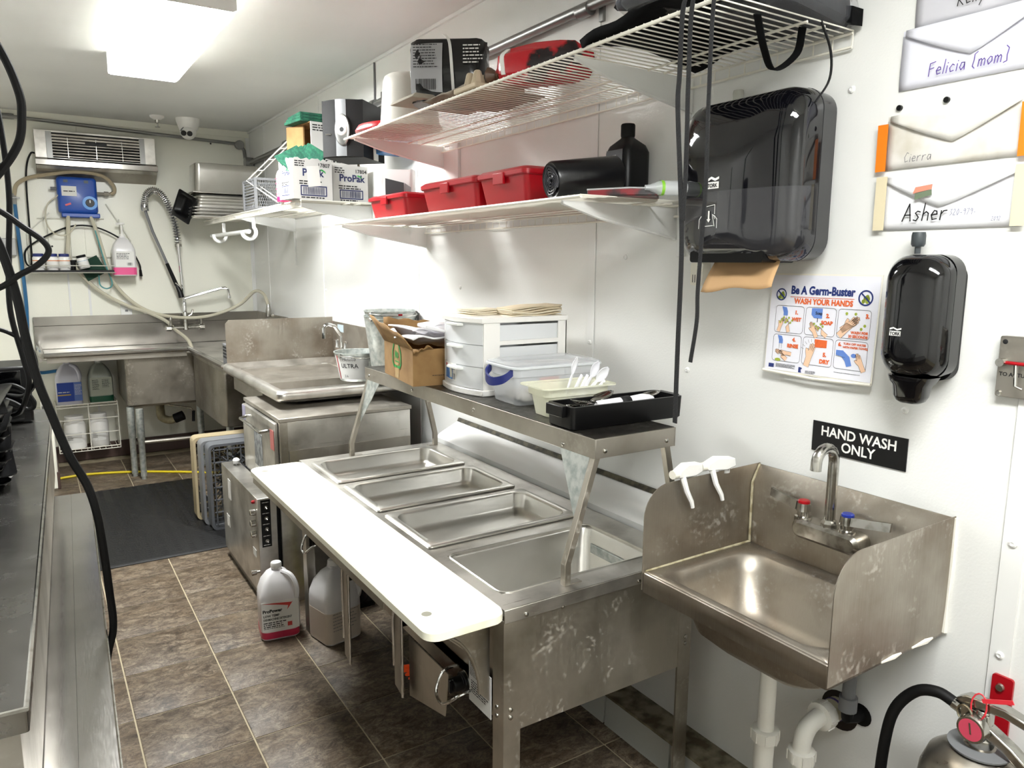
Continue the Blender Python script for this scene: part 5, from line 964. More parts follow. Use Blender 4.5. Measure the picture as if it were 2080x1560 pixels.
# ---- stack of folded paper towels on the drawers
t = T('paper_towel_stack', 'stack of folded beige paper towels on top of the plastic drawer unit', 'paper towels', (-.25, 2.13, dz+DH+.018))
m_pt = mat('unbleached_paper', 'cfc0a4', .9); m_pt2 = mat('paper_cream', 'dcd2ba', .9)
zz = dz+DH+.0185
for k in range(6):
    P('towel', MB().grid(lambda u, v: (-.30+.20*u, 2.055+.10*v+.004*math.sin(k*2), zz+.0052*k+.012*u*u*(k/6)+.003*math.sin(6*u+k)), 10, 3), m_pt if k % 2 else m_pt2, t, solid=.0045)
    if k < 4: P('towel', MB().grid(lambda u, v: (-.40+.145*u, 2.15+.10*v+.004*math.sin(k*3), zz+.0052*k+.006*(1-u)*(k/6)+.002*math.sin(7*u+k)), 8, 3), m_pt2, t, solid=.0045)
# ---- clear tote
tt = T('clear_tote', 'clear plastic lidded tote with a navy handle on the overshelf', 'tote', (-.27, 1.915, ZS), -3, local=True)
m_tote = mat('tote_clear', 'e3e6ea', .15, alpha=.6)
w, d, h = .30, .17, .122
P('bin', MB().loft([rr(-w/2+.012, w/2-.012, -d/2+.012, d/2-.012, .02, 5, .001), rr(-w/2+.008, w/2-.008, -d/2+.008, d/2-.008, .022, 5, .005), rr(-w/2, w/2, -d/2, d/2, .022, 5, h*.72), rr(-w/2-.006, w/2+.006, -d/2-.006, d/2+.006, .025, 5, h*.74), rr(-w/2-.008, w/2+.008, -d/2-.008, d/2+.008, .025, 5, h)], True, False), m_tote, tt, smooth=50)
P('lid', MB().loft([rr(-w/2-.012, w/2+.012, -d/2-.012, d/2+.012, .027, 5, h-.008), rr(-w/2-.012, w/2+.012, -d/2-.012, d/2+.012, .027, 5, h+.004), rr(-w/2+.01, w/2-.01, -d/2+.01, d/2-.01, .02, 5, h+.012), rr(-w/2+.02, w/2-.02, -d/2+.02, d/2-.02, .02, 5, h+.006)], False), m_tote, tt, smooth=50)
P('rim', MB().tube(rr(-w/2-.012, w/2+.012, -d/2-.012, d/2+.012, .027, 5, h-.004), .0045, 6, closed=True), M_FROST, tt)
P('handle', MB().strap(spline([(-w/2-.004, d/2-.02, h*.9), (-w/2-.03, d/2-.035, h*.72), (-w/2-.042, 0, h*.6), (-w/2-.03, -d/2+.03, h*.68), (-w/2-.004, -d/2+.012, h*.88)], 5), .026, (0, 0, 1), .003), mat('navy_plastic', '1f2a6e', .3), tt)
P('contents', MB().box(-.10, .12, -.05, .06, .006, .03), mat('tote_papers', 'd8d4cc', .8), tt, bevel=.006); P('pink_packet', MB().box(-.05, .02, -.06, -.055, .03, .08), mat('pink_paper', 'dca090', .7), tt); P('cloth', MB().grid(lambda u, v: (-.08+.16*u, -.075+.05*v, .03+.01*math.sin(9*u)+.008*v), 8, 3), m_pt2, tt, solid=.006)
# ---- small tray with white plastic cutlery
tr = T('spoon_tray', 'pale translucent plastic pan holding white plastic cutlery on the overshelf', 'pan', (-.335, 1.70, ZS), -4, local=True)
w, d, h = .215, .115, .088; m_try = mat('cream_translucent', 'dcdcc6', .3, alpha=.22)
P('pan', MB().loft([rr(-w/2+.018, w/2-.018, -d/2+.012, d/2-.012, .02, 5, .001), rr(-w/2+.008, w/2-.008, -d/2+.005, d/2-.005, .022, 5, h*.66), rr(-w/2, w/2, -d/2, d/2, .022, 5, h*.68), rr(-w/2-.002, w/2+.002, -d/2-.002, d/2+.002, .022, 5, h*.94), rr(-w/2-.018, w/2+.018, -d/2-.016, d/2+.016, .02, 5, h*.95), rr(-w/2-.018, w/2+.018, -d/2-.016, d/2+.016, .02, 5, h)], True, False), m_try, tr, smooth=45)
m_sp = mat('white_cutlery', 'eaeaf0', .25)
def spoon(loc, rot, bowl=True, which=''):
    nm = 'plastic_spoon' if bowl else 'plastic_handle_end'
    t = T('plastic_spoon' if bowl else 'plastic_fork', 'white plastic spoon standing in the pale plastic pan, '+which if bowl else 'white plastic fork handle sticking up in the pale plastic pan, '+which, 'spoon' if bowl else 'fork', loc, 0, 'white plastic cutlery in the pale pan', local=True); t.rotation_euler = [math.radians(a) for a in rot]
    P('handle', MB().loft([[(x, y, z) for x, y, _ in rr(-wd, wd, -.002, .002, .001, 2)] for z, wd in ((0, .004), (.02, .006), (.10, .0055), (.115, .004))]), m_sp, t)
    if bowl: P('bowl', MB().grid(lambda u, v: ((u-.5)*2*.019*math.sin(math.pi*min(.97, max(.03, v)))**.6, .007*(1-(2*u-1)**2)*math.sin(math.pi*v), .11+.055*v), 8, 8), m_sp, t, solid=.0012)
    return t
SPN = list(range(7))
for (x, y, rx, ry, rz, b_) in ((-.02, -.02, 12, 12, 30, 1), (.0, -.01, 14, 22, 10, 0), (.012, .0, 10, 28, 20, 0), (.02, -.015, 8, 24, 0, 0), (.035, .0, 16, 42, 10, 1), (.05, .01, 5, 38, 15, 1), (.055, -.012, 10, 44, 5, 0)): spoon((-.355+x, 1.70+y, ZS+.008), (rx, ry, rz), bool(b_), 'the leftmost|right beside the left spoon|second from the left spoon|third from the left spoon|middle of three spoons|the right spoon|near the right rim'.split('|')[SPN.pop(0)])
# ---- black cutlery bin
cbn = T('cutlery_bin', 'long black plastic bin of cutlery at the near end of the overshelf', 'bin', (-.285, 1.545, ZS), -2, local=True)
w, d, h = .375, .115, .062
P('bin', MB().loft([rr(-w/2+.004, w/2-.004, -d/2+.003, d/2-.003, .008, 4, .0005), rr(-w/2, w/2, -d/2, d/2, .01, 4, .004), rr(-w/2-.002, w/2+.002, -d/2-.002, d/2+.002, .01, 4, h), rr(-w/2+.006, w/2-.006, -d/2+.006, d/2-.006, .008, 4, h), rr(-w/2+.007, w/2-.007, -d/2+.007, d/2-.007, .008, 4, .008)], True, True), M_BLK, cbn, smooth=40)
for s in (-1, 1): P('end_grip', MB().box(s*(w/2+.008)-.008, s*(w/2+.008)+.008, -.03, .045, h-.03, h), M_BLK, cbn, bevel=.002)
# place the bin at an angle like the photo
m_cut = mat('cutlery_steel', '9a9994', .15, 1)
def metal_spoon(label, a, b_, sc=1.0, tilt=0, kind='spoon'):
    a, b_ = Vector(a), Vector(b_); t = T('metal_'+kind, label, kind, a, 0, 'steel cutlery in the black bin', local=True)
    t.rotation_euler = (b_-a).to_track_quat('Y', 'Z').to_euler(); L_ = (b_-a).length
    P('handle', MB().loft([[(x, y, z) for x, z, y in [(p[0], p[1], yy) for p in rr(-wd, wd, -.0013, .0013, .001, 2)]] for yy, wd in ((0, .006), (L_*.2, .008), (L_*.62, .004), (L_*.72, .005))]), m_cut, t)
    if kind == 'spoon': P('bowl', MB().grid(lambda u, v: ((u-.5)*2*.021*sc*math.sin(math.pi*min(.97, max(.03, v)))**.6, L_*.7+.062*sc*v, -.008*(1-(2*u-1)**2)*math.sin(math.pi*v)+.003), 8, 8), m_cut, t, solid=.0012)
    else:
        mb = MB()
        for k in range(4): mb.box(-.011+.0065*k, -.0085+.0065*k, L_*.86, L_, -.001, .001)
        P('tines', mb.box(-.011, .0135, L_*.72, L_*.87, -.001, .001), m_cut, t)
zc = ZS+.05
for k, (xa, ya, xb, yb, kd) in enumerate(((-.30, 1.56, -.44, 1.535, 'spoon'), (-.30, 1.53, -.445, 1.56, 'spoon'), (-.31, 1.55, -.43, 1.575, 'fork'), (-.29, 1.54, -.42, 1.52, 'fork'), (-.30, 1.575, -.41, 1.555, 'spoon'), (-.28, 1.56, -.40, 1.535, 'fork'))): metal_spoon('steel '+kd+' heaped at the left end of the black bin, '+('undermost', 'second up', 'third up', 'fourth up', 'fifth up', 'topmost')[k], (xa, ya, zc-.016+.004*(k % 3)), (xb, yb, zc-.004+.004*k), 1, 0, kd)
metal_spoon('steel spoon with its shiny bowl up at the middle back of the black bin', (-.42, 1.575, zc-.02), (-.31, 1.58, zc+.012), 1.25); metal_spoon('steel spoon with its bowl up beyond the napkin roll, right end of the black bin', (-.28, 1.55, zc-.012), (-.165, 1.54, zc+.012), 1.1)
t = T('napkin_roll', 'cutlery rolled in a white napkin with a black band lying in the black bin', 'napkin roll', (-.27, 1.53, zc), 0, local=True); t.rotation_euler = (0, math.radians(-3), math.radians(-6))
P('napkin', MB().lathe([(.012, -.09), (.017, -.085), (.0175, -.02), (.016, .02), (.018, .06), (.013, .085), (.006, .098)], (0,0,0), 'x', 16), m_nap, t, smooth=60); P('band', MB().lathe([(.0185, -.014), (.0185, .016)], (0,0,0), 'x', 18, False, False), M_INK, t, solid=.0006)
# ================================================================ DISHWASHER, DISH TABLE, CORNER SINK
dw = T('dishwasher', 'steel undercounter dishwasher with a low switch box at the front', 'dishwasher', (-.44, 3.6, 0))
P('cabinet', MB().box(-.745, -.12, 3.24, 3.86, .06, .832), M_ST, dw, bevel=.003); P('top', MB().box(-.752, -.115, 3.232, 3.868, .832, .85), M_STD, dw, bevel=.003)
P('door', MB().box(-.765, -.746, 3.27, 3.84, .50, .825), M_ST, dw, bevel=.004); P('corner_post', MB().box(-.748, -.715, 3.228, 3.24, .06, .832), M_STV, dw); P('lower_side_panel', MB().box(-.71, -.125, 3.234, 3.24, .50, .70), M_STD, dw)
P('base', MB().box(-.72, -.14, 3.27, 3.84, 0, .06), M_BLKM, dw)
sb = P('switch_box', MB().box(-.856, -.772, 3.25, 3.97, .05, .50), M_ST, dw, bevel=.002); P('kick_panel', MB().box(-.84, -.775, 3.26, 3.96, 0, .05), M_STD, dw)
P('side_gap', MB().box(-.7715, -.745, 3.252, 3.26, .02, .48), M_BLKM, dw); P('side_cover', MB().box(-.76, -.66, 3.225, 3.238, .0, .48), M_ST, dw)
P('switch_panel', MB().box(-.842, -.80, 3.2485, 3.25, .275, .492), M_BLK, sb, bevel=.0004)
for z in (.46, .41, .36, .305): P('toggle_switch', MB().lathe([(.009, 3.2485), (.008, 3.243), (.004, 3.243)], (-.821, 0, z), 'y', 14).tube([(-.821, 3.243, z), (-.819, 3.232, z-.006)], .0028, 8), M_CHW, sb)
mb = MB(); pl = Pl((-.842, 3.2484, .275), (1,0,0), ZD)
for v in (.204, .154, .104, .05, .008): pl.small(mb, .006, .036, v, .003, .005, 1)
P('panel_print', mb, M_LBL, sb)
P('indicator_lamp', MB().lathe([(.008, -.858), (.008, -.868), (.004, -.872)], (0, 3.29, .478), 'x', 12), M_RED, sb)
for z in (.43, .38, .33): P('dial', MB().lathe([(.016, -.857), (.016, -.878), (.012, -.88)], (0, 3.29, z), 'x', 16), M_CHW, sb)
for y, z, h in ((3.80, .40, .10), (3.86, .22, .06), (3.33, .23, .035)): P('label_plate', MB().box(-.8575, -.8565, y-.03, y+.03, z-h/2, z+h/2), M_LBL, sb)
P('latch_knob', MB().lathe([(.012, -.872), (.013, -.894), (.01, -.896)], (0, 3.255, .165), 'x', 14).tube([(-.872, 3.255, .165), (-.856, 3.255, .165)], .006, 8), M_CHW, sb)
P('door_sheet', MB().box(-.7662, -.765, 3.48, 3.62, .56, .73), mat('instruction_sheet', '6f7274', .5, noise=(30, 'a9acad', .45, .6)), dw); P('door_sheet_foot', MB().box(-.7666, -.7658, 3.48, 3.62, .54, .565), M_LBL, dw); P('door_sticker', MB().box(-.7664, -.765, 3.27, 3.33, .70, .79), mat('pink_sticker', 'c0706a', .6), dw); P('door_sticker', MB().box(-.7664, -.765, 3.78, 3.84, .74, .82), mat('lilac_sticker', 'a7a4bc', .6), dw)
P('door_handle', MB().tube([(-.768, 3.36, .775), (-.80, 3.37, .77), (-.80, 3.74, .77), (-.768, 3.75, .775)], .007, 8), M_CHW, dw)
o = O('grey_knob', 'small white knob with a thin stem on top of the dishwasher switch box', 'knob', MB().lathe([(.016, .51), (.018, .525), (.012, .535)], (-.80, 3.88, 0), n=14).lathe([(.003, .50), (.003, .51)], (-.80, 3.88, 0), n=6), M_WHT)
# dish table over the dishwasher
ds = T('dish_table', 'steel dish table with a rolled rim, shallow sink and splash panel over the dishwasher', 'sink', (-.34, 4.0, .93))
x0, x1, y0, y1, z = -.70, -.012, 3.43, 4.60, .93
P('basin', MB().loft([rr(x0+.01, x1, y0+.01, y1, .03, 6, z-.045), rr(x0, x1, y0, y1, .04, 6, z-.03), rr(x0, x1, y0, y1, .04, 6, z-.008), rr(x0+.012, x1-.01, y0+.012, y1-.01, .04, 6, z+.004), rr(x0+.03, x1-.03, y0+.03, y1-.02, .04, 6, z+.002), rr(x0+.06, x1-.05, y0+.07, y1-.04, .04, 6, z-.018), rr(x0+.085, x1-.07, y0+.10, y1-.06, .04, 6, z-.024), rr(x0+.09, x1-.075, y0+.11, y1-.065, .04, 6, z-.068)], False, True), M_ST, ds, solid=.001, smooth=50)
P('apron', MB().box(x0+.06, x1-.01, y0+.5, y1-.02, .78, z-.03), M_STD, ds)
P('backsplash', MB().box(-.012, -.004, 3.40, 4.62, .92, 1.158), M_STD, ds); P('splash_panel', MB().prism([(-.665, .925), (-.665, 1.165), (-.645, 1.187), (-.06, 1.185), (-.012, 1.185), (-.012, .925)], 'y', 4.615, 4.618), M_STS, ds)
P('notice', MB().box(-.0135, -.012, 4.42, 4.52, 1.10, 1.145), mat('pale_notice', 'b8c6cc', .5), ds)
f2 = P('faucet', MB().tube([(-.05, 4.44, 1.0), (-.05, 4.27, 1.0)], .014, 10).tube([(-.012, 4.42, 1.0), (-.05, 4.42, 1.0)], .012, 8).tube([(-.012, 4.29, 1.0), (-.05, 4.29, 1.0)], .012, 8), M_CHR, ds)
P('spout', MB().tube([(-.05, 4.36, 1.0), (-.05, 4.36, 1.09), (-.10, 4.34, 1.15)]+arc((-.14, 4.32, 1.13), .032, 60, 175, 6)+[(-.172, 4.32, 1.08)], .011, 10), M_CHR, f2)
for y in (4.43, 4.29): P('handle', MB().lathe([(.016, 1.01), (.012, 1.03), (.012, 1.055), (.007, 1.06)], (-.05, y, 0), n=12).obox((-.06, y+.03 if y > 4.4 else y-.03, 1.055), (.004, 0, 0), (0, .03, 0), (0, 0, .004)), M_CHR, f2)
P('side_valve', MB().lathe([(.018, -.02), (.018, .02)], (-.05, 4.18, .99), 'y', 12).tube([(-.07, 4.15, 1.0), (-.09, 4.13, 1.02)], .006, 6), M_CHR, f2)
# buckets
def bucket(label, loc, group=None, printed=False, r0=.065, r1=.09, h=.155, band=None):
    t = T('ice_bucket', label, 'bucket', loc, 0, group, local=True)
    body = MB().lathe([(r0-.003, 0), (r0, .003), (r1-.002, h-.006), (r1+.003, h-.004), (r1+.003, h+.001), (r1-.003, h), (r0-.004, .006), (.01, .005)], n=36); P('body', body, M_GALV, t, smooth=45)
    def ring(a0, a1, z0, z1, n=14, e=.0012):
        def f(u, v): zz = z0+(z1-z0)*v; r = r0+(r1-r0)*zz/h+e; a = math.radians(a0+(a1-a0)*u); return (r*math.cos(a), r*math.sin(a), zz)
        return MB().grid(f, n, 2)
    if printed:
        P('label', ring(178, 275, .012, h-.014), M_LBL, t); P('red_stripe', ring(184, 189, .012, h-.014, 2, .002), M_RED, t)
        def cyl(mb, s, size, ac, z, bold=0, shear=0):
            k = len(mb.v); text(mb, s, size, (0,0,0), (1,0,0), (0,1,0), 'CENTER', bold, 0, shear)
            for i in range(k, len(mb.v)): u, v, _ = mb.v[i]; zz = z+v; r = r0+(r1-r0)*zz/h+.0026; a = math.radians(ac)+u/r; mb.v[i] = (r*math.cos(a), r*math.sin(a), zz)
        mb = MB(); cyl(mb, 'Michelob', .021, 224, .112, .0, .4); cyl(mb, 'ULTRA', .032, 224, .074, .0004); cyl(mb, '2.6', .018, 213, .024); P('lettering', mb, M_INK, t)
    if band: P('red_mark', ring(265, 275, h-.045, h-.012, 3, .0015), M_RED, t); P('label', ring(230, 265, h-.05, h-.012), M_LBL, t); P('label', ring(275, 310, h-.05, h-.012), M_LBL, t)
    for s in (0, 180):
        a = math.radians(s+20); P('ear', MB().lathe([(.012, -.004), (.012, .004)], (0,0,0), 'y', 14).xf(Matrix.Translation(((r1+.002)*math.cos(a), (r1+.002)*math.sin(a), h-.014)) @ Matrix.Rotation(a-math.pi/2, 4, 'Z')), M_CHW, t)
    a = math.radians(20); P('bail', MB().tube([((r1+.006)*math.cos(th+a), (r1+.006)*math.sin(th+a), h-.012+.012*math.sin(th)) for th in [math.pi+math.pi*k/20 for k in range(21)]], .003, 6), M_CHW, t); return t
bucket('galvanised metal bucket with a printed white label in the shallow sink', (-.175, 3.76, .912), None, True, .098, .126, .15)
bucket('tall galvanised pail holding another bucket behind the cardboard box', (-.137, 3.42, .937), 'nested metal buckets', False, .085, .128, .335)
bucket('galvanised bucket with a red mark nested in the tall pail behind the cardboard box', (-.137, 3.42, 1.105), 'nested metal buckets', False, .09, .126, .192, True)
# ---------------------------------------------------------------- corner sink
cs = T('corner_sink', 'steel L shaped corner sink with a long drainboard along the back wall', 'sink', (-.8, 6.1, 0))
z = .918
mb = MB().box(-1.60, -.02, 5.80, 6.47, .868, .876).box(-.66, -.02, 4.66, 5.80, .868, .876); P('deck', mb, M_ST, cs, smooth=0)
P('rim', MB().tube([(-1.595, 6.49, z-.015), (-1.592, 6.2, z-.008), (-1.585, 5.78, z-.012), (-1.575, 5.755, z-.012), (-.70, 5.75, z-.012), (-.685, 5.735, z-.012), (-.672, 4.67, z-.012), (-.655, 4.65, z-.012), (-.02, 4.645, z-.012)], .0175, 10), M_STR, cs)
P('front_apron', MB().box(-1.56, -.70, 5.765, 5.79, .855, .895), M_STD, cs); P('end_apron', MB().box(-1.60, -1.585, 5.78, 6.48, .865, .91), M_ST, cs); P('side_apron', MB().box(-.665, -.65, 4.66, 5.76, .855, .895), M_STD, cs)
P('backsplash', MB().prism([(6.51, .87), (6.496, .87), (6.496, 1.046), (6.502, 1.050), (6.502, 1.115), (6.532, 1.115), (6.532, .87)], 'x', -1.612, -.004), M_STR, cs); P('side_backsplash', MB().box(-.016, -.003, 4.63, 6.50, .87, 1.115), M_STD, cs)
P('bowl', MB().loft([rr(-1.10, -.56, 5.80, 6.42, .03, 5, .87), rr(-1.10, -.56, 5.80, 6.42, .03, 5, .52), rr(-1.085, -.575, 5.815, 6.405, .04, 5, .503)]), M_STK, cs, smooth=30)
P('bowl', MB().loft([[(x, y, zz) for x, y in ((-.665, 5.72), (-.655, 5.78), (-.54, 5.84), (-.06, 5.84), (-.06, 4.86), (-.63, 4.86), (-.655, 4.90))] for zz in (.87, .49)]), M_STK, cs, bevel=.006)
for x, y in ((-1.085, 5.83), (-1.04, 5.72), (-.62, 5.85), (-.60, 4.95)): P('leg', MB().lathe([(.021, .02), (.021, .28), (.0245, .285), (.0245, .505)], (x, y, 0), n=16).lathe([(.016, 0), (.016, .03)], (x, y, 0), n=12), M_GALV, cs)
P('cross_rail', MB().tube([(-1.06, 5.84, .24), (-.62, 5.86, .23)], .014, 8), M_STD, cs)
dv = P('drain_valve', MB().tube(spline([(-.86, 6.08, .51), (-.86, 6.08, .40), (-.85, 6.07, .36), (-.80, 6.05, .34), (-.74, 6.03, .36)], 5), .03, 12).lathe([(.04, .49), (.04, .51)], (-.86, 6.08, 0), n=14), mat('old_pvc', 'a59a78', .5, noise=(12, '7d7358', .4, .6)), cs)
P('coupling', MB().tube([(-.77, 6.04, .35), (-.71, 6.02, .375)], .036, 14), M_BLKM, dv); P('lever', MB().tube([(-.84, 6.03, .47), (-.66, 5.98, .43), (-.645, 5.975, .40)], .006, 6), M_CHW, dv); P('lever_grip', MB().tube([(-.645, 5.975, .41), (-.65, 5.975, .33)], .011, 8), M_BLKM, dv)
t = T('silverware_basket', 'grey plastic slotted basket standing in the corner sink by the splash panel', 'basket', (-.60, 4.76, .88)); P('basket', MB().box(-.645, -.50, 4.70, 4.82, .878, 1.03), M_GREY, t, bevel=.004)
mb = MB()
for k in range(9):
    for j in range(4): mb.box(-.6462, -.645, 4.71+.011*k, 4.717+.011*k, .945+.02*j, .957+.02*j); mb.box(-.635+.0145*k, -.627+.0145*k, 4.6985, 4.70, .945+.02*j, .957+.02*j)
P('slots', mb, M_INK, t, kind='stuff')
# pre-rinse faucet
pf = T('prerinse_faucet', 'chrome pre-rinse faucet with a coiled spring hose over the corner sink', 'faucet', (-.59, 6.42, 1.0))
yb = 6.40
P('body', MB().tube([(-.715, yb, 1.005), (-.475, yb, 1.01)], .014, 12).lathe([(.022, -.735), (.024, -.70)], (0, yb, 1.005), 'x', 14).lathe([(.022, -.49), (.024, -.455)], (0, yb, 1.01), 'x', 14).tube([(-.715, yb, 1.0), (-.715, 6.50, 1.0)], .016, 10).tube([(-.475, yb, 1.0), (-.475, 6.50, 1.0)], .016, 10).lathe([(.022, .99), (.018, 1.03), (.016, 1.08), (.02, 1.085), (.02, 1.12), (.015, 1.13)], (-.592, yb, 0), n=14), M_CHW, pf)
for x in (-.70, -.475): P('handle', MB().lathe([(.012, 1.02), (.01, 1.06), (.013, 1.08), (.009, 1.09)], (x, yb, 0), n=12), M_CHW, pf)
P('riser', MB().tube([(-.592, yb, 1.12), (-.61, yb, 1.65)], .0115, 10).lathe([(.016, 1.13), (.017, 1.20), (.012, 1.21)], (-.594, yb, 0), n=12), M_CHR, pf)
P('spout', MB().tube([(-.592, yb, 1.225), (-.59, yb-.01, 1.24), (-.32, yb-.06, 1.315), (-.29, yb-.065, 1.318), (-.272, yb-.068, 1.305), (-.266, yb-.07, 1.25)], .011, 10).lathe([(.014, 1.235), (.014, 1.255)], (-.266, yb-.07, 0), n=10), M_CHR, pf)
P('stop_valve', MB().tube([(-.59, yb-.01, 1.09), (-.55, yb-.03, 1.115), (-.54, yb-.035, 1.15)], .008, 8), M_CHW, pf)
ctr = spline([(-.612, yb, 1.67), (-.625, yb-.01, 1.80), (-.66, yb-.02, 1.93), (-.705, yb-.03, 2.02), (-.765, yb-.035, 2.055), (-.815, yb-.035, 2.02), (-.835, yb-.035, 1.94), (-.83, yb-.03, 1.90)], 14)
P('hose', MB().tube(ctr+[Vector((-.79, yb-.03, 1.75)), Vector((-.70, yb-.03, 1.50))], .0105, 8), M_GREY, pf)
co = []; tot = len(ctr)
for k in range((tot-1)*5):
    i = k//5; f = (k % 5)/5; p = ctr[i].lerp(ctr[i+1], f); tg = (ctr[i+1]-ctr[i]).normalized(); n1 = Vector((0,1,0)); n2 = tg.cross(n1); a = k*2*math.pi/11
    co.append(p+(n1*math.cos(a)+n2*math.sin(a))*.025)
P('spring', MB().tube(co, .0045, 5), M_CHR, pf); P('wall_ring', MB().lathe([(.026, 1.64), (.026, 1.66)], (-.61, yb, 0), n=14).tube([(-.61, yb, 1.65), (-.61, 6.53, 1.65)], .007, 8), M_CHW, pf)
P('spray_grip', MB().tube([(-.705, yb-.03, 1.51), (-.645, yb-.035, 1.34)], [.013, .015], 10), M_BLKM, pf); P('spray_head', MB().tube([(-.645, yb-.035, 1.34), (-.625, yb-.04, 1.29), (-.618, yb-.045, 1.245)], [.013, .02, .022], 12), M_BLK, pf); P('spray_lever', MB().tube([(-.655, yb-.05, 1.36), (-.615, yb-.065, 1.32)], .005, 6), M_CHW, pf)
t = T('side_tap', 'small chrome tap low on the right wall behind the splash panel', 'faucet', (-.03, 5.6, 1.1)); P('tap', MB().lathe([(.02, 1.10), (.022, 1.15), (.012, 1.19), (.008, 1.20)], (-.045, 6.0, 0), n=12).tube([(-.005, 6.0, 1.11), (-.045, 6.0, 1.11)], .014, 8), M_CHW, t)
# ---------------------------------------------------------------- back wall: heater
ht = T('wall_heater', 'steel wall heater with a slatted grille high on the back wall', 'heater', (-1.11, 6.45, 2.13))
xa, xb_ = -1.505, -.722; yf = 6.44
P('frame', MB().prism([(6.534, 2.445), (yf, 2.445), (yf, 2.25), (yf-.02, 2.235), (yf-.04, 2.21), (6.534, 2.12)], 'x', xa, xb_), M_ST, ht, bevel=.003)
P('grille_back', MB().box(-1.40, -.80, yf-.003, yf-.001, 2.255, 2.43), M_BLKM, ht)
P('hood_lip', MB().prism([(yf, 2.252), (yf-.045, 2.235), (yf-.045, 2.20), (yf-.02, 2.195)], 'x', xa-.002, xb_+.002), M_STR, ht); P('lower_skirt', MB().prism([(yf-.02, 2.2), (6.534, 2.11), (6.534, 2.2)], 'x', xa, xb_), M_STD, ht)
for x in (-1.415, -.815): P('side_rail', MB().box(x-.018, x+.018, yf-.012, yf, 2.25, 2.435), M_ALU, ht)
for k in range(8): P('slat', MB().obox((-1.115, yf-.006, 2.27+.0205*k), (.285, 0, 0), (0, .005, .003), (0, 0, .003 if k < 5 else .006)), M_STD, ht)
for x in (-1.30, -1.12, -.95): P('bar', MB().box(x-.0015, x+.0015, yf-.012, yf-.008, 2.26, 2.40), M_CHW, ht)
P('badge', MB().box(-1.19, -1.05, yf-.0145, yf-.011, 2.355, 2.378), M_BLK, ht)
O('heater_cord', 'black power cord hanging from the left side of the wall heater', 'cord', MB().tube(spline([(-1.505, 6.50, 2.285), (-1.53, 6.50, 2.28), (-1.56, 6.50, 2.2), (-1.575, 6.50, 2.05), (-1.58, 6.50, 1.75), (-1.585, 6.50, 1.52), (-1.61, 6.49, 1.49), (-1.625, 6.49, 1.54), (-1.60, 6.48, 1.62), (-1.45, 6.48, 1.72), (-1.30, 6.47, 1.78), (-1.15, 6.47, 1.77), (-1.0, 6.47, 1.69), (-.93, 6.47, 1.60), (-.885, 6.47, 1.50), (-.882, 6.47, 1.44)], 6), .006, 6), M_BLKM)
O('cord_plug', 'black plug dangling beside the pink soap jug', 'plug', MB().tube([(-.882, 6.47, 1.46), (-.88, 6.47, 1.41)], [.009, .012], 8).box(-.885, -.883, 6.468, 6.472, 1.39, 1.41).box(-.877, -.875, 6.468, 6.472, 1.39, 1.41), M_BLKM)
# blue dispenser
bx = T('chemical_dispenser', 'blue plastic chemical dispenser box on the back wall', 'dispenser', (-1.26, 6.45, 1.85))
P('case', MB().loft([rr(-1.392+i, -1.137-i, 1.868+i, 2.128-i, .025, 6, y, 'y') for y, i in ((6.533, 0), (6.45, 0), (6.425, .008), (6.42, .02))]), M_BLUE, bx, smooth=50); P('foot', MB().box(-1.375, -1.128, 6.44, 6.52, 1.84, 1.872), M_BLUE, bx, bevel=.006)
yf = 6.4195
P('label', MB().box(-1.365, -1.27, yf-.001, yf, 1.99, 2.06), M_LBL, bx); mb = MB(); pl = Pl((-1.365, yf-.0012, 1.99), (1,0,0), ZD); pl.small(mb, .012, .085, .03, .007, .012, 1); P('label_print', mb, M_INK, bx)
dl = P('dial', MB().lathe([(.05, yf), (.048, yf-.003), (.03, yf-.004)], (-1.19, 0, 1.945), 'y', 28), mat('dial_blue', '5f9be0', .4), bx); P('dial_knob', MB().lathe([(.03, yf-.003), (.027, yf-.015)], (-1.19, 0, 1.945), 'y', 24), M_BLK, dl); P('dial_pointer', MB().box(-1.193, -1.187, yf-.0165, yf-.0148, 1.945, 1.965), M_WHT, dl)
P('red_clip', MB().obox((-1.33, yf-.003, 1.93), (.018, 0, .007), (0, .003, 0), (-.002, 0, .006)), mat('clip_red', 'c83a44', .4), bx)
for x in (-1.335, -1.205): P('vent', MB().box(x-.014, x+.014, yf-.002, yf, 2.085, 2.105), mat('vent_grey', '4a5560', .5) if x < -1.3 else bpy.data.materials['vent_grey'], bx)
P('inlet', MB().tube([(-1.137, 6.47, 2.02), (-1.05, 6.47, 2.02)], .011, 8).lathe([(.018, -1.09), (.018, -1.06)], (0, 6.47, 2.02), 'x', 10), M_STD, bx); P('side_stub', MB().tube([(-1.392, 6.47, 2.04), (-1.43, 6.47, 2.04)], .012, 8), M_GREY, bx)
def hose(name, lab, pts, r, m): return O(name, lab, 'hose', MB().tube(spline(pts, 7), r, 8), m)
m_tan = mat('tan_hose', 'a3957b', .35)
hose('tan_hose', 'tan rubber hose arching over the blue dispenser', [(-1.655, 6.50, 1.98), (-1.63, 6.49, 2.06), (-1.55, 6.48, 2.11), (-1.40, 6.47, 2.145), (-1.25, 6.46, 2.165), (-1.10, 6.46, 2.15), (-1.03, 6.46, 2.09), (-1.02, 6.465, 2.04), (-1.045, 6.47, 2.02)], .0135, m_tan)
t = T('hose_valve', 'small brass shutoff valve joining the tan hose to the blue hose', 'valve', (-1.655, 6.5, 1.95)); P('body', MB().tube([(-1.655, 6.50, 1.92), (-1.655, 6.50, 1.995)], .014, 8).tube([(-1.68, 6.49, 1.965), (-1.62, 6.49, 1.965)], .005, 6), M_ALU, t)
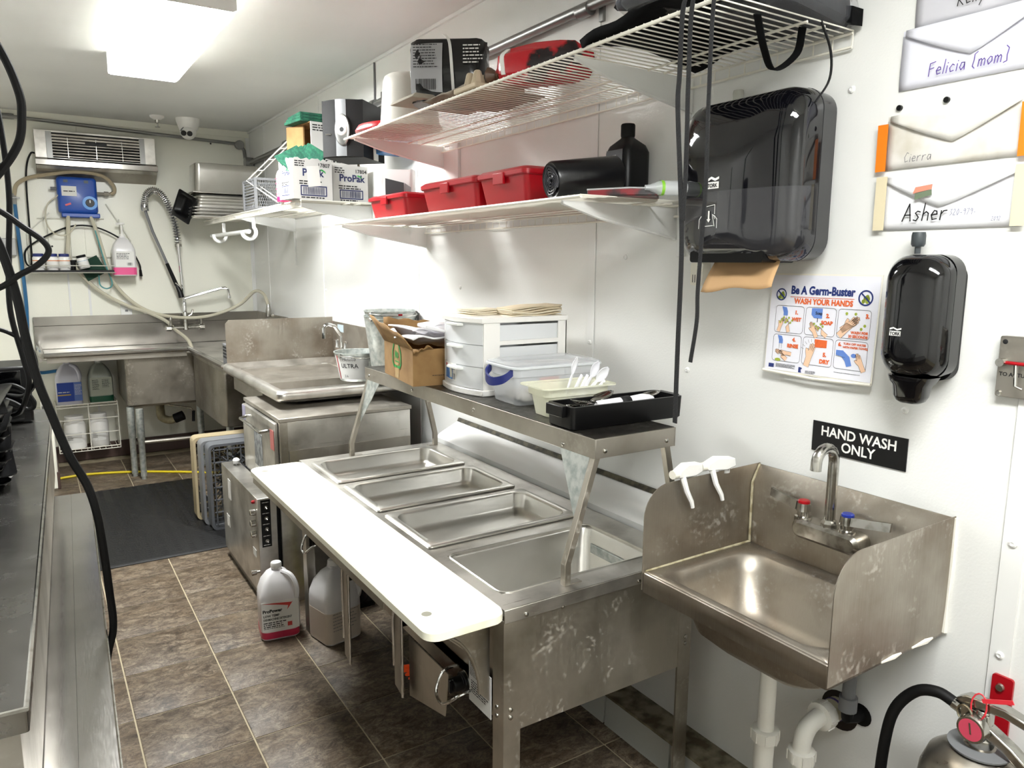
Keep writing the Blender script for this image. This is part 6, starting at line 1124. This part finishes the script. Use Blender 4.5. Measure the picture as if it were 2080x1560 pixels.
m_bh = mat('blue_hose', '1f5f8c', .35)
hose('blue_hose', 'blue water hose running down the back wall at the left', [(-1.655, 6.50, 1.93), (-1.653, 6.50, 1.80), (-1.648, 6.50, 1.5), (-1.645, 6.50, 1.2), (-1.66, 6.50, .9), (-1.66, 6.50, .74), (-1.60, 6.50, .705), (-1.50, 6.50, .71), (-1.42, 6.50, .72)], .0125, m_bh)
hose('clear_hose', 'clear hose from the blue dispenser to the corner sink faucet', [(-1.335, 6.45, 1.85), (-1.345, 6.45, 1.70), (-1.355, 6.45, 1.56), (-1.30, 6.46, 1.45), (-1.17, 6.47, 1.30), (-1.0, 6.47, 1.19), (-.85, 6.46, 1.13), (-.73, 6.43, 1.06), (-.68, 6.40, 1.0), (-.62, 6.2, .93), (-.60, 6.10, .85)], .014, M_HOSE)
hose('clear_hose', 'clear hose looping from the blue dispenser across to the right wall', [(-1.19, 6.45, 1.85), (-1.15, 6.45, 1.7), (-1.11, 6.45, 1.5), (-1.07, 6.46, 1.36), (-.95, 6.47, 1.21), (-.80, 6.46, 1.12), (-.6, 6.38, 1.085), (-.4, 6.35, 1.10), (-.2, 6.30, 1.18), (-.09, 6.22, 1.29), (-.05, 6.1, 1.27), (-.045, 6.0, 1.19)], .013, M_HOSE)
hose('thin_tube', 'thin clear tube hanging in a loop left of the blue dispenser', [(-1.38, 6.44, 2.0), (-1.46, 6.44, 1.92), (-1.475, 6.44, 1.80), (-1.43, 6.44, 1.72), (-1.35, 6.44, 1.715), (-1.29, 6.44, 1.79)], .005, M_HOSE)
hose('green_tube', 'thin tube curling below the wire rack', [(-1.17, 6.44, 1.75), (-1.12, 6.44, 1.5), (-1.085, 6.44, 1.36), (-1.12, 6.44, 1.32), (-1.165, 6.44, 1.345), (-1.17, 6.44, 1.42)], .005, mat('teal_tube', '4f8f90', .35))
# wire rack with bottles
wr_ = T('wire_rack', 'wire rack of cleaning bottles hanging under the blue dispenser', 'rack', (-1.3, 6.43, 1.42))
m_wire = mat('old_wire', 'b5b3a8', .4, .4)
rx0, rx1, rz = -1.60, -.93, 1.44
for pts in ([(-1.45, 6.52, 1.87), (rx0, 6.52, 1.72), (rx0, 6.52, rz), (rx0, 6.36, rz), (rx1-.1, 6.36, rz), (rx1, 6.50, rz), (rx1, 6.52, 1.68), (-1.08, 6.52, 1.95)], [(-1.53, 6.52, 1.83), (-1.1, 6.52, 1.84)], [(rx0, 6.36, rz+.05), (rx1-.08, 6.36, rz+.05)], [(rx0, 6.52, 1.56), (rx1, 6.52, 1.55)], [(rx0, 6.36, rz), (rx0, 6.36, rz+.05)]): P('wire', MB().tube(pts, .004, 6), m_wire, wr_)
for x in (-1.47, -1.33, -1.15, -1.0): P('wire', MB().tube([(x, 6.52, 1.84), (x, 6.52, rz), (x, 6.36, rz)], .003, 5), m_wire, wr_)
P('tray', MB().box(rx0+.01, rx1-.11, 6.365, 6.51, rz+.002, rz+.018), M_BLK, wr_)
def jar(label, loc, r, h, cap, band, group, tilt=0, name='jar'):
    t = T(name, label, 'jar', loc, 0, group, local=True, ry=tilt)
    P('body', MB().lathe([(r*.93, 0), (r, .004), (r, h*.74), (r*.9, h*.8), (r*.78, h*.83)], n=24), M_WHT, t, smooth=50); P('lid', MB().lathe([(r*.86, h*.82), (r*.88, h*.84), (r*.88, h*.98), (r*.82, h)], n=24), cap, t)
    if band: P('band', MB().lathe([(r+.0008, h*.55), (r+.0008, h*.60)], n=24, cap0=False, cap1=False), band, t); P('label', MB().lathe([(r+.0006, h*.12), (r+.0006, h*.52)], n=24, cap0=False, cap1=False), M_LBL, t)
    else:
        P('label', MB().grid(lambda u, v: ((r+.0008)*math.cos(math.radians(215+90*u)), (r+.0008)*math.sin(math.radians(215+90*u)), h*(.2+.32*v)), 8, 1), M_LBL, t)
        mb = MB(); rnd = random.Random(5)
        for k in range(4): mb.grid(lambda u, v: ((r+.0016)*math.cos(math.radians(225+(20+15*rnd.random())*1.0*u)), (r+.0016)*math.sin(math.radians(225+35*u)), h*(.3+.05*k)+.003*v), 4, 1)
        P('label_print', mb, M_INK, t)
    return t
m_navy = mat('navy_lid', '1c2a6a', .35); m_orb = mat('orange_band', 'cf7a3a', .5)
for x, lab in ((-1.545, 'white jar with a navy lid, leftmost on the wire rack'), (-1.46, 'white jar with a navy lid, second from the left on the wire rack'), (-1.385, 'white jar with a navy lid, third from the left on the wire rack')): jar(lab, (x, 6.43, rz+.018), .038, .118, m_navy, m_orb, 'white jars on the wire rack')
jar('small pale bottle with a dark lid tipped over at the middle of the wire rack', (-1.255, 6.43, rz+.03), .036, .10, M_BLK, mat('pale_blue_band', 'a9b9c6', .5), None, -14)
O('pipe_end', 'short black pipe end hanging in the wire rack', 'pipe', MB().tube([(-1.335, 6.44, rz-.0), (-1.332, 6.44, rz+.09)], .02, 12).lathe([(.026, rz+.075), (.026, rz+.09), (.016, rz+.091)], (-1.332, 6.44, 0), n=14), M_BLKM)
o = O('scouring_pad', 'dark green scouring pad leaning in the wire rack beside the pink jug', 'scouring pad', MB().box(-.075, .075, -.006, .006, 0, .14), mat('dark_green_pad', '1c3a2c', .95), bevel=.003); o.location = (-1.175, 6.45, rz-.03); o.rotation_euler = (0, math.radians(-28), 0)
# pink jug on the rack
def jug(name, label, loc, rz_, s=1.0, liquid='c8325a', fill=.2, capm=None, group=None, pump=False, body=None, handle=True, cap=True):
    t = T(name, label, 'jug', loc, rz_, group, local=True); w, h = .075*s, .30*s
    bm_ = body or bpy.data.materials.get('jug_hdpe') or mat('jug_hdpe', 'e6e4e4', .3, alpha=.14)
    def q(f, z): return rr(-w*f, w*f, -w*f, w*f, .028*s*f, 6, z*h)
    P('bottle', MB().loft([q(.93, 0), q(1, .02), q(1, .55), q(.97, .62), q(.80, .75), q(.5, .86), q(.30, .90), q(.26, .905), q(.26, .935)]), bm_, t, smooth=50)
    if fill: P('liquid', MB().loft([q(.96, .008), q(.985, .025), q(1.004, .03), q(1.004, fill)]), mat('liquid_'+liquid, liquid, .3) if 'liquid_'+liquid not in bpy.data.materials else bpy.data.materials['liquid_'+liquid], t)
    if cap: P('cap', MB().lathe([(.02*s, h*.925), (.0215*s, h*.93), (.0215*s, h*.985), (.019*s, h)], n=20), capm or M_WHT, t)
    if handle: P('handle', MB().tube(spline([(w*.25, -w*.30, h*.88), (w*.62, -w*.62, h*.84), (w*.84, -w*.84, h*.72), (w*.86, -w*.86, h*.6), (w*.8, -w*.8, h*.53)], 5), .0125*s, 10), bm_, t)
    if pump: P('pump', MB().tube([(0, 0, h*.93), (0, 0, h*1.22)], .008, 8).lathe([(.02, h*.92), (.02, h*.99)], n=14).tube([(-.035, 0, h*1.225), (.02, 0, h*1.235)], .009, 8).lathe([(.022, h*1.21), (.022, h*1.24)], n=14), M_WHT, t)
    return t, w, h
t, w, h = jug('soap_jug', 'pump jug of pink soap hooked on the right of the wire rack', (-.995, 6.43, 1.415), 0, 1.05, 'e0508a', .2, pump=True, cap=False, handle=False)
P('label', MB().box(-.063, .063, -w-.0012, -w, h*.22, h*.58), M_LBL, t); mb = MB(); pl = Pl((-.063, -w-.0014, h*.22), (1,0,0), ZD); pl.small(mb, .008, .1, h*.3, .004, .0095, 5); pl.barcode(mb, .075, .008, .112, .03); P('label_print', mb, M_INK, t)
t = T('wall_outlet', 'white wall outlet box below the wire rack', 'outlet', (-1.0, 6.53, 1.17)); P('cover', MB().box(-1.035, -.955, 6.515, 6.534, 1.11, 1.225), M_TRIM, t, bevel=.003)
for z in (1.145, 1.19): P('socket', MB().box(-1.005, -.985, 6.5135, 6.5155, z-.008, z+.008), M_GREY, t)
t = T('switch_box', 'grey metal electrical box at the far left of the back wall', 'electrical box', (-1.72, 6.5, 1.6)); P('box', MB().box(-1.80, -1.672, 6.47, 6.534, 1.56, 1.68), M_ALU, t, bevel=.003)
for x in (-1.76, -1.72): P('socket', MB().lathe([(.014, 6.47), (.012, 6.467)], (x, 0, 1.62), 'y', 12), M_GREY, t)
O('wire_channel', 'thin white plastic cable channel running up the back wall behind the hoses', 'cable channel', MB().box(-1.372, -1.36, 6.525, 6.534, 1.115, 1.43), M_TRIM)
# ---------------------------------------------------------------- low wire rack with jars and jugs
lr = T('low_rack', 'white coated wire rack under the drainboard on the back wall', 'rack', (-1.33, 6.4, .1))
ra, rb, rf = -1.525, -1.125, 6.30
for z in (.14, .475): 
    P('wire', MB().tube([(ra, 6.53, z), (ra, rf, z), (rb, rf, z), (rb, 6.53, z)], .0045, 6), M_WHE, lr); P('wire', MB().tube([(ra, 6.53, z-.02), (ra, rf, z-.02), (rb, rf, z-.02), (rb, 6.53, z-.02)], .0035, 6), M_WHE, lr)
for z in (.25, .36): P('wire', MB().tube([(ra, 6.53, z), (ra, rf, z), (rb, rf, z), (rb, 6.53, z)], .0035, 6), M_WHE, lr)
for x in (ra, -1.32, rb): P('wire', MB().tube([(x, rf, .12), (x, rf, .48)], .004, 6), M_WHE, lr)
for z in (.125, .46):
    mb = MB()
    for k in range(10): mb.tube([(ra+(rb-ra)*(k+.5)/10, rf, z), (ra+(rb-ra)*(k+.5)/10, 6.53, z)], .0025, 5)
    P('deck_wires', mb, M_WHE, lr, kind='stuff')
jar('white tub with a printed label on the low wire rack, left of two', (-1.415, 6.40, .132), .072, .245, M_WHT, None, 'white tubs in the low wire rack'); jar('white tub with a printed label on the low wire rack, right of two', (-1.255, 6.40, .132), .066, .25, M_WHT, None, 'white tubs in the low wire rack'); jar('white tub at the left end behind the low wire rack wires', (-1.59, 6.30, .44), .03, .10, M_WHT, None, None)
t, w, h = jug('sanitizer_jug', 'white jug with a blue label on the low wire rack', (-1.43, 6.41, .466), 0, 1.12, 'dcdce4', .0, cap=True, body=mat('jug_lilac', 'c9c8d4', .35))
P('label', MB().box(-w*.92, w*.96, -w-.0014, -w, h*.1, h*.52), mat('label_blue', '1c3f9c', .5), t); P('label_side', MB().box(w*.35, w*.96, -w-.002, -w-.001, h*.1, h*.52), mat('label_blue_print', '5a74b8', .5), t); P('label_band', MB().box(-w*.92, w*.1, -w-.002, -w-.001, h*.235, h*.26), mat('label_yellow', 'c8a44a', .5), t)
mb = MB(); pl = Pl((-w*.9, -w-.0022, h*.1), (1,0,0), ZD); pl.small(mb, .004, .08, h*.2, .006, .012, 1); pl.small(mb, .11, .155, h*.36, .003, .009, 9, 1, 3); P('label_print', mb, M_LBL, t)
t, w, h = jug('cleaner_jug', 'cloudy jug of green cleaner on the low wire rack beside the basin', (-1.22, 6.43, .466), 0, 1.08, '1f5a42', .16, cap=True, handle=False, body=mat('jug_grey', 'a2a79c', .35))
P('label', MB().box(-w*.9, w*.9, -w-.0014, -w, h*.18, h*.6), mat('label_greenish', 'b4b8aa', .6), t); mb = MB(); pl = Pl((-w*.85, -w-.002, h*.18), (1,0,0), ZD); pl.small(mb, .01, .06, h*.36, .003, .008, 10, 1, 2); pl.small(mb, .075, .13, h*.36, .003, .008, 8, 1, 3); P('label_print', mb, M_INK, t)
# ---------------------------------------------------------------- dish racks by the dishwasher
m_beige = mat('beige_plastic', 'a8997a', .5)
def dish_rack(label, y, m, dx=0):
    t = T('dish_rack', label, 'dish rack', (-.62+dx, y, .01), 0, 'dish racks on edge beside the dishwasher', local=True)
    s, d = .25, .05; fr_ = MB(); rnd = 0
    lo = [rr(-s, s, 0, 2*s, .03, 4, -d, 'y'), rr(-s, s, 0, 2*s, .03, 4, d, 'y'), rr(-s+.014, s-.014, .014, 2*s-.014, .025, 4, d, 'y'), rr(-s+.014, s-.014, .014, 2*s-.014, .025, 4, -d, 'y')]
    fr_.loft(lo+[lo[0]], False, False); P('frame', fr_, m, t)
    g_ = MB()
    for k in range(7):
        v = -s+.03+.073*k; g_.box(v-.003, v+.003, -d, -d+.012, .02, 2*s-.02); g_.box(-s+.02, s-.02, -d, -d+.012, s+v-.003, s+v+.003)
    for k in range(9): c = -.2+.05*k; a = max(-.17, c-.17); b_ = min(.17, c+.17); g_.obox(((a+b_)/2, -d+.006, s+(a+b_)/2-c), ((b_-a)/2, 0, (b_-a)/2), (0, .006, 0), (-.002, 0, .002)); g_.obox(((a+b_)/2, -d+.006, s-(a+b_)/2+c), ((b_-a)/2, 0, -(b_-a)/2), (0, .006, 0), (.002, 0, .002))
    P('lattice', g_, m, t); return t
dish_rack('beige plastic dish rack standing on edge, the farthest behind two grey ones', 4.62, m_beige, -.02); dish_rack('grey plastic dish rack standing on edge between the beige and the front rack', 4.505, M_GREY); dish_rack('grey plastic dish rack standing on edge nearest the dishwasher', 4.39, mat('dark_grey_plastic', '5d5f63', .5), .02)
# ---------------------------------------------------------------- floor: mat, cord, jugs
fm = T('floor_mat', 'black perforated rubber mat on the tiled floor by the corner sink', 'mat', (-1.1, 4.8, 0))
mx0, mx1, my0, my1 = -1.43, -.82, 4.08, 5.53
P('mat', MB().loft([rr(mx0-.015, mx1+.075, my0-.01, my1+.01, .02, 4, .001), rr(mx0-.015, mx1+.075, my0-.01, my1+.01, .02, 4, .004), rr(mx0, mx1+.06, my0+.005, my1-.005, .02, 4, .011)]), mat('rubber_mat', '070708', .5, bump=(90, .3)), fm)
mb = MB()
for i in range(10):
    for j in range(44): x = mx0+.03+.068*i; y = my0+.03+.0325*j+(.016 if i % 2 else 0); mb.add([(x-.014, y-.006, .0113), (x+.014, y-.006, .0113), (x+.014, y+.006, .0113), (x-.014, y+.006, .0113)], [(0,1,2,3)])
P('holes', mb, mat('mat_hole', '020202', .9), fm, kind='stuff', smooth=0)
O('extension_cord', 'yellow extension cord lying along the back baseboard', 'cord', MB().tube(spline([(-1.62, 5.93, .009), (-1.55, 6.0, .009), (-1.37, 6.02, .009), (-1.1, 5.93, .009), (-.85, 5.78, .009), (-.62, 5.62, .009), (-.45, 5.5, .009)], 6), .0085, 8), mat('yellow_rubber', 'd9c21c', .45))
O('yellow_hose', 'yellow gas hose hanging behind the steam table leg', 'hose', MB().tube(spline([(-.66, 3.14, .66), (-.67, 3.12, .5), (-.68, 3.10, .32), (-.67, 3.12, .1), (-.62, 3.14, .012), (-.5, 3.15, .012)], 6), .0105, 8), mat('yellow_hose', 'c6bc2e', .4))
t = T('black_motor', 'dark motor unit under the far end of the steam table', 'motor', (-.5, 3.08, 0)); P('housing', MB().lathe([(.07, .02), (.085, .03), (.085, .22), (.06, .25)], (-.52, 3.07, 0), n=18), M_BLKM, t); P('base', MB().box(-.62, -.42, 3.0, 3.15, 0, .025), M_BLKM, t)
t, w, h = jug('detergent_jug', 'white jug of red dishmachine detergent on the floor outside the table leg', (-.855, 2.985, 0), -8, 1.02, 'b8284a', .12)
P('label', MB().box(-w*.96, w*.96, -w-.0012, -w, h*.14, h*.55), M_LBL, t); P('label', MB().box(w, w+.0012, -w*.9, w*.9, h*.14, h*.55), M_LBL, t)
red, k_ = MB(), MB(); pl = Pl((-w*.96, -w-.0014, h*.14), (1,0,0), ZD, .0005)
pl.poly(red, [(.002, h*.4), (.05, h*.39), (.12, h*.37), (.125, h*.385), (.10, h*.27), (.105, h*.33), (.06, h*.365)]); pl.rect(red, .1, .012, .118, .03)
pl.text(k_, 'ProPower', .0185, .004, h*.265, bold=.0008); pl.text(k_, 'LOW TEMP', .0125, .006, h*.205, bold=.0004); pl.text(k_, 'DISHMACHINE DETERGENT', .0125, .006, h*.155, bold=.0004, sx=.72); pl.small(k_, .006, .10, h*.115, .004, .0085, 3); pl.small(k_, .006, .09, .012, .0025, .006, 1)
pl2 = Pl((w+.0014, -w*.9, h*.14), (0,1,0), ZD, .0005); pl2.small(k_, .006, .12, h*.37, .003, .008, 12, 1, 4)
P('red_swoosh', red, mat('swoosh_red', 'c63a34', .5), t, smooth=0); P('lettering', k_, M_INK, t, smooth=0)
t, w, h = jug('detergent_jug', 'cloudy jug standing under the steam table behind the leg', (-.665, 2.83, 0), 12, 1.1, 'c9bcae', .42, cap=True)
mb = MB(); pl = Pl((-w*.96, -w-.001, h*.1), (1,0,0), ZD); pl.small(mb, .02, .14, h*.3, .003, .014, 6); P('label_print', mb, M_GREY, t)
# ================================================================ LEFT COUNTER (turned two degrees), CABLES
wc = T('work_counter', 'long steel topped counter along the left side', 'counter', (-1.673, 1.194, 0), -2.13, local=True)
P('top', MB().loft([rr(-.72, 0, 0, 2.54, .004, 2, .862), rr(-.72, 0, 0, 2.54, .004, 2, .896), rr(-.716, -.004, .004, 2.536, .004, 2, .9)]), M_STC, wc); P('edge_bead', MB().tube([(-.72, .001, .897), (-.002, .001, .897), (-.001, 2.54, .897)], .0045, 6), M_CHW, wc)
P('near_panel', MB().box(-.715, -.012, .01, .014, .606, .865), M_STD, wc); P('side_panel', MB().box(-.016, -.012, .014, 2.52, .606, .865), M_STV, wc); P('far_panel', MB().box(-.715, -.012, 2.52, 2.524, .606, .865), M_STV, wc); P('foot_rail', MB().box(-.70, -.03, .03, 2.5, .596, .61), M_STD, wc)
lb_ = T('ledge_bench', 'lower steel bench ledge in front of the long left counter', 'bench', (-1.673, 1.194, 0), -2.13, local=True)
P('ledge_sheet', MB().loft([rr(-.72, .045, -1.4, 2.22, .004, 2, .57), rr(-.72, .045, -1.4, 2.22, .004, 2, .5945)]), M_STR, lb_); P('ledge_sheet', MB().loft([rr(.0455, .115, -1.4, 2.22, .004, 2, .57), rr(.0455, .115, -1.4, 2.22, .004, 2, .5945)]), M_STR, lb_); P('ledge_bead', MB().tube([(.114, -1.4, .5935), (.114, 2.22, .5935)], .003, 6), M_CHW, lb_)
P('bench_front', MB().box(.055, .06, -1.38, 2.2, .06, .57), M_STD, lb_); P('bench_end', MB().box(-.70, .055, 2.195, 2.2, .06, .57), M_STD, lb_)
for x, y in ((.04, 2.17), (-.66, 2.17), (.04, -1.3), (-.66, -1.3)): P('leg', MB().lathe([(.02, 0), (.025, .01), (.02, .06)], (x-.0, y, 0), n=12), M_CHW, lb_)
# things on the counter
for k in range(11):
    o = O('black_tray', 'black plastic tray in the left counter stack, '+('lowest', 'second from the bottom', 'third from the bottom', 'fourth from the bottom', 'fifth from the bottom', 'sixth from the bottom', 'fifth from the top', 'fourth from the top', 'third from the top', 'second from the top', 'topmost')[k], 'tray', MB().loft([rr(-.15, .15, -.2, .2, .03, 5, 0), rr(-.165, .165, -.215, .215, .035, 5, .02), rr(-.17, .17, -.22, .22, .035, 5, .021), rr(-.17, .17, -.22, .22, .035, 5, .024), rr(-.15, .15, -.2, .2, .03, 5, .012)], True, True), M_BLK, 'black trays stacked on the left counter')
    o.location = (-1.876+.006*math.sin(k*2), 2.62+.012*math.sin(k*1.7), .902+.0215*k); o.rotation_euler = (0, math.radians(2*math.sin(k)), math.radians(4*math.sin(k*2.3)))
t = T('black_appliance', 'black boxy appliance at the far end of the left counter', 'appliance', (-1.8, 3.5, .9)); P('body', MB().box(-1.98, -1.645, 3.42, 3.66, .905, 1.125), M_BLK, t, bevel=.008); P('door', MB().box(-1.96, -1.675, 3.412, 3.42, .92, 1.11), M_BLKG, t, bevel=.003)
for x in (-1.95, -1.67): P('foot', MB().box(x-.012, x+.012, 3.44, 3.64, .9, .906), M_BLKM, t)
P('switch', MB().lathe([(.012, 3.412), (.01, 3.404)], (-1.66, 0, 1.02), 'y', 12), M_GREY, t)
def cable(label, pts, r, name='power_cable', m=None): return O(name, label, 'cable', MB().tube(spline(pts, 7), r, 8), m or M_BLKM)
mb = MB()
for k in range(3): mb.tube(spline([(-1.76+.01*k, 3.36, 1.06-.02*k), (-1.70, 3.34, 1.065-.018*k), (-1.655+.004*k, 3.33, 1.03-.01*k), (-1.64, 3.33, .985), (-1.66, 3.34, .968), (-1.71, 3.36, 1.0-.01*k), (-1.77, 3.37, 1.03)], 6), .0075, 7)
O('coiled_cable', 'black cable coiled in front of the black appliance', 'cable', mb, M_BLKM)
cable('thick black cable bowing out at the top left', [(-1.78, 2.0, 2.18), (-1.69, 2.0, 2.07), (-1.632, 2.0, 1.97), (-1.606, 2.0, 1.89), (-1.604, 2.0, 1.84), (-1.615, 2.0, 1.78), (-1.655, 2.0, 1.715), (-1.72, 2.0, 1.64)], .0085)
cable('thickest black cable dropping down past the counter edge to the floor', [(-1.70, 2.02, 1.63), (-1.668, 2.0, 1.56), (-1.646, 2.0, 1.45), (-1.637, 2.0, 1.36), (-1.622, 2.0, 1.26), (-1.602, 2.0, 1.18), (-1.575, 2.0, 1.08), (-1.543, 2.0, 1.0), (-1.528, 2.0, .93), (-1.520, 2.02, .84), (-1.512, 2.06, .70), (-1.509, 2.08, .59), (-1.53, 2.08, .5), (-1.557, 2.06, .3), (-1.56, 2.04, .05)], .0098)
cable('black cable looping out over the jars at the left', [(-1.72, 1.98, 1.66), (-1.663, 1.98, 1.635), (-1.62, 1.98, 1.60), (-1.588, 1.98, 1.573), (-1.578, 1.98, 1.548), (-1.60, 1.98, 1.52), (-1.64, 1.98, 1.495), (-1.675, 1.98, 1.47), (-1.74, 1.98, 1.45)], .0065)
cable('black cable hanging straight down at the left picture edge', [(-1.66, 2.4, 2.0), (-1.648, 2.4, 1.85), (-1.645, 2.4, 1.70), (-1.658, 2.4, 1.55), (-1.668, 2.4, 1.40), (-1.65, 2.4, 1.27), (-1.642, 2.4, 1.2), (-1.665, 2.45, 1.12), (-1.69, 2.6, 1.08)], .007)
cable('black cable curving behind the stack of trays', [(-1.74, 2.4, 1.36), (-1.68, 2.4, 1.34), (-1.635, 2.4, 1.30), (-1.622, 2.4, 1.25), (-1.632, 2.4, 1.19), (-1.66, 2.5, 1.15), (-1.70, 2.6, 1.14)], .0055)
cable('black floor cable bowing out from under the left bench', [(-1.56, 1.72, .14), (-1.505, 1.70, .08), (-1.46, 1.62, .012), (-1.42, 1.50, .010), (-1.415, 1.40, .010), (-1.44, 1.32, .010), (-1.50, 1.28, .010), (-1.57, 1.27, .010)], .0085)
O('foil_duct', 'dark crinkled duct hanging at the left picture edge', 'duct', MB().tube([(-1.715-.012*math.sin(k*2.1), 2.0, 1.90-.022*k) for k in range(12)], [.05+.006*math.sin(k*3.3) for k in range(12)], 12), mat('dark_foil', '0c0c0e', .3, bump=(35, .8)), smooth=60)
